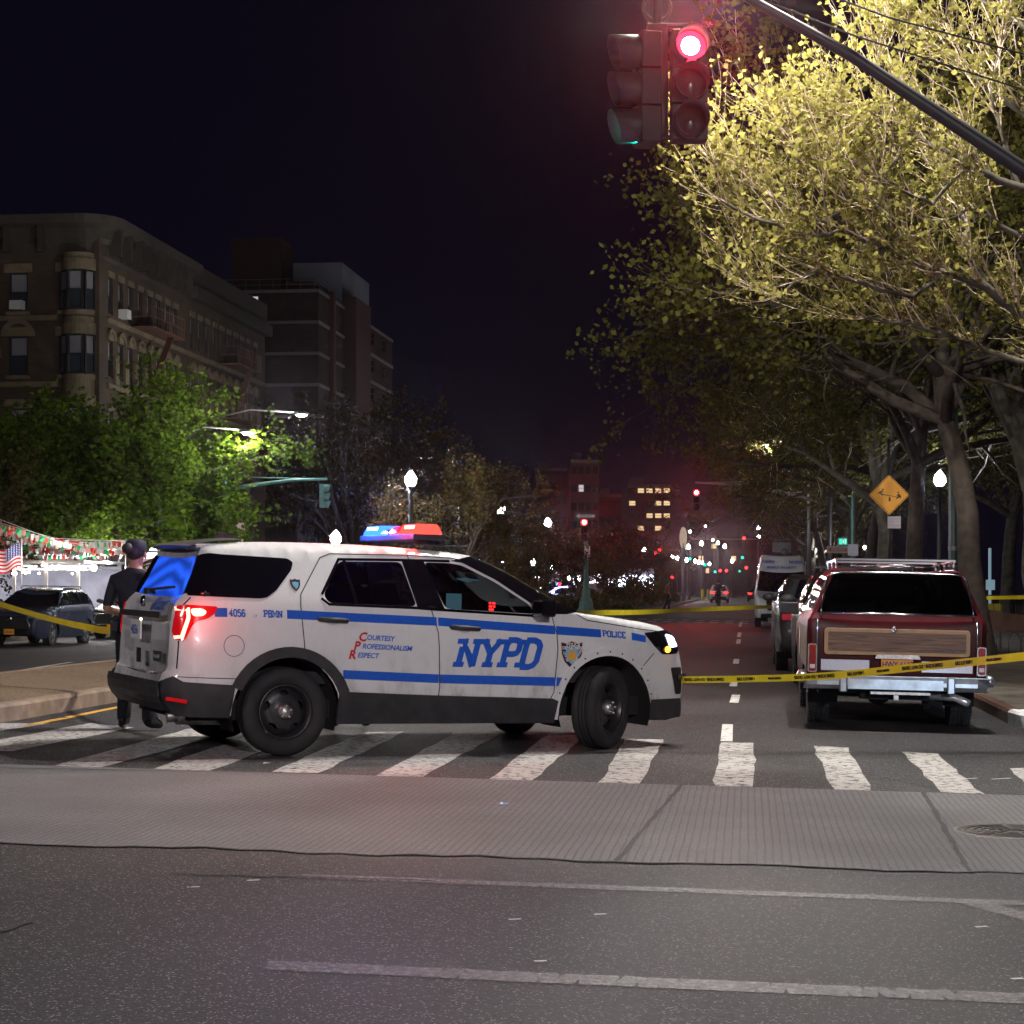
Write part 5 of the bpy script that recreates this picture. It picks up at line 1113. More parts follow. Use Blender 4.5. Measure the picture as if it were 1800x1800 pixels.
bark = mat('bark', (.085, .075, .055), .9, noise=.45, nscale=4, bump=.6, bscale=18); twigb = mat('twig_bark', (.55, .42, .32), .8, noise=.2, nscale=8); darkbark = mat('dark_bark', (.06, .045, .035), .9, noise=.4, nscale=5, bump=.5, bscale=14)
class Grower:
    def __init__(s, seed, leaf=.09, per=7, spread=.25, trop=.25, wander=.22, sides=(7, 5, 4, 3), clip=None):
        s.r = random.Random(seed); s.mb = MB(); s.L = []; s.leaf = leaf; s.per = per; s.spread = spread; s.trop = trop; s.w = wander; s.sides = sides; s.clip = clip
    def rv(s): 
        v = Vector((s.r.gauss(0, 1), s.r.gauss(0, 1), s.r.gauss(0, 1))); return v.normalized()
    def branch(s, p, d, L, r, lv, maxlv, kids, up=None):
        n = max(3, int(5-lv*.5)); path = [Vector(p)]; rs = [r]; d = Vector(d).normalized(); up = up or Vector((0, 0, 1))
        for i in range(n):
            d = (d+s.rv()*s.w+up*s.trop*(.5+.5*lv)*(1/n)).normalized(); path.append(path[-1]+d*L/n); rs.append(r*(1-.72*(i+1)/n))
        s.mb.tube(path, rs, s.sides[min(lv, len(s.sides)-1)], 0 if lv < 1 else (1 if lv > 1 else 0), caps=False)
        s.kids(path, rs, L, lv, maxlv, kids, up)
        return path
    def kids(s, path, rs, L, lv, maxlv, kids, up=None):
        n = len(path)-1
        if lv >= maxlv:
            for i in range(1, n+1):
                for k in range(s.per): 
                    q = path[i].lerp(path[i-1], s.r.random())+s.rv()*s.spread*s.r.random()
                    if s.clip is None or s.clip(q): s.L.append(q)
            return
        k = kids[lv] if lv < len(kids) else 4
        for j in range(k):
            f = .25+.75*(j+s.r.random())/k; i = min(n-1, int(f*n)); g = f*n-i; q = path[i].lerp(path[i+1], g); dd = (path[i+1]-path[i]).normalized()
            side = s.rv(); side = (side-dd*side.dot(dd)).normalized(); nd = (dd*s.r.uniform(.35, .9)+side*s.r.uniform(.6, 1.0)).normalized()
            if s.clip is not None and lv > 0 and not s.clip(q): continue
            s.branch(q, nd, L*s.r.uniform(.38, .62), rs[i]*s.r.uniform(.35, .55), lv+1, maxlv, kids, up)
    def leaves(s, mats, name='crown', parent=None, grow=1.0):
        P = np.array([tuple(q) for q in s.L]).reshape(-1, 3); n = len(P); g = np.random.default_rng(s.r.randint(0, 9999))
        a = g.normal(size=(n, 3)); a /= np.linalg.norm(a, axis=1)[:, None]; b = g.normal(size=(n, 3)); b -= a*(a*b).sum(1)[:, None]; b /= np.linalg.norm(b, axis=1)[:, None]
        sz = s.leaf*g.uniform(.5, 1.25, n)[:, None]*grow
        V = np.stack([P-a*sz*.5, P+b*sz*.42, P+a*sz*.6, P-b*sz*.42], 1).reshape(-1, 3)
        me = bpy.data.meshes.new(name); me.vertices.add(4*n); me.vertices.foreach_set('co', V.ravel()); me.loops.add(4*n); me.loops.foreach_set('vertex_index', np.arange(4*n)); me.polygons.add(n); me.polygons.foreach_set('loop_start', np.arange(n)*4); me.polygons.foreach_set('loop_total', np.full(n, 4)); me.update(); me.validate()
        me.materials.append(mats); o = bpy.data.objects.new(name, me); COL.objects.link(o)
        if parent: o.parent = parent
        return o
def tree(label, pos, h, tr, crown, seed, leafm, barkm=(bark, twigb), lean=(0, 0), group=None, limbs=7, kids=(6, 6, 5), per=7, leaf=.16, spread=.35, base=.3, name='plane_tree', trop=.25, grow=1.0, clip=None):
    root = thing(name, label, 'tree', Vector(pos), group); g = Grower(seed, leaf, per, spread, trop, clip=clip)
    th = h*base; top = Vector((lean[0], lean[1], th)); n = 6
    path = [Vector((lean[0]*(i/n)**1.3+.06*sin(i*1.7+seed)*tr*4*(i > 0), lean[1]*(i/n)+.05*cos(i*2.1+seed)*tr*4*(i > 0), th*i/n-.05*(i == 0))) for i in range(n+1)]
    rs = [tr*(1.25 if i == 0 else 1.0-.30*i/n) for i in range(n+1)]; g.mb.tube(path, rs, 12, 0, caps=False)
    for k in range(limbs):
        a = 2*pi*(k+g.r.uniform(-.3, .3))/limbs; el = g.r.uniform(.25, 1.25); dv = Vector((cos(a)*cos(el)*crown/h*2.1, sin(a)*cos(el)*crown/h*2.1, sin(el)))
        L = (h-th)*g.r.uniform(.62, .86)*(1 if el > .8 else .85)*dv.length**.5; g.branch(path[-1-(k % 2)], dv.normalized(), L, tr*g.r.uniform(.40, .62), 0, 3 if len(kids) > 2 else 2, kids)
    g.mb.build('trunk', list(barkm), root); g.leaves(leafm, parent=root, grow=grow)
    return root
def recopy(src, label, pos, rz, sc=1.0, group=None):
    c = src.copy(); COL.objects.link(c); c['label'] = label
    if group: c['group'] = group
    c.location = pos; c.rotation_euler = (0, 0, rz); c.scale = (sc, sc, sc)
    for ch in [x for x in bpy.data.objects if x.parent == src]: d = ch.copy(); COL.objects.link(d); d.parent = c
    return c
for o_ in (): pass
# the lamp-lit tree that reaches in from the right; its trunk stands outside the frame
def hero():
    base = Vector((8.3, 25.0, gz(8.3, 25)+.14)); root = thing('plane_tree', 'brightly lamp-lit tree with pale twigs and yellow young leaves beside the mast arm', 'tree', base)
    g = Grower(11, .076, 3, .08, .42, .16, (8, 6, 4, 3)); T = lambda px, py, Y: Pt(px, py, Y)-base
    tr = [Vector((0, 0, -.1)), Vector((.05, 0, 1.5)), Vector((-.1, 0, 3.0)), Vector((-.2, -.1, 4.3)), Vector((0, 0, 6.5)), Vector((.2, .1, 9))]; g.mb.tube(tr, [.36, .30, .27, .24, .17, .08], 12, 0, caps=False)
    limbs = [([tr[3], T(1800, 560, 24.2), T(1735, 505, 23.8), T(1660, 480, 23.4), T(1570, 443, 23.1)], .085), ([T(1570, 443, 23.1), T(1480, 405, 22.8), T(1410, 414, 22.5), T(1330, 385, 22.2), T(1262, 345, 22)], .04), ([T(1545, 445, 23.1), T(1568, 385, 23), T(1536, 368, 22.9), T(1560, 300, 22.7), T(1600, 230, 22.6)], .055),
             ([T(1536, 368, 22.9), T(1460, 338, 22.6), T(1420, 300, 22.3), T(1395, 250, 22.1)], .03), ([T(1480, 405, 22.8), T(1400, 372, 22.6), T(1320, 330, 22.3), T(1272, 300, 22.1)], .026), ([tr[4], T(1790, 330, 23.5), T(1700, 290, 23.2), T(1600, 230, 22.9), T(1540, 190, 22.6), T(1500, 205, 22.4)], .06),
             ([tr[4], T(1800, 200, 24.5), T(1700, 130, 24.2), T(1640, 80, 24), T(1590, 50, 23.7)], .06), ([T(1600, 230, 22.9), T(1540, 140, 22.8), T(1545, 80, 22.7), T(1560, 20, 22.7)], .03), ([T(1735, 505, 23.8), T(1700, 420, 24), T(1680, 330, 24.3), T(1690, 250, 24.6)], .05),
             ([T(1660, 480, 23.4), T(1600, 520, 23.2), T(1520, 500, 23), T(1440, 470, 22.8), T(1370, 520, 22.6), T(1290, 500, 22.4)], .035), ([tr[3], T(1800, 640, 24.0), T(1700, 600, 23.8), T(1600, 570, 23.5), T(1500, 560, 23.2)], .05), ([tr[5], T(1820, 60, 25), T(1720, 0, 25), T(1640, -60, 25)], .06),
             ([T(1700, 290, 23.2), T(1640, 360, 23), T(1580, 330, 22.8), T(1500, 290, 22.6), T(1430, 270, 22.4)], .03), ([T(1800, 420, 23.8), T(1740, 380, 23.6), T(1700, 370, 23.5), T(1640, 400, 23.3)], .04), ([T(1790, 330, 23.5), T(1760, 240, 23.4), T(1740, 160, 23.3), T(1760, 60, 23.3)], .04)]
    up = Vector((-.35, -.25, .9)).normalized()
    for P, r in limbs:
        Q = []
        for i in range(len(P)-1):
            for k in range(3): Q.append(P[i].lerp(P[i+1], k/3)+g.rv()*.03)
        Q.append(P[-1]); rs = [r*(1-.7*i/(len(Q)-1)) for i in range(len(Q))]; g.mb.tube(Q, rs, 7, 0, caps=False)
        L = sum((Q[i+1]-Q[i]).length for i in range(len(Q)-1)); n = len(Q)-1
        for j in range(int(7+L*4.2)):
            f = .12+.88*g.r.random(); i = min(n-1, int(f*n)); q = Q[i].lerp(Q[i+1], g.r.random()); dd = (Q[i+1]-Q[i]).normalized(); side = g.rv(); side = (side-dd*side.dot(dd)).normalized()
            g.branch(q, dd*.8+side*.6+up*.4, g.r.uniform(.6, 1.35), max(.008, rs[i]*.35), 2, 3, (0, 0, 7), up)
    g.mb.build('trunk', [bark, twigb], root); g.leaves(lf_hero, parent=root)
hero()
GR = 'plane trees along the park side'
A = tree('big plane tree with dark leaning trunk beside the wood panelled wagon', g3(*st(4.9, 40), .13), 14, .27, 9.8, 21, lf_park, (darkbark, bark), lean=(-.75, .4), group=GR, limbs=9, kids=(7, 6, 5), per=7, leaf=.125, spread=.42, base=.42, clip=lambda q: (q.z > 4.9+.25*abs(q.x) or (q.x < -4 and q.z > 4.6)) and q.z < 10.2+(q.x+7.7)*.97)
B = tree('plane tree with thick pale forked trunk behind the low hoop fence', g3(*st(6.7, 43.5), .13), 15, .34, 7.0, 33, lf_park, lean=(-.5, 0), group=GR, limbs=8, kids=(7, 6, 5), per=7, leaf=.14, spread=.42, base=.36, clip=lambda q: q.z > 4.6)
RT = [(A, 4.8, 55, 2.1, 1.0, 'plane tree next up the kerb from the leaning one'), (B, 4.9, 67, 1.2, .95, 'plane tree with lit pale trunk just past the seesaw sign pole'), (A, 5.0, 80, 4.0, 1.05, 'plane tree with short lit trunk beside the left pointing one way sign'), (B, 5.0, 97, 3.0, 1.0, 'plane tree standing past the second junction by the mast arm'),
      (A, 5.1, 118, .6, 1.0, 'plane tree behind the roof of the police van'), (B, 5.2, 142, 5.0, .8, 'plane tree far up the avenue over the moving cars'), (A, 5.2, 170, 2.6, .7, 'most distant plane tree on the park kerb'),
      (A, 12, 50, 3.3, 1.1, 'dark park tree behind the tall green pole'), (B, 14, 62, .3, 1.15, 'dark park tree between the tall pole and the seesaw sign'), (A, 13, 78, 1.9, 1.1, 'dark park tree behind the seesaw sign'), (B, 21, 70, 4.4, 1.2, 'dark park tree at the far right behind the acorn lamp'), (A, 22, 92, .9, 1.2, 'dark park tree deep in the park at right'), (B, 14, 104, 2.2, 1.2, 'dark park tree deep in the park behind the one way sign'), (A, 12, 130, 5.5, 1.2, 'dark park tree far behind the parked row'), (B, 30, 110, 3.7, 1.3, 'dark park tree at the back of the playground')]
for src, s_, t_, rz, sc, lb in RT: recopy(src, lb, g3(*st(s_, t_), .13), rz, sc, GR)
# street tree with green leaves in front of the restaurant
gt = tree('bushy bright green street tree with many thin stems, in front of the lit restaurant', g3(*st(-23.6, 68), .12), 10.6, .17, 3.5, 5, lf_green, (darkbark, darkbark), group=None, limbs=15, kids=(8, 6, 5), per=6, leaf=.20, spread=.42, base=.17, name='street_tree', trop=.12, clip=lambda q: q.z > 3.7-.1*abs(q.x))
gt.scale = (1.0, 1.0, .84)
D1 = tree('bare branched street tree with a thick forked trunk behind the green tree', g3(*st(-22.8, 108), .12), 15, .34, 7, 8, lf_far, (darkbark, darkbark), group='street trees on the left', limbs=8, kids=(7, 6, 5), per=4, leaf=.22, spread=.5, base=.25, name='street_tree')
LT = [(D1, -9.2, 61, 1.0, .42, 'small median tree with lamp-lit branch ends above the police light bar'), (D1, -24.5, 124, 2.0, .9, 'street tree in front of the slab apartment block'), (D1, -9.2, 83, 3.0, .32, 'small median tree behind the one way sign on the thin pole'), (D1, -9.0, 102, 4.2, .32, 'small yellow lit median tree over the hedge'), (D1, -24, 140, 5.1, .95, 'dark street tree just beyond the slab apartment block'), (D1, -24, 160, .5, .95, 'dark street tree farther down the pavement, above the windscreen of the police SUV'),
      (D1, -9, 120, 1.6, .42, 'median tree beyond the red signal on its post'), (D1, -9, 150, 2.9, .42, 'median tree beyond the police sedan'), (D1, -23, 180, 3.9, .8, 'dark distant street tree under the red roof light'), (D1, -9, 190, 5.9, .45, 'far median tree under the office block'), (D1, -22, 225, 2.3, .7, 'far street tree under the pinkish apartment block'), (D1, -28.6, 62, 4.7, .62, 'dark tree over the outdoor dining shed')]
for src, s_, t_, rz, sc, lb in LT: recopy(src, lb, g3(*st(s_, t_), .13), rz, sc, 'street trees on the left')
# hedge
g = Grower(3, .17, 1, .1); rr = random.Random(9)
for i in range(15000):
    t_ = 90+rr.random()**1.3*70; s_ = rr.uniform(-10.2, -5.4+(-1.6 if t_ < 100 else 0)); hgt = .75+.55*sin(t_*.35)*sin(s_*1.3+t_*.1)+(1.2 if 104 < t_ < 150 and s_ > -8 else 0)*rr.random()
    x, y = st(s_, t_); g.L.append(g3(x, y, .15+max(.1, hgt)*sqrt(rr.random())))
h = g.leaves(lf_hedge, 'hedge'); tag(h, 'low dark green hedge filling the planted median beyond the junction', 'hedge', kind='stuff')

# ================================================================ street furniture
green = mat('pole_green', (.012, .045, .045), .45, noise=.25, nscale=6); lgreen = mat('signal_green', (.10, .24, .20), .5, noise=.2, nscale=8); dark = mat('dark_metal', (.02, .02, .022), .5); galv = mat('galvanised', (.22, .22, .21), .45, metal=.5)
housing = mat('signal_housing', (.022, .016, .014), .6, noise=.2); lens_off = mat('lens_off', (.03, .012, .012), .2)
RED = emat('signal_red', (1, .012, .03), 9); REDF = emat('signal_red_far', (1, .02, .022), 7); GRN = emat('signal_cyan', (.0, .85, .55), 1.4); HOT = emat('signal_hot', (1, .62, .66), 14)
def bulb_signal(parent_M, lit, label, cat='traffic light', near=False, group=None, body=None, lens_r=.15, redm=None, arrow=False):
    """a three-light head; faces local -y"""
    root = thing('traffic_signal', label, cat, parent_M, group); body = body or housing
    mb = MB()
    for k in range(3): mb.box((0, .10, -.355*k), (.345, .20, .345))
    mb.box((0, .19, -.355), (.30, .03, 1.0)); mb.build('housing', body, root, bev=.025)
    cols = [redm or RED, None, emat('signal_cyan_near', (.0, .85, .62), 30) if near else GRN]
    for k in range(3):
        on = (lit == 'red' and k == 0) or (lit == 'green' and k == 2)
        mb = MB(); mb.lathe([(.001, -.035), (lens_r*.6, -.025), (lens_r, 0)], 24, 0, 'Y', c=(0, -.002, -.355*k)); ln = mb.build('lens', cols[k] if on else lens_off, root)
        if on and k == 0: mb = MB(); mb.lathe([(.001, -.045), (lens_r*.52, -.040), (lens_r*.60, -.028)], 20, 0, 'Y', c=(0, -.002, 0)); mb.build('lamp_element', HOT, ln)
        mb = MB(); R = lens_r+.012; n = 20; vs = []; 
        for i in range(n+1):
            a = -pi/2+.25+(2*pi-.5)*i/n; ext = .23+.05*sin(a)
            for rr_ in (R, R-.006):
                vs += [(rr_*cos(a), 0, rr_*sin(a)-.355*k), (rr_*cos(a), -ext, rr_*sin(a)-.355*k-.012)]
        fs = []
        for i in range(n):
            q = 4*i; fs += [(q, q+1, q+5, q+4), (q+2, q+6, q+7, q+3), (q+1, q+3, q+7, q+5)]
        mb.add(vs, fs, 0, True); mb.build('visor', body, root)
    if lit == 'red' and not near: add_light('signal_glow', 'SPOT', parent_M @ Vector((0, -.30, 0)), 1300, (1, .02, .025), .12, target=parent_M @ Vector((0, -20, -1.0)), spot=36, blend=.6)
    return root
def Mz(p, rz): return Matrix.Translation(Vector(p)) @ Matrix.Rotation(rz, 4, 'Z')
# the junction mast arm, from the right, with two heads at its tip
mast = thing('signal_mast', 'dark mast arm with guy wires slanting in from the upper right over the lit tree', 'mast arm', Vector((6.9, 18.3, gz(6.9, 18.3)+.1)))
o = Vector(mast.location); tip = Pt(1195, -52, 18.0); root_ = Pt(1985, 412, 18.3)
mb = MB(); mb.tube([root_-o, Pt(1800, 300, 18.2)-o, Pt(1500, 100, 18.1)-o, Pt(1300, -12, 18.0)-o, tip-o], [.085, .075, .058, .045, .035], 14); mb.build('arm', dark, mast)
mb = MB(); mb.lathe([(.26, 0), (.26, .2), (.16, .35), (.13, 1), (.11, 7.9), (.0, 8.0)], 16); mb.build('pole', green, mast)
mb = MB(); top = Vector((0, 0, 7.8)); mb.tube([top, Pt(1800, 158, 18.2)-o, Pt(1500, 62, 18.1)-o, Pt(1290, -20, 18)-o], .010, 5); mb.tube([top+Vector((0, 0, .1)), Pt(1800, 95, 18.2)-o, Pt(1560, 30, 18.1)-o, Pt(1400, -30, 18)-o], .010, 5); mb.build('guy_wire', dark, mast)
bulb_signal(Mz(Pt(1213, 82, 17.8), .03), 'red', 'red traffic light facing the camera, hanging from the mast arm at the top', near=True)
h2 = bulb_signal(Mz(Pt(1120, 92, 17.95), -pi/2+.22), 'green', 'traffic light turned sideways beside the red one, green glow in its lowest visor', near=True)
br = thing('signal_bracket', 'dark bracket box joining the two traffic lights under the mast arm tip', 'bracket', Pt(1155, 140, 18.2)); 
mb = MB(); mb.box((0, 0, -.02), (.20, .20, 1.08)); mb.tube([(-.0, 0, .5), (0, 0, 1.05)], .05, 10); mb.lathe([(.13+.02*cos(a), .02*sin(a)) for a in [2*pi*i/8 for i in range(9)]], 20, 0, 'Y', c=(0, 0, .70)); mb.bar((-.1, .02, .53), (.35, .02, .53), .05, .04); mb.bar((-.1, .02, -.55), (.38, .02, -.55), .05, .04); mb.build('hanger', housing, br, bev=.01)
add_light('signal_glow', 'SPOT', Pt(1213, 82, 17.8)+Vector((0, -.32, 0)), 2300, (1, .012, .04), .12, target=(0, 0, 5.2), spot=48, blend=.7)

def sign_face(mb_, pts, o, ux, uy, th): mb_.prism(pts, o, ux, uy, th)
def oneway(P, w_, label, rz=0.0, pole=None, colr='white', group='one way signs'):
    root = thing('one_way_sign', label, 'sign', Mz(P, rz), group); h_ = w_/3
    mb = MB(); mb.prism(rounded([(-w_/2, -h_/2), (w_/2, -h_/2), (w_/2, h_/2), (-w_/2, h_/2)], .02), (0, 0, 0), (1, 0, 0), (0, 0, 1), (0, .01, 0)); mb.build('panel', mat('sign_black', (.012, .010, .012), .4) if colr == 'white' else mat('sign_white', (.6, .5, .42), .4), root)
    a = w_/2*.9; q = [(-a, 0), (-a+.3*w_*.55, h_*.40), (-a+.3*w_*.45, h_*.20), (a, h_*.20), (a, -h_*.20), (-a+.3*w_*.45, -h_*.20), (-a+.3*w_*.55, -h_*.40)]
    mb = MB(); mb.prism(q, (0, -.003, 0), (1, 0, 0), (0, 0, 1), (0, .002, 0), tri=True); mb.build('arrow', mat('sign_pale', (.55, .46, .46), .4) if colr == 'white' else mat('sign_brown', (.5, .16, .10), .4), root)
    mb = MB(); put_text(mb, 'ONE WAY', h_*.38, lambda x, z: Vector((-w_*.27+x*.95, -.006, -h_*.13+z)), 0, bold=.003, spacing=1.1); mb.build('lettering', MATS['sign_black'] if colr == 'white' else pwhite, root)
    return root
oneway(Pt(805, 938, 73), .93, 'dark one way sign on the thin pole behind the police light bar')
oneway(Pt(1029, 907, 87.6), .95, 'one way sign directly above the red light on the green post')
oneway(Pt(1472, 966, 84), .95, 'pale one way sign with reddish arrow above the parked black SUV', colr='brown')
# pole with a signal seen edge-on, behind the light bar
p0 = Pt(802, 1000, 73.4); px = p0.x; pz = gz(px, 73.4)
pl = thing('signal_pole', 'thin dark signal pole rising behind the front of the police light bar', 'pole', Vector((px, 73.4, pz)))
mb = MB(); mb.tube([(0, 0, 0), (0, 0, 4.95)], .055, 8); mb.tube([(0, 0, 4.9), (.0, 0, 5.3)], .03, 6); mb.lathe([(.16, 0), (.16, .3), (.06, .5)], 10); mb.build('pole', dark, pl)
bulb_signal(Mz(Vector((px-.12, 73.2, 4.30)), -pi/2-.3), None, 'unlit looking traffic light seen edge on, on the pole behind the light bar', body=dark)
# post with the red light and street name
px, py = (1030-900)/3300*88, 88; zz = gz(px, py)+.15
po = thing('signal_post', 'fluted green traffic light post with wide cast base at the nose of the hedge median', 'pole', Vector((px, py, zz)))
mb = MB(); mb.lathe([(.42, 0), (.42, .12), (.34, .18), (.30, .5), (.20, .75), (.17, 1.1), (.11, 1.3), (.10, 3.9), (0, 4.0)], 14); mb.build('shaft', lgreen, po)
mb = MB(); mb.box((-.75, -.12, 2.35), (1.4, .02, .30)); s_ = mb.build('street_sign', green, po)
mb = MB(); put_text(mb, 'W 113 ST', .2, lambda a, b: Vector((-1.35+a, -.14, 2.28+b)), 0, bold=.004); mb.build('lettering', pwhite, s_)
mb = MB(); mb.box((.05, -.12, 2.85), (.28, .02, .5)); mb.build('parking_sign', pwhite, po)
bulb_signal(Mz(Pt(1027, 918, 87.7), 0), 'red', 'red traffic light on the green post at the nose of the hedge median', redm=REDF, group='red traffic lights up the avenue')
# far mast arm from the right
def far_arm(tipx, tipy, Y, basex, rise, label, m=galv, thick=.09):
    P0 = Pt(tipx, tipy, Y); bx = (basex-900)/3300*Y; z0 = gz(bx, Y); root = thing('signal_mast', label, 'mast arm', Vector((bx, Y, z0))); q = P0-Vector((bx, Y, z0)); d = 1 if bx > P0.x else -1
    mb = MB(); e = Vector((0, 0, q.z-rise)); mb.tube([q, q.lerp(e, .35)+Vector((0, 0, rise*.25)), q.lerp(e, .7)+Vector((0, 0, rise*.18)), e], [thick*.6, thick*.8, thick, thick*1.1], 8); mb.build('arm', m, root)
    mb = MB(); mb.tube([q, Vector((0, 0, q.z+.1))], thick*.25, 5); mb.build('guy_wire', m, root); mb = MB(); mb.lathe([(.3, 0), (.28, .4), (.15, .8), (.11, q.z+.6), (0, q.z+.7)], 10); mb.build('pole', m, root)
far_arm(1222, 848, 95, 1500, 1.5, 'long pale mast arm curving in from the right at the second junction')
bulb_signal(Mz(Pt(1224, 866, 94.6), 0), 'red', 'largest red traffic light up the avenue, hanging from the long pale mast arm', redm=REDF, group='red traffic lights up the avenue')
far_arm(575, 842, 84, 395, .5, 'pale green mast arm over the left roadway, in front of the dark trees', lgreen)
bulb_signal(Mz(Pt(570, 858, 83.8), pi/2), None, 'pale green traffic light seen from the side on the arm over the left roadway', body=lgreen)
far_arm(915, 940, 118, 790, 1.0, 'thin pale green mast arm behind the windscreen of the police SUV', lgreen)
bulb_signal(Mz(Pt(911, 950, 117.8), -pi/2-.2), None, 'small pale green traffic light on the arm above the police sedan', body=lgreen)
for px, py, Y, lb, mm in ((1308, 946, 185, 'red traffic light left of the police van roof', REDF), (1160, 966, 175, 'red traffic light in the cluster above the far hedge', REDF), (1152, 972, 172, 'pinkish red light left in the cluster above the far hedge', REDF), (1181, 1015, 190, 'low red light over the hedge end', REDF),
        (1266, 1003, 330, 'left one of two red lights over the silver SUV', REDF), (1277, 1003, 334, 'right one of two red lights over the silver SUV', REDF), (1213, 982, 300, 'cyan green traffic light under the street lamps', GRN), (1239, 993, 310, 'green traffic light right of the white lamp row', GRN), (1305, 980, 280, 'small green light below the red traffic light left of the van', GRN), (1257, 1005, 340, 'faint green light left of the two red lights', GRN), (1312, 998, 350, 'red light at the far end right of the avenue', REDF), (1300, 1004, 380, 'cyan light at the far end of the avenue', GRN)):
    r_ = thing('traffic_signal', lb, 'traffic light', Mz(Pt(px, py, Y), 0), 'distant traffic lights'); d = Y/180
    mb = MB(); mb.box((0, .12, -.3), (.34, .2, 1.05)); mb.build('housing', housing, r_); mb = MB(); mb.sphere((0, -.02, 0), .15*min(1.7, d), 0, 8); mb.build('lens', mm, r_)
    if mm is REDF and Y < 200: add_light('signal_glow', 'SPOT', Pt(px, py, Y)+Vector((0, -.5, 0)), 1400, (1, .02, .025), .15, target=(0, 0, 3), spot=24, blend=.6)

# lamps: white globes along the median and the park, and high road lamps
LAMP = emat('lamp_white', (.92, .93, 1.0), 380); LAMPW = emat('lamp_warm', (1.0, .82, .60), 330)
def globe_lamp(px, py, Y, label, m=LAMP, group='globe lamps along the avenue', r=.17, power=0):
    P = Pt(px, py, Y); z0 = gz(P.x, P.y)+.1; root = thing('street_lamp', label, 'street lamp', Vector((P.x, P.y, z0)), group); h_ = P.z-z0
    mb = MB(); mb.lathe([(.22, 0), (.20, .35), (.08, .6), (.055, h_-.3), (.12, h_-.2), (.12, h_-.15), (0, h_-.14)], 8); mb.build('pole', dark, root)
    mb = MB(); mb.lathe([(.0, -.17), (.10, -.15), (.17, -.02), (.16, .10), (.07, .24), (0, .30)] if r > .16 else [(0, -r), (r, 0), (0, r)], 10, c=(0, 0, h_)); g_ = mb.build('globe', m, root)
    if power: add_light('lamp_glow', 'POINT', P+Vector((0, -.4, .1)), power, (1, .95, .9), .15)
for a in ((722, 845, 56, 'globe lamp above the light bar, nearest on the median'), (880, 896, 77, 'globe lamp between the light bar and the red light on the post'), (963, 920, 97, 'globe lamp left of the red light on the green post'), (590, 948, 62, 'globe lamp glowing just over the roof of the police SUV'), (883, 985, 130, 'globe lamp just over the windscreen top of the police SUV'), (937, 990, 128, 'globe lamp above the police sedan'), (1132, 968, 175, 'globe lamp left of the red cluster over the hedge'),
          (1652, 845, 56, 'acorn lamp at right beside the tall green pole'), (1548, 905, 84, 'acorn lamp just below the seesaw sign'), (1498, 940, 118, 'acorn lamp left of the seesaw sign, over the parked cars'), (971, 998, 150, 'small lamp right of the police sedan'), (1006, 992, 150, 'small lamp left of the green post'), (1089, 1002, 170, 'small lamp over the dark hedge')):
    globe_lamp(*a)
add_light('lamp_glow', 'POINT', Pt(722, 845, 56)+Vector((-.2, .5, -.2)), 700, (1, .93, .85), .2)
for i, (px, py, Y, w_) in enumerate(((1190, 982, 210, 0), (1207, 985, 230, 0), (1222, 987, 240, 0), (1228, 989, 250, 0), (1234, 990, 262, 0), (1247, 992, 275, 0), (1210, 962, 190, 0), (1233, 956, 195, 1), (1274, 961, 205, 1), (1287, 987, 260, 0), (1182, 979, 220, 1), (899, 1017, 160, 0), (1000, 1017, 190, 0), (1017, 1020, 200, 0), (1030, 1019, 210, 0), (1083, 1017, 200, 0), (1333, 928, 160, 0), (1334, 943, 175, 0), (1385, 985, 150, 0), (1440, 968, 140, 0), (1262, 955, 260, 1), (1213, 935, 330, 0), (1240, 925, 400, 1), (1253, 950, 380, 1), (866, 1000, 140, 0), (1520, 962, 110, 1))):
    globe_lamp(px, py, Y, 'tiny distant lamp in the cluster of lights towards the end of the avenue', LAMPW if w_ else LAMP, 'distant lamps', r=.15*Y/170)
def cobra(px, py, Y, side, label, power, hx=2.2):
    P = Pt(px, py, Y); bx = P.x+side*hx; z0 = gz(bx, Y)+.1; root = thing('road_lamp', label, 'street lamp', Vector((bx, Y, z0)), 'tall road lamps'); q = P-Vector((bx, Y, z0))
    mb = MB(); mb.tube([(0, 0, 0), (0, 0, q.z-.3)], [.13, .07], 8); mb.tube([(0, 0, q.z-.3), (q.x*.5, 0, q.z+.25), (q.x, 0, q.z+.12)], .04, 6); mb.build('pole', galv, root)
    mb = MB(); mb.sphere((q.x, 0, q.z+.08), 1, 0, 10, (.35, .16, .09)); mb.build('lamp_housing', galv, root); mb = MB(); mb.sphere((q.x, 0, q.z-.0), 1, 0, 10, (.22, .13, .07)); mb.build('lens', emat('cobra_white', (.9, .94, 1), 260), root)
    if power: add_light('lamp_glow', 'POINT', P+Vector((0, 0, -.25)), power, (1, .96, .88), .12)
cobra(530, 730, 84, -1, 'bright tall road lamp above the dark trees over the left roadway', 900, 4.6); cobra(1348, 783, 98, 1, 'bright tall road lamp among the park tree leaves', 700); cobra(437, 762, 70, -1, 'road lamp lighting the right end of the bright green tree', 1300, 3.3)

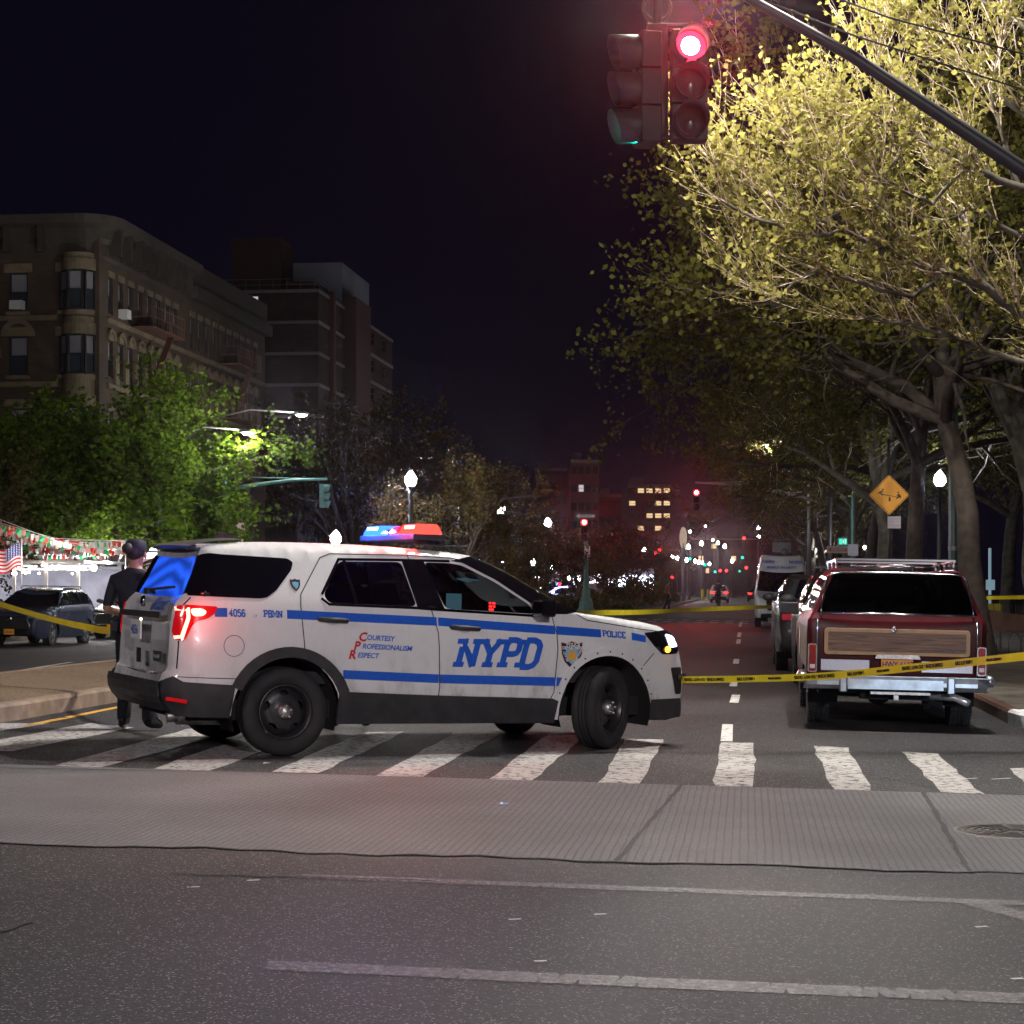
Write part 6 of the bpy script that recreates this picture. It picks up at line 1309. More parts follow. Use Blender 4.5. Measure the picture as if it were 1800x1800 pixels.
# tall pole with a bell lamp at the right
x = (1676-900)/3300*45; z0 = gz(x, 45)+.13; tp = thing('lamp_pole', 'tall dark green octagonal pole with a cross arm, right of the wagon roof', 'pole', Vector((x, 45, z0)))
mb = MB(); mb.lathe([(.24, 0), (.22, .8), (.125, 1.1), (.11, 6.6), (.05, 7.2), (0, 7.3)], 8, smooth=False); mb.build('pole', green, tp)
mb = MB(); mb.tube([(-.5, 0, 5.75), (0, 0, 5.95), (1.0, 0, 6.0), (1.55, 0, 5.95), (1.62, 0, 5.6)], .035, 6); mb.build('cross_arm', green, tp)
mb = MB(); mb.lathe([(0.0, .75), (.10, .7), (.13, .3), (.2, .2), (.17, .15)], 12, c=(1.62, 0, 4.9)); Lh = mb.build('lamp_housing', dark, tp); mb = MB(); mb.lathe([(.16, .15), (.15, 0), (.08, -.1), (0, -.13)], 12, c=(1.62, 0, 4.9)); mb.build('globe', mat('unlit_globe_painted_glow', (.35, .34, .42), .15, emit=(.5, .5, .7), es=.12), Lh)  # the globe is off; its faint glow is painted in by emission
mb = MB()
for z in (1.9, 2.0, 2.3, 2.35): mb.lathe([(.13, z), (.135, z+.02), (.13, z+.04)], 8)
mb.build('band', galv, tp)
# seesaw sign
amber = mat('sign_amber', (.85, .36, .01), .35); blk = MATS['sign_black']
x = (1563-900)/3300*52; z0 = gz(x, 52)+.13; zc = Pt(1563, 870, 52).z-z0
sg = thing('playground_sign', 'amber diamond sign with a black seesaw picture on a dark pole', 'sign', Vector((x, 52, z0)))
mb = MB(); mb.tube([(0, .06, 0), (0, .06, zc+1.55)], .045, 8); mb.build('pole', dark, sg)
def dia(r): return rounded([(0, -r), (r, 0), (0, r), (-r, 0)], .06)
mb = MB(); mb.prism(dia(.565), (0, 0, zc), (1, 0, 0), (0, 0, 1), (0, .01, 0)); Pn = mb.build('panel', amber, sg)
mb = MB(); R = .53
for i in range(4):
    a = [(0, -R), (R, 0), (0, R), (-R, 0)][i]; b = [(0, -R), (R, 0), (0, R), (-R, 0)][(i+1) % 4]; mb.bar((a[0], -.004, zc+a[1]), (b[0], -.004, zc+b[1]), .004, .014)
K = lambda px, py: (((px-800)/930)*1.13, -(py-620)/930*1.13)
def silh(pts): q = [K(*p) for p in pts]; mb.prism([(a, b) for a, b in q][::-1], (0, -.007, zc), (1, 0, 0), (0, 0, 1), (0, .003, 0), tri=True)
silh([(645, 600), (1010, 665), (1075, 690), (980, 672), (640, 615)]); silh([(795, 665), (825, 665), (838, 765), (785, 765)])
silh([(530, 585), (590, 540), (640, 515), (665, 540), (680, 580), (655, 560), (640, 545), (625, 580), (660, 610), (645, 648), (620, 615), (590, 590)]); silh([(1080, 688), (1055, 620), (1010, 590), (975, 620), (955, 645), (990, 630), (1000, 650), (965, 680), (955, 712), (975, 712), (1015, 680)])
for c_ in ((655, 497), (1005, 565)): a, b = K(*c_); mb.lathe([(.001, -.009), (.024, -.009), (.024, -.004)], 12, 0, 'Y', c=(a, 0, zc+b))
mb.build('seesaw_picture', blk, sg)
mb = MB(); mb.box((.14, 0, zc-.76), (.36, .01, .33)); q_ = mb.build('parking_sign', mat('sign_grey_white', (.42, .40, .45), .4), sg)
mb = MB(); put_text(mb, 'NO PARKING', .045, lambda a, b: Vector((.04+a, -.008, zc-.68+b))); put_text(mb, '8 AM - 6 PM', .045, lambda a, b: Vector((.04+a, -.008, zc-.75+b))); put_text(mb, 'EXCEPT SUNDAY', .04, lambda a, b: Vector((.0+a, -.008, zc-.86+b))); mb.build('lettering', redd, q_)
# pedestrian signal and small signs over the parked row
x = (1480-900)/3300*86; z0 = gz(x, 86)+.1; ps = thing('crossing_signal', 'pedestrian signal showing a green number above the parked row', 'crossing signal', Vector((x, 86, z0))); zc = Pt(1482, 952, 86).z-z0
mb = MB(); mb.tube([(-.55, 0, 0), (-.55, 0, zc+2.2)], .09, 8); mb.build('pole', dark, ps); mb = MB(); mb.box((.03, 0, zc), (.42, .2, .36)); hh = mb.build('housing', green, ps); mb = MB(); mb.box((-.07, -.11, zc), (.16, .01, .26)); mb.box((.13, -.11, zc), (.14, .01, .26)); mb.build('display', emat('display_green', (.05, .7, .45), 1.2), hh)
mb = MB(); put_text(mb, '11', .22, lambda a, b: Vector((-.02+a, -.125, zc-.08+b)), 0, bold=.006); mb.build('number', pwhite, hh)
x = (1498-900)/3300*90; z0 = gz(x, 90); ps = thing('sign_post', 'green post with a grey back sign right of the crossing signal', 'sign', Vector((x, 90, z0))); mb = MB(); mb.tube([(0, 0, 0), (0, 0, 6.2)], .07, 8); mb.build('pole', lgreen, ps); mb = MB(); mb.box((.02, -.1, Pt(0, 967, 90).z-z0), (.5, .02, .55)); mb.build('panel', mat('sign_back', (.3, .28, .3), .5), ps)
# tall oval banner column far up the avenue
P = Pt(1201, 945, 165); bn = thing('banner_pole', 'tall pole with a pale oval lattice panel far up the avenue', 'pole', Vector((P.x, P.y, gz(P.x, P.y)))); q = P.z-gz(P.x, P.y)
mb = MB(); mb.tube([(0, .1, 0), (0, .1, q-.5)], .12, 8); mb.build('pole', galv, bn); mb = MB(); mb.prism([(.33*cos(a), .95*sin(a)) for a in [2*pi*i/20 for i in range(20)]], (0, 0, q), (1, 0, 0), (0, 0, 1), (0, .08, 0)); mb.build('panel', mat('banner_pale_painted_glow', (.5, .42, .3), .6, emit=(.9, .75, .5), es=.25), bn)  # part of the panel's brightness is a painted glow, it is no lamp
# park things at right: hoop fence, bins, playground posts
hf = thing('hoop_fence', 'low black iron hoop fence round the tree pit at the right edge', 'fence', g3(*st(5.0, 38.5), .14)); mb = MB(); 
for k in range(15):
    x0 = k*.24; pts = [(x0+.24*(1-cos(pi*i/10)), 0, .28+.26*sin(pi*i/10)) for i in range(11)]; mb.tube([(x0, 0, 0)]+pts+[(x0+.48, 0, 0)], .012, 5)
mb.tube([(0, 0, .10), (3.9, 0, .10)], .012, 5); mb.build('hoops', dark, hf)
hf.rotation_euler = (0, 0, -.124)
x, y = st(6.1, 60); bx_ = thing('park_bench', 'brown bench end by the hoop fence', 'bench', g3((1715-900)/3300*44, 44, .14)); mb = MB(); mb.box((.25, 0, .42), (.5, 1.4, .05)); mb.bar((.48, 0, .45), (.55, 0, .85), 1.4, .04); mb.build('seat', mat('bench_wood', (.10, .045, .025), .6), bx_); mb = MB()
for y_ in (-.6, .6): mb.box((.1, y_, .2), (.05, .05, .42)); mb.box((.42, y_, .2), (.05, .05, .42))
mb.build('legs', dark, bx_)
pf = thing('park_fence', 'dark iron railing with upright bars at the back of the park path', 'fence', g3(*st(8, 66), .14)); mb = MB()
for k in range(70): mb.tube([(k*.25, 0, 0), (k*.25, 0, 1.25)], .012, 4)
mb.tube([(0, 0, 1.2), (17.5, 0, 1.2)], .02, 5); mb.tube([(0, 0, .15), (17.5, 0, .15)], .02, 5); mb.build('railing', dark, pf)
x = (1740-900)/3300*74; pk = thing('playground_post', 'pale blue post with a painted glow and a small sign deep in the park', 'post', Vector((x, 74, gz(x, 74)))); mb = MB(); mb.tube([(0, 0, 0), (0, 0, 3.2)], .06, 6); mb.box((0, -.08, 1.75), (.35, .03, .4)); mb.build('post', mat('post_pale_painted_glow', (.4, .55, .65), .5, emit=(.4, .65, .8), es=.25), pk)  # lamplight on the post is painted as a weak glow of its own
x = (1738-900)/3300*72; yb = thing('playground_barrier', 'yellow low barrier at the foot of the pale post in the park', 'barrier', Vector((x, 72, gz(x, 72)+.6))); mb = MB(); mb.box((0, 0, .25), (1.0, .1, .35)); mb.build('panel', mat('barrier_yellow', (.5, .4, .02), .5), yb, bev=.03); 
# far traffic clutter: yellow bollards, shop lights
for px in (1235, 1245): 
    P = Pt(px, 1040, 172); b_ = thing('bollard', 'small yellow bollard at the end of the far median', 'bollard', Vector((P.x, P.y, gz(P.x, P.y)+.3)), 'yellow bollards'); mb = MB(); mb.lathe([(.14, 0), (.14, .9), (0, 1.0)], 10); mb.build('post', MATS['barrier_yellow'], b_)
# ================================================================ buildings
def brick(name, c1, c2, sc=9, mort=(.045, .032, .024)):
    m, t, b = newmat(name); N = t.nodes.new; L = t.links.new; b.inputs['Roughness'].default_value = .85
    tc = N('ShaderNodeTexCoord'); sp = N('ShaderNodeSeparateXYZ'); cb = N('ShaderNodeCombineXYZ'); ad = N('ShaderNodeMath'); L(tc.outputs['Object'], sp.inputs[0]); L(sp.outputs[0], ad.inputs[0]); L(sp.outputs[1], ad.inputs[1]); L(ad.outputs[0], cb.inputs[0]); L(sp.outputs[2], cb.inputs[1])
    br = N('ShaderNodeTexBrick'); br.inputs['Color1'].default_value = (*c1, 1); br.inputs['Color2'].default_value = (*c2, 1); br.inputs['Mortar'].default_value = (*mort, 1); br.inputs['Scale'].default_value = 1; br.inputs['Brick Width'].default_value = .22*2; br.inputs['Row Height'].default_value = .075*2; br.inputs['Mortar Size'].default_value = .012; L(cb.outputs[0], br.inputs[0])
    nz = N('ShaderNodeTexNoise'); nz.inputs['Scale'].default_value = .6; nz.inputs['Detail'].default_value = 5; L(tc.outputs['Object'], nz.inputs[0]); mr = N('ShaderNodeMapRange'); mr.inputs[1].default_value = .3; mr.inputs[2].default_value = .7; mr.inputs[3].default_value = .65; mr.inputs[4].default_value = 1.25; L(nz.outputs[0], mr.inputs[0])
    s_ = N('ShaderNodeVectorMath'); s_.operation = 'SCALE'; L(br.outputs[0], s_.inputs[0]); L(mr.outputs[0], s_.inputs['Scale']); L(s_.outputs[0], b.inputs['Base Color']); return m
brk = brick('brown_brick', (.060, .036, .021), (.042, .026, .016)); brk2 = brick('dark_red_brick', (.085, .044, .030), (.06, .034, .024)); stone = mat('cream_stone', (.13, .10, .062), .8, noise=.25, nscale=2.5); corn = mat('cornice_brown', (.034, .025, .018), .7, noise=.3, nscale=2)
wglass = mat('window_glass', (.03, .035, .045), .05, spec=.8); blind = mat('window_blind', (.16, .16, .18), .7, noise=.1); wfr = mat('window_frame_dark', (.012, .012, .014), .5)
class Frame:
    """local axes of a street front: origin, direction along, direction out of the wall"""
    def __init__(s, o, al, out): s.M = Matrix(((al[0], -out[0], 0, o[0]), (al[1], -out[1], 0, o[1]), (0, 0, 1, o[2]), (0, 0, 0, 1)))
    def p(s, a, z, d=0): return s.M @ Vector((a, -d, z))
WM = {}
def window(parent, fr, a, z0, w_, h_, glow=None, half=True, d=-.12):
    key = (w_, h_, glow, half)
    M = parent.matrix_basis.inverted() @ fr.M @ Matrix.Translation((a, -d, z0))
    if key not in WM:
        mb = MB(); t = .07
        for x in (-w_/2+t/2, w_/2-t/2): mb.box((x, 0, h_/2), (t, .10, h_))
        for z in (t/2, h_/2, h_-t/2): mb.box((0, 0, z), (w_-2*t, .10, t if z != h_/2 else .05))
        o = mb.build('window', wfr, parent, M=M); mb = MB(); mb.box((0, .03, h_/2), (w_-.1, .02, h_-.1)); p = mb.build('pane', glow or wglass, o)
        bl = None
        if half and not glow: mb = MB(); mb.box((0, .012, h_*.75), (w_-.16, .01, h_*.46)); bl = mb.build('blind', blind, o)
        WM[key] = (o.data, p.data, bl.data if bl else None); return o
    o = bpy.data.objects.new('window', WM[key][0]); COL.objects.link(o); o.parent = parent; o.matrix_basis = M
    p = bpy.data.objects.new('pane', WM[key][1]); COL.objects.link(p); p.parent = o
    if WM[key][2]: q = bpy.data.objects.new('blind', WM[key][2]); COL.objects.link(q); q.parent = o
    return o
def wallbox(fr, a0, a1, z0, z1, d0, d1, mb, mi=0):
    P = [fr.p(a, z, d) for a in (a0, a1) for z in (z0, z1) for d in (d0, d1)]; mb.add(P, [(0, 1, 3, 2), (4, 6, 7, 5), (0, 4, 5, 1), (2, 3, 7, 6), (0, 2, 6, 4), (1, 5, 7, 3)], mi)
def facade(fr, a0, a1, z0, z1, wins, mb, mi=0, depth=.3):
    """a wall with real openings; wins: (centre, sill, width, height)"""
    zs = sorted({z0, z1, *[round(w_[1], 3) for w_ in wins], *[round(w_[1]+w_[3], 3) for w_ in wins]}); 
    for i in range(len(zs)-1):
        za, zb_ = zs[i], zs[i+1]; zm = (za+zb_)/2; cut = sorted([(w_[0]-w_[2]/2, w_[0]+w_[2]/2) for w_ in wins if w_[1] < zm < w_[1]+w_[3]]); a = a0
        for c0, c1 in cut+[(a1, a1)]:
            if c0 > a+.001: mb.add([fr.p(a, za), fr.p(c0, za), fr.p(c0, zb_), fr.p(a, zb_)], [(0, 1, 2, 3)], mi)
            a = max(a, c1)
    for c, s_, w_, h_ in wins:
        q = [(c-w_/2, s_), (c+w_/2, s_), (c+w_/2, s_+h_), (c-w_/2, s_+h_)]
        for i in range(4): A_, B_ = q[i], q[(i+1) % 4]; mb.add([fr.p(*A_, 0), fr.p(*B_, 0), fr.p(*B_, -depth), fr.p(*A_, -depth)], [(0, 1, 2, 3)], mi)
# --- corner tenement
cx, cyy = st(-27.0, 76.4); c3 = Vector((cx, cyy, 0)); tn = thing('corner_tenement', 'old brown brick corner tenement with cream stone bands, rounded bay and arched windows', 'building', Vector((cx, cyy, 0)))
Fr = Frame(c3-Vector((CA, -SA, 0))*26, (CA, -SA), (-SA, -CA)); Sd = Frame(c3, (SA, CA), (CA, -SA)); inv = Matrix.Translation(-c3)
def bl(mb, name, m, par=None, **k):
    mb.v = [tuple(inv @ Vector(v)) for v in mb.v]; return mb.build(name, m, par or tn, **k)
HT = 16.9; rows = (12.95, 10.25, 7.2, 4.2)
fw = [(26-a, z, .85, 1.65) for a in (3.55, 6.2, 8.9, 11.6, 14.3) for z in rows]+[(26-1.35, z, .72, 1.65) for z in rows]
sw = [(1.4+k*1.32, z, .62, 1.6) for k in range(8) for z in rows]+[(13.4+k*1.32, z, .62, 1.6) for k in range(10) for z in rows]
mb = MB(); facade(Fr, 0, 26, .0, HT-.6, fw, mb); facade(Sd, 0, 27.5, .0, HT-.6, sw, mb)
P = [Fr.p(0, HT-.6), Fr.p(26, HT-.6), Sd.p(27.5, HT-.6), Fr.p(0, HT-.6, -27.5)]; mb.add(P, [(0, 1, 2, 3)]); mb.add([Sd.p(27.5, 0), Sd.p(27.5, HT-.6), Fr.p(0, HT-.6, -27.5), Fr.p(0, 0, -27.5)], [(0, 1, 2, 3)]); bl(mb, 'wall', brk)
for w_ in fw: window(tn, Fr, w_[0], w_[1], w_[2], w_[3])
for w_ in sw[:]: 
    if w_[1] > 7: window(tn, Sd, w_[0], w_[1], w_[2], w_[3])
mb = MB()   # cornice round the corner, thicker below, with brackets
prof = [(0, HT-1.7), (.10, HT-1.6), (.14, HT-1.1), (.30, HT-.9), (.38, HT-.5), (.75, HT-.35), (.85, HT), (0, HT+.12)]
rows_ = []
for a in (-2.0, 10, 25.2): rows_.append([Fr.p(a, z, d) for d, z in prof])
for k in range(1, 6):
    an = pi/2*k/6; R_ = .8; cc = Fr.p(25.2, 0, 0)+Vector((SA, CA, 0))*R_; 
    dr = Vector((-SA, -CA, 0))*cos(an)+Vector((CA, -SA, 0))*sin(an); rows_.append([cc+dr*(R_+d)+Vector((0, 0, z)) for d, z in prof])
for a in (.8, 12.5): rows_.append([Sd.p(a, z, d) for d, z in prof])
for i in range(len(rows_)-1):
    for j in range(len(prof)-1): mb.add([rows_[i][j], rows_[i+1][j], rows_[i+1][j+1], rows_[i][j+1]], [(0, 1, 2, 3)])
for a in np.arange(1, 12.2, 1.3): wallbox(Sd, a, a+.22, HT-1.5, HT-.42, .1, .62, mb)
for a in np.arange(1, 25, 1.5): wallbox(Fr, a, a+.22, HT-1.5, HT-.42, .1, .62, mb)
wallbox(Sd, 12.8, 27.5, HT-1.5, HT-.9, 0, .45, mb); wallbox(Sd, 12.8, 27.5, HT-.9, HT+.3, -.3, .15, mb)
bl(mb, 'cornice', corn)
mb = MB()   # cream bands, lintels, sills and quoins
for z in (12.55, 9.75): wallbox(Fr, 0, 24.2, z, z+.22, .0, .12, mb); wallbox(Sd, .9, 27.5, z, z+.22, .0, .12, mb)
for w_ in fw: wallbox(Fr, w_[0]-w_[2]/2-.2, w_[0]+w_[2]/2+.2, w_[1]+w_[3], w_[1]+w_[3]+.38, .003, .07, mb); wallbox(Fr, w_[0]-w_[2]/2-.1, w_[0]+w_[2]/2+.1, w_[1]-.16, w_[1]-.002, .005, .10, mb)
for w_ in sw: wallbox(Sd, w_[0]-w_[2]/2-.1, w_[0]+w_[2]/2+.1, w_[1]+w_[3], w_[1]+w_[3]+.26, .003, .06, mb)
def arch_ring(fr, a, z, r0, r1, d, mb):
    n = 10
    for i in range(n):
        t0, t1 = pi*i/n, pi*(i+1)/n
        q = [(a+r0*cos(t0), z+r0*sin(t0)), (a+r1*cos(t0), z+r1*sin(t0)), (a+r1*cos(t1), z+r1*sin(t1)), (a+r0*cos(t1), z+r0*sin(t1))]
        mb.add([fr.p(*p, d) for p in q]+[fr.p(*p, 0) for p in q], [(0, 1, 2, 3), (1, 5, 6, 2), (0, 3, 7, 4)])
for a in (3.55, 6.2, 8.9): arch_ring(Fr, 26-a, 10.25+1.65, .55, .75, .10, mb); wallbox(Fr, 26-a-1.9, 26-a-.75, 11.0, 11.35, .004, .08, mb)
for k in range(8): arch_ring(Sd, 1.4+k*1.32, 11.85, .34, .50, .12, mb); wallbox(Sd, 1.4+k*1.32+.42, 1.4+k*1.32+.90, 10.0, 11.2, .003, .10, mb)
for k in range(10): arch_ring(Sd, 13.4+k*1.32, 11.85, .34, .50, .12, mb); wallbox(Sd, 13.4+k*1.32+.42, 13.4+k*1.32+.90, 10.0, 11.2, .003, .10, mb)
# rounded corner bay
by = MB(); BR = .68; bc = Fr.p(25.1, 0, 0)+Vector((SA, CA, 0))*.15
def bayring(z0, z1, R0, mbx, a0=-1.0, a1=2.2, n=14):
    for i in range(n):
        q = []
        for a in (a0+(a1-a0)*i/n, a0+(a1-a0)*(i+1)/n):
            d = Vector((-SA, -CA, 0))*cos(a)+Vector((CA, -SA, 0))*sin(a); q.append(bc+d*R0)
        mbx.add([q[0]+Vector((0, 0, z0)), q[1]+Vector((0, 0, z0)), q[1]+Vector((0, 0, z1)), q[0]+Vector((0, 0, z1))], [(0, 1, 2, 3)], 0, True)
        mbx.add([bc+Vector((0, 0, z1)), q[0]+Vector((0, 0, z1)), q[1]+Vector((0, 0, z1))], [(0, 1, 2)])
        mbx.add([bc+Vector((0, 0, z0)), q[1]+Vector((0, 0, z0)), q[0]+Vector((0, 0, z0))], [(0, 1, 2)])
bayring(0.1, HT-1.75, BR, by); bl(by, 'corner_bay', brk)
for z in rows: bayring(z+1.66, z+2.15, BR+.09, mb); bayring(z-.22, z-.02, BR+.07, mb); bayring(z+2.15, z+2.4, BR+.02, mb)
bayring(9.0, 10.02, BR+.03, mb)
bl(mb, 'stone_trim', stone)
for z in rows[:3]:
    for an in (.05, .95, -.75):
        d = Vector((-SA, -CA, 0))*cos(an)+Vector((CA, -SA, 0))*sin(an); al = Vector((-d.y, d.x, 0)); window(tn, Frame(bc+d*(BR+.01), (al.x, al.y), (d.x, d.y)), 0, z, .72 if an < .5 else .5, 1.65, d=.01)
ac = MB(); q = Fr.p(26-3.55, 13.2, .15); ac.box(inv @ q, (.55, .4, .38), 0, -.12); ac.build('air_conditioner', mat('ac_white', (.5, .5, .5), .5), tn)
ac = MB(); q = Sd.p(2.7, 12.95+.2, .2); ac.box(inv @ q, (.4, .55, .38), 0, -.12); ac.build('air_conditioner', MATS['ac_white'], tn)
irn = mat('rust_iron', (.10, .045, .03), .7)
for a0, a1 in ((4.0, 8.6), (18.0, 22.5)):
    fe = MB()
    for z in (12.75, 9.95, 6.9):
        wallbox(Sd, a0, a1, z, z+.07, .15, 1.1, fe)
        for zz in (.5, .95): fe.bar(Sd.p(a0, z+zz, 1.08), Sd.p(a1, z+zz, 1.08), .035, .035); fe.bar(Sd.p(a0, z+zz, .1), Sd.p(a0, z+zz, 1.08), .035, .035)
        for k in range(13): fe.bar(Sd.p(a0+(a1-a0)*k/12, z, 1.08), Sd.p(a0+(a1-a0)*k/12, z+.95, 1.08), .025, .025)
        fe.bar(Sd.p(a0+.5, z-2.7, .8), Sd.p(a1-1.2, z, .8), .3, .06)
    bl(fe, 'fire_escape', irn)
# --- slab apartment block behind
sx, sy = st(-40.5, 176); s3 = Vector((sx, sy, 0)); apb = thing('apartment_block', 'tall dark brick apartment block with pale floor lines and a roof tower', 'building', s3)
FrA = Frame(s3-Vector((CA, -SA, 0))*18, (CA, -SA), (-SA, -CA)); SdA = Frame(s3, (SA, CA), (CA, -SA)); inv = Matrix.Translation(-s3)
mb = MB(); HA = 29.6; fl = [HA-3.0*(k+1) for k in range(9)]
fw = [(18-6.6-k*4.6, z+1.0, 1.5, 1.5) for k in range(3) for z in fl[:6]]; sw = [(7+k*6.5, z+1.0, 1.8, 1.4) for k in range(5) for z in fl[:6]]
facade(FrA, 0, 18, 0, HA, fw, mb); facade(SdA, 0, 38, 0, HA, sw, mb); mb.add([FrA.p(0, HA), FrA.p(18, HA), SdA.p(38, HA), FrA.p(0, HA, -38)], [(0, 1, 2, 3)]); bl(mb, 'wall', brk2, apb)
wlit = mat('lit_window_white', (.3, .3, .32), .5, emit=(.75, .8, .9), es=.55); wor = mat('lit_window_orange', (.3, .15, .05), .5, emit=(1, .45, .12), es=.65)
for i, w_ in enumerate(fw): window(apb, FrA, *w_, glow=(wlit if i == 0 else wor if i == 1 else None), half=False)
for i, w_ in enumerate(sw): window(apb, SdA, *w_, glow=(wlit if i == 1 else None), half=False)
mb = MB()
for z in fl+[HA]: wallbox(FrA, 0, 18.12, z-.28, z+.02, .0, .14, mb); wallbox(SdA, 0, 38, z-.28, z+.02, .0, .12, mb)
bl(mb, 'floor_line', mat('slab_concrete', (.30, .25, .23), .8), apb)
mb = MB(); wallbox(SdA, 11.5, 19, 0, HA+1.0, 0, 1.3, mb); wallbox(SdA, 4.6, 5.6, 0, HA+.5, .0, .5, mb); bl(mb, 'pier', mat('pier_brick', (.12, .065, .045), .8, noise=.2), apb)
mb = MB(); wallbox(FrA, 8.6, 13.6, HA, HA+5.6, -8, -3, mb); wallbox(FrA, 3.6, 16.5, HA, HA+1.6, -11, -5, mb); bl(mb, 'roof_house', mat('roof_brick', (.09, .045, .03), .8, noise=.2), apb)
mb = MB(); wallbox(SdA, 13, 27, HA+.4, HA+4.8, -6, -.5, mb); bl(mb, 'roof_tower', mat('tower_pale', (.30, .33, .37), .7, noise=.15, nscale=.4), apb)
mb = MB()
for z in (.55, 1.1): mb.bar(FrA.p(-1, HA+z, -.3), FrA.p(18, HA+z, -.3), .05, .05); mb.bar(SdA.p(0, HA+z, -.3), SdA.p(11, HA+z, -.3), .05, .05)
for k in range(14): mb.bar(FrA.p(k*1.35, HA, -.3), FrA.p(k*1.35, HA+1.1, -.3), .05, .05)
bl(mb, 'roof_railing', galv, apb)
# --- distant blocks
def block(px0, px1, pytop, Y, label, m, depth=20, lit=(), cols=5, fh=3.4, winm=None, group=None, zl=0):
    x0, x1 = (px0-900)/3300*Y, (px1-900)/3300*Y; zt = CAMH+(YH-pytop)/3300*Y; root = thing('distant_building', label, 'building', Vector((x0, Y, 0)), group); F_ = Frame(Vector((x0, Y, 0)), (1, 0), (0, -1)); W_ = x1-x0; nf = int(zt/fh); global inv
    inv = Matrix.Translation(-Vector((x0, Y, 0))); cw = W_/cols; ws = [(cw*(c+.5), zt-fh*(r+1)+1.0, cw*.80, fh*.42) for r in range(min(nf, 9)) for c in range(cols)]
    mb = MB(); facade(F_, 0, W_, -2, zt, ws, mb, depth=.5); mb.add([F_.p(0, zt), F_.p(W_, zt), F_.p(W_, zt, -depth), F_.p(0, zt, -depth)], [(0, 1, 2, 3)])
    for a in (0, W_): mb.add([F_.p(a, -2), F_.p(a, -2, -depth), F_.p(a, zt, -depth), F_.p(a, zt)], [(0, 1, 2, 3)])
    bl(mb, 'wall', m, root)
    for i, w_ in enumerate(ws): window(root, F_, *w_, glow=(winm if (i//cols, i % cols) in lit else None), half=False, d=-.3)
    mb = MB(); wallbox(F_, W_*.1, W_*.4, zt, zt+1.6, -8, -3, mb); wallbox(F_, 0, W_, zt-.2, zt+.35, 0, .2, mb); bl(mb, 'roof_edge', MATS['slab_concrete'], root)
    return root
blk_m = mat('distant_wall', (.04, .025, .022), .85, noise=.2, nscale=.3); wwarm = mat('lit_window_warm', (.3, .25, .15), .5, emit=(1, .74, .38), es=.8)
block(1104, 1180, 855, 330, 'distant office block with rows of warm lit windows, under the big red light', blk_m, lit={(0, 1), (0, 2), (0, 3), (0, 4), (1, 0), (1, 3), (2, 2), (2, 3), (2, 4), (1, 4), (3, 3), (3, 1)}, winm=wwarm, fh=2.2)
block(1003, 1053, 812, 300, 'distant pinkish apartment block right of the red roof light, with square dark windows', mat('distant_pink', (.12, .065, .06), .85, noise=.2, nscale=.3), cols=4, lit={(1, 1)}, winm=wlit, fh=2.9)
block(940, 1003, 826, 320, 'dark distant block left of the pinkish one', blk_m, cols=4, lit=set(), winm=wlit)
block(1053, 1104, 872, 350, 'low dark distant block between the pinkish one and the office block', blk_m, cols=4, lit={(2, 1)}, winm=wwarm, fh=3)
block(480, 600, 735, 190, 'grey apartment front behind the bare street trees on the left', mat('grey_front', (.22, .22, .25), .8, noise=.2, nscale=.4), cols=6, winm=wlit)
block(1215, 1330, 948, 640, 'very distant dark blocks at the end of the avenue with a few tiny lit windows', blk_m, cols=10, lit={(0, 3), (1, 6), (2, 2), (3, 7), (4, 4), (1, 1)}, winm=wwarm, fh=4.2)
for k, (a, b_, t_) in enumerate(((-28.5, 118, 9), (-28.5, 146, 11), (-28.5, 178, 10), (-28.5, 212, 12))):
    x0, y0 = st(a, b_); r_ = thing('row_house', ('dark brick row building next to the tenement', 'dark row building behind the street trees past the apartment block', 'dark row building above the police sedan', 'far dark row building above the left pavement lights')[k], 'building', Vector((x0, y0, 0)), 'row buildings on the left'); F_ = Frame(Vector((x0, y0, 0)), (SA, CA), (CA, -SA)); inv = Matrix.Translation(-Vector((x0, y0, 0)))
    ws = [(2+c*3.2, 4.5+r*3.3, 1.2, 1.8) for c in range(8) for r in range(2)]; mb = MB(); facade(F_, 0, 27, 0, t_, ws, mb); mb.add([F_.p(0, 0), F_.p(0, t_), F_.p(0, t_, -15), F_.p(0, 0, -15)], [(0, 1, 2, 3)]); mb.add([F_.p(0, t_), F_.p(27, t_), F_.p(27, t_, -15), F_.p(0, t_, -15)], [(0, 1, 2, 3)]); bl(mb, 'wall', brk2, r_)
    for w_ in ws: window(r_, F_, *w_)
P = Pt(1010, 1008, 230)
# bright shop fronts and a lit kiosk behind the hedge
shopw = mat('shop_glow', (.5, .5, .5), .5, emit=(.95, .93, 1), es=5); shopc = mat('shop_glow_blue', (.5, .5, .6), .5, emit=(.75, .8, 1), es=11)
def shop(px0, px1, py0, py1, Y, label, m, nm='shop_front'):
    a = Pt(px0, py0, Y); b_ = Pt(px1, py1, Y); W_ = b_.x-a.x; r_ = thing(nm, label, 'shop front', Vector((a.x, Y, gz(a.x, Y))), 'lit shop fronts'); h0 = a.z-gz(a.x, Y); h1 = b_.z-gz(a.x, Y)
    mb = MB(); mb.box((W_/2, 1.0, (h0+.3)/2), (W_+.5, 1.6, h0+.3)); mb.build('wall', blk_m, r_); mb = MB(); n = max(2, int(W_/1.2))
    for k in range(n): mb.box((W_*(k+.5)/n, .15, (h0+h1)/2), (W_/n*.8, .06, (h0-h1)*.86))
    mb.build('lit_panes', m, r_); mb = MB(); mb.box((W_/2, 0, h0+.12), (W_+.3, .9, .12)); mb.build('awning', dark, r_)
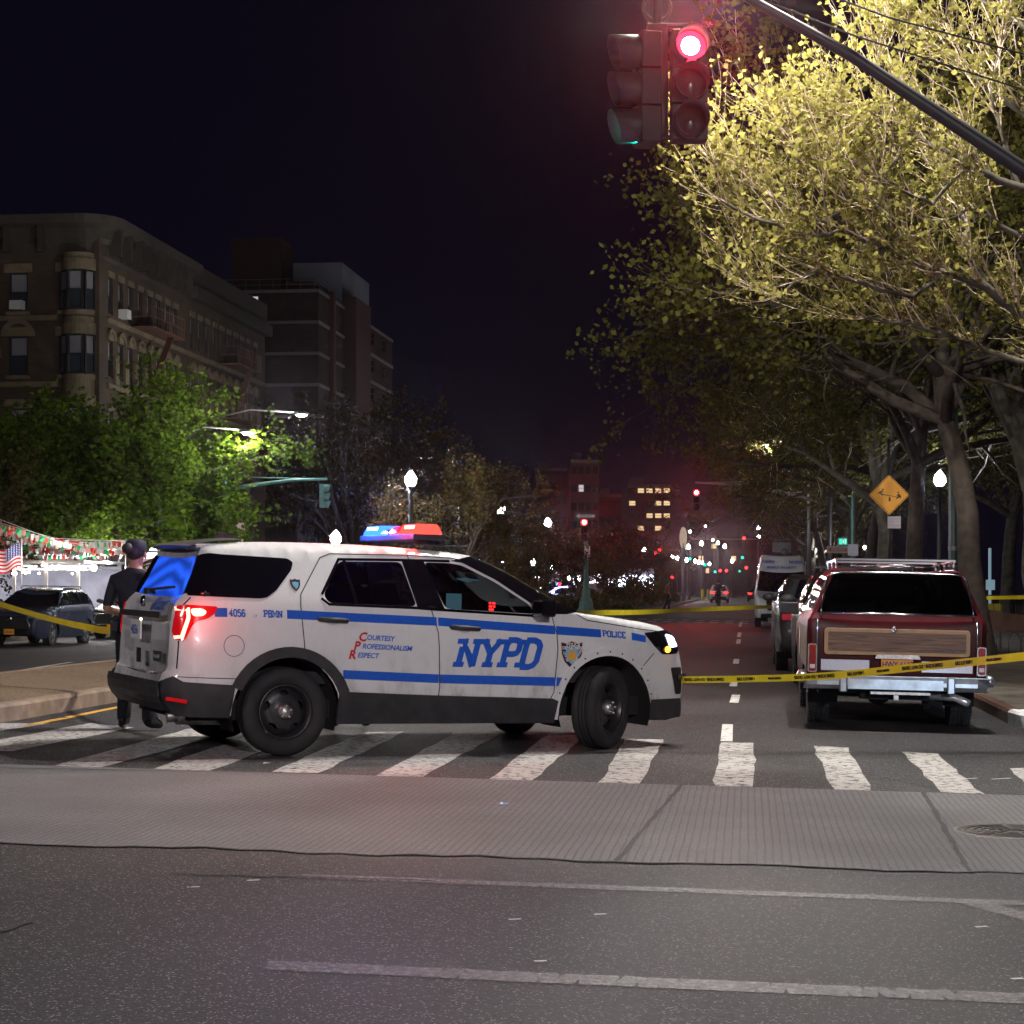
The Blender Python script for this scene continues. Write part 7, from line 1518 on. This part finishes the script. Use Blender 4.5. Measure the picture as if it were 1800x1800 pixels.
for a in ((1035, 1062, 1008, 1026, 200, 'lit shop window row right of the green signal post', shopw), (1068, 1092, 1014, 1030, 196, 'small lit shop window over the hedge', shopw), (1005, 1022, 1010, 1032, 205, 'pale lit shop door left of the green signal post', shopw), (940, 952, 1012, 1036, 208, 'pale lit doorway over the police sedan', shopw)): shop(*a)
def kiosk():
    a = Pt(1102, 1017, 165); r_ = thing('bus', 'bright white lit bus side behind the dark hedge', 'bus', Vector((a.x, 165, gz(a.x, 165))));
    mb = MB(); mb.box((0.7, 1.2, 1.65), (3.4, 2.4, 2.7)); mb.build('body', mat('bus_white', (.6, .6, .65), .4), r_, bev=.15); mb = MB()
    for k in range(3): mb.box((-.35+k*.85, -.03, 1.9), (.75, .04, 1.0))
    mb.box((2.15, -.03, 1.5), (.4, .04, 1.9)); mb.build('window', shopc, r_); mb = MB()
    for x_ in (-.3, 1.7): mb.lathe([(.45, -.1), (.45, .1)], 14, 0, 'Y', c=(x_, .05, .45)); mb.lathe([(.001, -.1), (.45, -.1)], 14, 0, 'Y', c=(x_, .05, .45))
    mb.build('wheel', rubber, r_)
kiosk()
# --- restaurant ground floor behind the green tree, dining shed, flag, bunting
fx, fy = st(-26.6, 74.5); rs_ = thing('restaurant_front', 'lit pinkish restaurant wall with white lattice, behind the trunk of the green tree', 'shop front', Vector((fx, fy, 0))); inv = Matrix.Identity(4)
RF = Frame(Vector((0, 0, 0)), (CA, -SA), (-SA, -CA)); mb = MB(); wallbox(RF, -12, 6.4, 0, 3.9, -.3, -.02, mb); mb.build('wall', mat('render_pink', (.45, .30, .26), .7, noise=.15, nscale=2), rs_)
mb = MB()
for k in range(5): wallbox(RF, -2.2+k*1.35, -1.1+k*1.35, 2.45, 3.35, .0, .03, mb)
mb.build('lit_panel', mat('panel_glow', (.5, .5, .5), .5, emit=(.92, .9, 1), es=2.2), rs_)
m, t, b = newmat('lattice_white'); ck = t.nodes.new('ShaderNodeTexChecker'); ck.inputs['Scale'].default_value = 14; ck.inputs[1].default_value = (.6, .55, .5, 1); ck.inputs[2].default_value = (.10, .09, .08, 1); tc = t.nodes.new('ShaderNodeTexCoord'); mp = t.nodes.new('ShaderNodeMapping'); mp.inputs['Rotation'].default_value = (0, .785, 0); t.links.new(tc.outputs['Object'], mp.inputs[0]); t.links.new(mp.outputs[0], ck.inputs[0]); t.links.new(ck.outputs[0], b.inputs['Base Color']); latt = m
mb = MB(); wallbox(RF, -1.8, 4.2, .2, 2.2, .05, .09, mb); mb.build('lattice', latt, rs_)
add_light('wall_lamp_glow', 'POINT', Vector((fx+.8, fy-2.2, 3.2)), 160, (1, .78, .70), .1); add_light('wall_lamp_glow', 'POINT', Vector((fx+4.2, fy-2.4, 2.6)), 130, (.9, .95, 1), .1)
sx_, sy_ = st(-23.9, 61.5); z0 = gz(sx_, sy_)+.02; sh = thing('dining_shed', 'bright lit outdoor dining shed with clear sides and string lights behind the parked SUV', 'shed', Vector((sx_, sy_, z0)))
sh.rotation_euler = (0, 0, -.124); hshed = Pt(0, 986, 61).z-z0
mb = MB(); mb.box((-1.9, 2.0, hshed), (7.2, 4.4, .10)); 
mb.build('roof', mat('shed_roof', (.35, .36, .38), .6), sh); mb = MB()
for k in range(7):
    for yy in (-.15, 4.1): mb.box((-5.3+k*1.13, yy, hshed/2), (.10, .10, hshed-.1))
for z in (.95, hshed-.25): mb.box((-1.9, -.15, z), (6.9, .07, .07)); mb.box((1.5, 2.0, z), (.07, 4.2, .07))
mb.build('posts', mat('shed_white', (.62, .64, .68), .5), sh)
mb = MB(); mb.box((-1.9, -.13, .47), (6.8, .05, .85)); mb.box((1.5, 2, .47), (.05, 4.2, .85)); mb.build('lower_panels', mat('shed_panel', (.42, .40, .42), .6, noise=.3, nscale=6), sh)
mb = MB(); mb.box((-1.9, 4.0, hshed*.6), (6.8, .05, hshed*.7)); mb.build('back_wall', mat('shed_back_painted_glow', (.45, .45, .55), .7, noise=.3, nscale=1.5, emit=(.75, .78, 1), es=.16), sh)  # lamp-lit look of the back wall is painted in as a weak glow
mb = MB(); rr = random.Random(4)
for k in range(60): mb.sphere((-5.3+k*.118, -.22+rr.uniform(-.04, .04), hshed-.12-rr.random()*.28), .035, 0, 6)
mb.build('string_lights', emat('bulb_warm', (1, .80, .62), 60), sh)
mb = MB()
for x_ in (-4.2, -1.9, .4): mb.box((x_, 2.2, hshed-.12), (1.6, .12, .05))
mb.build('strip_lamp', emat('strip_lamp', (.85, .9, 1), 12), sh)
mb = MB(); mb.sphere((1.9, .2, hshed-.2), .11, 0, 8); mb.build('flood_lamp', emat('flood_warm', (1, .85, .65), 120), sh)
# little tables inside
mb = MB()
for x_ in (-4.4, -2.4, -.4): mb.box((x_, 1.4, .74), (.8, .8, .04)); mb.box((x_, 1.4, .37), (.08, .08, .72))
mb.build('table', dark, sh)
m, t, b = newmat('flag_cloth'); N = t.nodes.new; L = t.links.new; tc = N('ShaderNodeTexCoord'); sp = N('ShaderNodeSeparateXYZ'); L(tc.outputs['UV'], sp.inputs[0])
b.inputs['Roughness'].default_value = .8
def mth(op, a, v=None, a2=None):
    q = N('ShaderNodeMath'); q.operation = op
    L(a, q.inputs[0])
    if a2 is not None: L(a2, q.inputs[1])
    elif v is not None: q.inputs[1].default_value = v
    return q.outputs[0]
st13 = mth('MODULO', mth('MULTIPLY', sp.outputs[1], 6.5), 1.0); red_ = mth('LESS_THAN', st13, .5); mx = N('ShaderNodeMix'); mx.data_type = 'RGBA'; mx.inputs[6].default_value = (.7, .68, .7, 1); mx.inputs[7].default_value = (.55, .02, .03, 1); L(red_, mx.inputs[0])
can = mth('MULTIPLY', mth('GREATER_THAN', sp.outputs[0], .55), a2=mth('GREATER_THAN', sp.outputs[1], .46)); vo = N('ShaderNodeTexVoronoi'); vo.inputs['Scale'].default_value = 14; vo.inputs['Randomness'].default_value = .1; L(tc.outputs['UV'], vo.inputs[0]); star = mth('LESS_THAN', vo.outputs['Distance'], .28)
mc = N('ShaderNodeMix'); mc.data_type = 'RGBA'; mc.inputs[6].default_value = (.02, .04, .25, 1); mc.inputs[7].default_value = (.75, .75, .8, 1); L(star, mc.inputs[0]); mf = N('ShaderNodeMix'); mf.data_type = 'RGBA'; L(can, mf.inputs[0]); L(mx.outputs[2], mf.inputs[6]); L(mc.outputs[2], mf.inputs[7]); L(mf.outputs[2], b.inputs['Base Color']); L(mf.outputs[2], b.inputs['Emission Color']); b.inputs['Emission Strength'].default_value = .0
fp = Pt(25, 1000, 60); z0 = hshed; fl_ = thing('flag', 'american flag hanging from a short white pole on the dining shed roof', 'flag', Vector((fp.x, 60.9, fp.z-.55)))
mb = MB(); mb.tube([(0, 0, 0), (0, 0, 1.55)], .025, 6); mb.build('pole', pwhite, fl_)
mb = MB(); nx, nz_ = 14, 8; vs = [(-1.15*i/nx, .07*sin(i*.9+j*.3)*i/nx*1.5, 1.40-.78*j/nz_-.42*(i/nx)**1.1+.05*sin(i*.8)) for j in range(nz_+1) for i in range(nx+1)]
mb.add(vs, [(j*(nx+1)+i, j*(nx+1)+i+1, (j+1)*(nx+1)+i+1, (j+1)*(nx+1)+i) for j in range(nz_) for i in range(nx)], 0, True); fo = mb.build('cloth', m, fl_)
uv = fo.data.uv_layers.new(name='UVMap')
for lp in fo.data.loops: i = lp.vertex_index % (nx+1); j = lp.vertex_index//(nx+1); uv.data[lp.index].uv = (1-i/nx, 1-j/nz_)
add_light('string_light_glow', 'POINT', Vector((fp.x+.3, 59.9, fp.z+.2)), 60, (1, .85, .75), .1)
cols = [mat('paper_green', (.03, .45, .16), .7), mat('paper_white', (.7, .7, .68), .7), mat('paper_red', (.6, .05, .03), .7), mat('paper_pink', (.7, .30, .25), .7)]
bt = MB(); rr = random.Random(12)
for k in range(13):
    a = Pt(-10+rr.uniform(-30, 10), 905+k*5, 60+k*.5); c_ = Pt(215+rr.uniform(-10, 15), 955+rr.uniform(-8, 22), 62+k*.6); n = 30
    for i in range(n):
        f = (i+.5)/n; p = a.lerp(c_, f)+Vector((0, 0, -1.0*f*(1-f)*4*.28)); w_ = .075; h_ = .15*rr.uniform(.7, 1.2); an = rr.uniform(-1.3, 1.3)
        u = Vector((cos(an), sin(an), 0)); bt.add([p-u*w_, p+u*w_, p+u*w_*.8+Vector((0, .05*rr.gauss(0, 1), -h_)), p+Vector((0, 0, -h_*1.2)), p-u*w_*.8+Vector((0, .05*rr.gauss(0, 1), -h_))], [(0, 1, 2, 3, 4)], rr.choice((0, 1, 1, 2, 3)))
    bt.tube([a, a.lerp(c_, .5)+Vector((0, 0, -.28)), c_], .008, 4, 1)
tag(bt.build('bunting', cols), 'strings of green, white and red paper flags over the dining shed', 'bunting')
add_light('string_light_glow', 'POINT', Pt(100, 975, 60.5), 60, (1, .88, .80), .1); add_light('string_light_glow', 'POINT', Pt(190, 985, 66), 520, (.95, .95, 1), .1); add_light('wall_lamp_glow', 'POINT', Vector((*st(-23.5, 72.5), 5.4)), 120, (.8, .95, .8), .15)
x = Pt(215, 960, 66).x; pg = thing('parking_sign', 'small pale parking sign on a thin post beside the officer head', 'sign', Vector((x, 66, gz(x, 66)))); z_ = Pt(215, 960, 66).z-gz(x, 66)
mb = MB(); mb.tube([(.12, .03, 0), (.12, .03, z_+.3)], .025, 6); mb.build('post', galv, pg); mb = MB(); mb.box((0, 0, z_), (.2, .02, .34)); mb.build('panel', MATS['decal_white'], pg)

# ================================================================ people
skin_m = mat('skin', (.30, .16, .11), .55); shirt = mat('navy_shirt', (.005, .005, .013), .8, noise=.3, nscale=10, bump=.3, bscale=14); trou = mat('navy_trousers', (.005, .006, .013), .85, noise=.3, nscale=8, bump=.35, bscale=9); shoe = mat('black_shoe', (.010, .010, .010), .25); hair = mat('dark_hair', (.012, .009, .008), .55, bump=.5, bscale=90)
def person(label, P, rz, pose, mats=None, name='person', cap=True, bun=True, sc=1.0, group=None):
    """pose: joint positions in metres, facing +y, feet at z = 0"""
    J = {'pelvis': ((0, 0, .98), .135), 'waist': ((0, .0, 1.10), .125), 'chest': ((0, .01, 1.28), .155), 'upper': ((0, -.01, 1.42), .13), 'neck': ((0, .015, 1.50), .058), 'jaw': ((0, .045, 1.575), .066), 'head': ((0, .035, 1.655), .088), 'crown': ((0, .025, 1.71), .070)}
    E_ = [('pelvis', 'waist'), ('waist', 'chest'), ('chest', 'upper'), ('upper', 'neck'), ('neck', 'jaw'), ('jaw', 'head'), ('head', 'crown')]
    for s_, k in ((-1, 'l'), (1, 'r')):
        d = dict(sh=(s_*.19, -.01, 1.42), el=(s_*.25, -.03, 1.14), wr=(s_*.27, .06, .90), hip=(s_*.10, 0, .93), kn=(s_*.12, .02, .50), an=(s_*.13, -.02, .09), toe=(s_*.15, .15, .035)); d.update(pose.get(k, {}))
        for q, r in (('sh', .068), ('el', .047), ('wr', .030), ('hip', .105), ('kn', .082), ('an', .062), ('toe', .040)): J[q+k] = (d[q], r)
        w_ = Vector(d['wr']); e_ = Vector(d['el']); hd = (w_-e_).normalized(); J['palm'+k] = (tuple(w_+hd*.08), .034); E_ += [('upper', 'sh'+k), ('sh'+k, 'el'+k), ('el'+k, 'wr'+k), ('wr'+k, 'palm'+k), ('pelvis', 'hip'+k), ('hip'+k, 'kn'+k), ('kn'+k, 'an'+k), ('an'+k, 'toe'+k)]
        J['heel'+k] = (tuple(Vector(d['an'])+Vector((0, -.05, -.045))), .036); E_.append(('an'+k, 'heel'+k))
        sv = hd.cross(Vector((0, 1, 0.2))).normalized(); 
        for f_ in range(4):
            b0 = Vector(J['palm'+k][0])+sv*(f_-1.5)*.022+hd*.012; L_ = (.062, .072, .066, .050)[f_]; a = 'f%d%s' % (f_, k); J[a+'a'] = (tuple(b0+hd*L_*.5+Vector((0, .012, 0))), .010); J[a+'b'] = (tuple(b0+hd*L_+Vector((0, .035, 0))), .0085); E_ += [('palm'+k, a+'a'), (a+'a', a+'b')]
        J['th'+k] = (tuple(w_+hd*.045+sv*-.05+Vector((0, .02, 0))), .011); J['tj'+k] = (tuple(w_+hd*.085+sv*-.062+Vector((0, .035, 0))), .010); E_ += [('wr'+k, 'th'+k), ('th'+k, 'tj'+k)]
    ks = list(J); me = bpy.data.meshes.new('p'); me.from_pydata([J[k][0] for k in ks], [(ks.index(a), ks.index(b)) for a, b in E_], []); o = bpy.data.objects.new('p', me); COL.objects.link(o)
    sk = o.modifiers.new('s', 'SKIN'); me.skin_vertices[0].data[0].use_root = True
    for i, k in enumerate(ks): r = J[k][1]; me.skin_vertices[0].data[i].radius = (r*(1.18 if k in ('pelvis', 'waist', 'chest', 'upper') else 1), r*(.80 if k in ('pelvis', 'waist', 'chest', 'upper') else 1))
    o.modifiers.new('u', 'SUBSURF').levels = 2
    dg = bpy.context.evaluated_depsgraph_get(); dg.update(); m2 = bpy.data.meshes.new_from_object(o.evaluated_get(dg)); bpy.data.objects.remove(o)
    ms = mats or [trou, shirt, skin_m, shoe]; m2.materials.clear()
    for m_ in ms: m2.materials.append(m_)
    jp = [(Vector(J[k][0]), k) for k in ks]
    sl = {}
    for k in 'lr': sl[k] = (Vector(J['sh'+k][0]), Vector(J['el'+k][0]))
    for p in m2.polygons:
        c = Vector(p.center); k = min(jp, key=lambda q: (q[0]-c).length-J[q[1]][1]*.6)[1]; p.use_smooth = True; base_ = k.rstrip('lr') if k not in ('pelvis',) else k
        if k[:2] in ('an', 'to', 'he') and k != 'head': mi = 3 if c.z < .11 else 0
        elif k[:2] in ('kn', 'hi') or (k == 'pelvis'): mi = 0 if c.z < 1.02 else 1
        elif k[:2] in ('wr', 'pa', 'th', 'tj') or k[0] == 'f' or k in ('neck', 'jaw', 'head', 'crown'): mi = 2
        elif k[:2] == 'el': mi = 2 if (c-sl[k[2]][1]).dot(sl[k[2]][0]-sl[k[2]][1]) < .012 else 1
        else: mi = 1
        p.material_index = mi
    m2.name = 'person_body'; b_ = bpy.data.objects.new(name, m2); COL.objects.link(b_); b_.matrix_basis = Matrix.Translation(P) @ Matrix.Rotation(rz, 4, 'Z') @ Matrix.Scale(sc, 4); tag(b_, label, 'person', group)
    H = Vector(J['head'][0])
    mb = MB(); mb.sphere(H+Vector((0, -.012, .03)), 1, 0, 14, (.088, .102, .105)); 
    if bun: mb.sphere(H+Vector((-.03, -.115, .045)), 1, 0, 10, (.055, .05, .055))
    mb.build('hair', hair, b_)
    mb = MB(); 
    for s_ in (-1, 1): mb.sphere(H+Vector((s_*.092, .01, -.02)), 1, 0, 8, (.012, .022, .032))
    mb.sphere(H+Vector((0, .10, -.03)), 1, 0, 8, (.013, .018, .022)); mb.build('ears_and_nose', ms[2], b_)
    mb = MB()
    for s_ in (-1, 1): mb.sphere(H+Vector((s_*.03, .083, .0)), .011, 0, 8)
    mb.build('eyes', pwhite, b_)
    if cap:
        mb = MB(); mb.lathe([(.100, .03), (.102, .055), (.094, .105), (.06, .135), (0.001, .145)], 18, c=H-Vector((0, .004, 0))); mb.prism([(-.07, .07), (-.045, .15), (0, .17), (.045, .15), (.07, .07)], H+Vector((0, 0, .035)), (1, 0, 0), (0, 1, 0), (0, 0, .008)); mb.build('cap', MATS['navy_shirt'], b_)
    return b_
ofx = (236-900)/3300*17.35
of = person('officer seen from behind in navy shirt, cap and hair bun, standing behind the police SUV', g3(ofx, 17.35), -.25, dict(l=dict(sh=(-.195, 0, 1.41), el=(-.265, -.05, 1.13), wr=(-.16, .17, 1.08), kn=(-.10, .02, .5), an=(-.10, -.02, .09), toe=(-.16, .13, .035)), r=dict(sh=(.195, 0, 1.41), el=(.24, .06, 1.15), wr=(.10, .24, 1.25), kn=(.14, .01, .5), an=(.16, -.03, .09), toe=(.23, .12, .035))), sc=.985)
mb = MB(); mb.lathe([(.178, .97), (.182, 1.0), (.178, 1.03)], 24); 
for v in mb.v[:]: pass
mb.v = [(x*1.0, y*.72, z) for x, y, z in mb.v]; mb.build('belt', shoe, of)
mb = MB(); mb.box((-.19, -.03, .93), (.06, .11, .16), 0, .3); mb.box((-.13, -.13, .97), (.07, .05, .10)); mb.box((.05, -.14, .98), (.08, .05, .07)); mb.box((.17, -.05, .95), (.05, .08, .13)); mb.build('belt_gear', blackpl, of, bev=.01)
mb = MB(); mb.tube([(-.20, -.06, 1.02), (-.215, -.02, .90), (-.20, .0, .84)], .012, 6); mb.build('radio_mic', steel, of)
px_ = (625-900)/3300*18.8; person('person in dark clothes hidden behind the police SUV, only black shoes showing under it', g3(px_, 18.0), .5, dict(l=dict(an=(-.16, -.02, .09), toe=(-.20, .14, .035)), r=dict(an=(.18, -.02, .09), toe=(.24, .13, .035))), sc=.93, cap=False, bun=False)
pw = Pt(1172, 1030, 118); 
jk = mat('jacket_tan', (.16, .09, .05), .8)
person('pedestrian in a tan jacket walking past the end of the dark hedge', g3((1173-900)/3300*112, 112), -1.2, dict(l=dict(kn=(-.1, .2, .52), an=(-.1, .12, .12), toe=(-.1, .28, .05)), r=dict(kn=(.1, -.05, .5), an=(.1, -.3, .12), toe=(.1, -.16, .04))), [trou, jk, skin_m, shoe], cap=False, bun=False)
rid = person('rider in dark clothes on a scooter behind the silver SUV', g3((1263-900)/3300*140, 140, .18), .1, dict(l=dict(kn=(-.17, .3, .62), an=(-.15, .2, .18), toe=(-.15, .36, .14), el=(-.3, .15, 1.15), wr=(-.26, .42, 1.12)), r=dict(kn=(.17, .3, .62), an=(.15, .2, .18), toe=(.15, .36, .14), el=(.3, .15, 1.15), wr=(.26, .42, 1.12))), [trou, trou, skin_m, shoe], cap=True, bun=False)
sc_ = thing('scooter', 'dark scooter ridden up the avenue behind the silver SUV', 'scooter', g3((1263-900)/3300*140, 140)); mb = MB()
for y_ in (-.6, .65): mb.lathe([(.20, -.05), (.26, -.04), (.26, .04), (.20, .05)], 16, 0, 'X', c=(0, y_, .26)); mb.lathe([(.001, 0), (.2, 0)], 16, 0, 'X', c=(0, y_, .26))
mb.build('wheel', rubber, sc_); mb = MB(); mb.box((0, -.35, .62), (.26, .7, .22)); mb.box((0, .1, .32), (.26, .5, .08)); mb.bar((0, .40, .35), (0, .62, 1.0), .26, .08); mb.bar((-.32, .55, 1.05), (.32, .55, 1.05), .04, .04); mb.build('body', gloss, sc_, bev=.03)

# ================================================================ police tape
tape_y = mat('tape_yellow', (.92, .78, .03), .35, noise=.12, nscale=8); 
def tape(pts, w_, label, txt=None, tilt_=0.0, twist=0.0, tsz=.6):
    P = []; 
    for i in range(len(pts)-1):
        for k in range(14):
            t_ = k/14; p0, p1, p2, p3 = pts[max(i-1, 0)], pts[i], pts[i+1], pts[min(i+2, len(pts)-1)]
            P.append(0.5*((2*p1)+(-p0+p2)*t_+(2*p0-5*p1+4*p2-p3)*t_*t_+(-p0+3*p1-3*p2+p3)*t_**3))
    P.append(pts[-1]); n = len(P); mb = MB(); acc = [0]
    for i in range(n-1): acc.append(acc[-1]+(P[i+1]-P[i]).length)
    def fr(i):
        d = (P[min(i+1, n-1)]-P[max(i-1, 0)]).normalized(); sd = d.cross(Vector((0, 0, 1))).normalized(); up = sd.cross(d).normalized(); a = tilt_+twist*sin(acc[i]*1.1); return up*cos(a)+sd*sin(a)
    U = [fr(i) for i in range(n)]; vs = []
    for i in range(n): vs += [P[i]-U[i]*w_/2, P[i]+U[i]*w_/2]
    mb.add(vs, [(2*i, 2*i+2, 2*i+3, 2*i+1) for i in range(n-1)], 0, True); o = mb.build('police_tape', tape_y); tag(o, label, 'tape')
    if txt:
        T_ = acc[-1]; mb = MB()
        def f(a, b):
            a = max(0, min(T_-1e-4, a)); i = max(k for k in range(n-1) if acc[k] <= a) if True else 0; g_ = (a-acc[i])/(acc[i+1]-acc[i]); u = U[i].lerp(U[i+1], g_); p = P[i].lerp(P[i+1], g_); nn = u.cross((P[i+1]-P[i]).normalized()); nn = nn if nn.y < 0 else -nn
            return p+u*b+nn*.004
        a = .05; k = 0
        while a < T_-.9:
            s_ = txt[k % len(txt)]; sz = w_*tsz*(.62 if 'STOP' in s_ else 1); V, Fs = text_mesh(s_, sz, bold=.002); L_ = max(v[0] for v in V)
            if a+L_ > T_-.05: break
            mb.add([f(a+L_-x, sz*.36-y) for x, y, z in V], Fs, 0); a += L_+.16; k += 1
        mb.build('lettering', mat('tape_ink', (.02, .02, .015), .5), o)
    return o
tape([Pt(1197, 1195, 16.9), Pt(1420, 1190, 15.6), Pt(1620, 1172, 14.3), Pt(1760, 1158, 13.4), Pt(1960, 1135, 12.6)], .060, 'yellow police tape stretched in front of the wood panelled wagon', ['CRIME SCENE - DO NOT CROSS', '1-800-577-TIPS', 'CRIMESTOPPERS'], .1, .15)
tape([Vector((-.50, 17.95, 1.05)), Pt(1008, 1078, 30), Pt(1130, 1076, 34), Pt(1260, 1070, 38), Pt(1375, 1066, 42)], .09, 'yellow police tape across the avenue from the police SUV bonnet to the parked row', None, .3, .3)
tape([Pt(-60, 1045, 22), Pt(0, 1062, 21.5), Pt(70, 1083, 21), Pt(140, 1100, 20.6), Pt(200, 1109, 20.2), Vector((-3.5, 18.5, 1.0)), Vector((-2.62, 16.87, 1.0))], .10, 'yellow police tape sagging in front of the dark blue SUV on the left', None, .5, .2)
tape([Pt(1690, 1053, 46), Pt(1740, 1051, 45), Pt(1900, 1048, 44)], .09, 'yellow police tape across the park path at the right edge', None, .2, .1)
# litter and small road bits
rr = random.Random(5); lit_ = mat('litter', (.35, .32, .30), .7)
for px, py, lb in ((1122, 1237, 'dried leaf lying on the road ahead of the wagon'), (888, 1417, 'scrap of blue paper on the ribbed concrete'), (470, 1345, 'shiny wet scrap by the rear wheel of the police SUV')):
    x, y = G(px, py); mb = MB(); mb.add([g3(x-.035, y-.02, .012), g3(x+.04, y-.015, .02), g3(x+.03, y+.03, .014), g3(x-.03, y+.025, .022)], [(0, 1, 2, 3)]); tag(mb.build('litter', blue if 'blue' in lb else lit_), lb, 'litter')
# star-like particles that lie on the near asphalt are part of its surface; the sky needs nothing more
for o_ in list(bpy.data.objects):
    if o_.type == 'MESH' and not o_.parent and 'kind' not in o_.keys() and 'category' not in o_.keys(): print('UNTAGGED', o_.name)

# ---------------------------------------------------------------- left and right pieces of a vehicle are parts of their own
def halves(o):
    me = o.data; n = len(me.polygons); cy_ = [p.center.y for p in me.polygons]
    if not n or min(cy_) > -.15 or max(cy_) < .15 or any(abs(c) < .15 for c in cy_): return
    V = [tuple(v.co) for v in me.vertices]
    for sd in (1, -1):
        mb = MB(); idx = {}
        for p, c in zip(me.polygons, cy_):
            if c*sd > 0:
                f = []
                for i in p.vertices:
                    if i not in idx: idx[i] = len(mb.v); mb.v.append(V[i])
                    f.append(idx[i])
                mb.f.append(f); mb.mi.append(0); mb.sm.append(p.use_smooth)
        q = mb.build(o.name.split('.')[0], me.materials[0] if len(me.materials) else None, o.parent)
        if sd < 0:
            q.matrix_basis = o.matrix_basis
            for ch in [c_ for c_ in bpy.data.objects if c_.parent == o]: ch.parent = q
        else: q.matrix_basis = o.matrix_basis
    bpy.data.objects.remove(o)
HN = {'quarter_window', 'window_frame', 'window', 'wheel_arch', 'side_window', 'cladding', 'wood_flank', 'headlight', 'taillight', 'air_vent', 'bumper_corner'}
for o in [o for o in bpy.data.objects if o.type == 'MESH' and o.parent and o.parent.get('category') in ('car', 'police car', 'van') and o.name.split('.')[0] in HN]: halves(o)

# ---------------------------------------------------------------- thin haze added to give every lamp a bloom-like halo
m = bpy.data.materials.new('haze'); m.use_nodes = True; t = m.node_tree; t.nodes.clear(); v = t.nodes.new('ShaderNodeVolumePrincipled'); v.inputs['Density'].default_value = .00013; v.inputs['Anisotropy'].default_value = .955; v.inputs['Color'].default_value = (.93, .88, 1.0, 1); oo = t.nodes.new('ShaderNodeOutputMaterial'); t.links.new(v.outputs[0], oo.inputs['Volume'])
mb = MB(); mb.box((52.5, 335, 15.5), (375, 760, 45)); hz = mb.build('haze', m); tag(hz, 'thin haze added to make halos round the lamps', 'haze', kind='stuff')
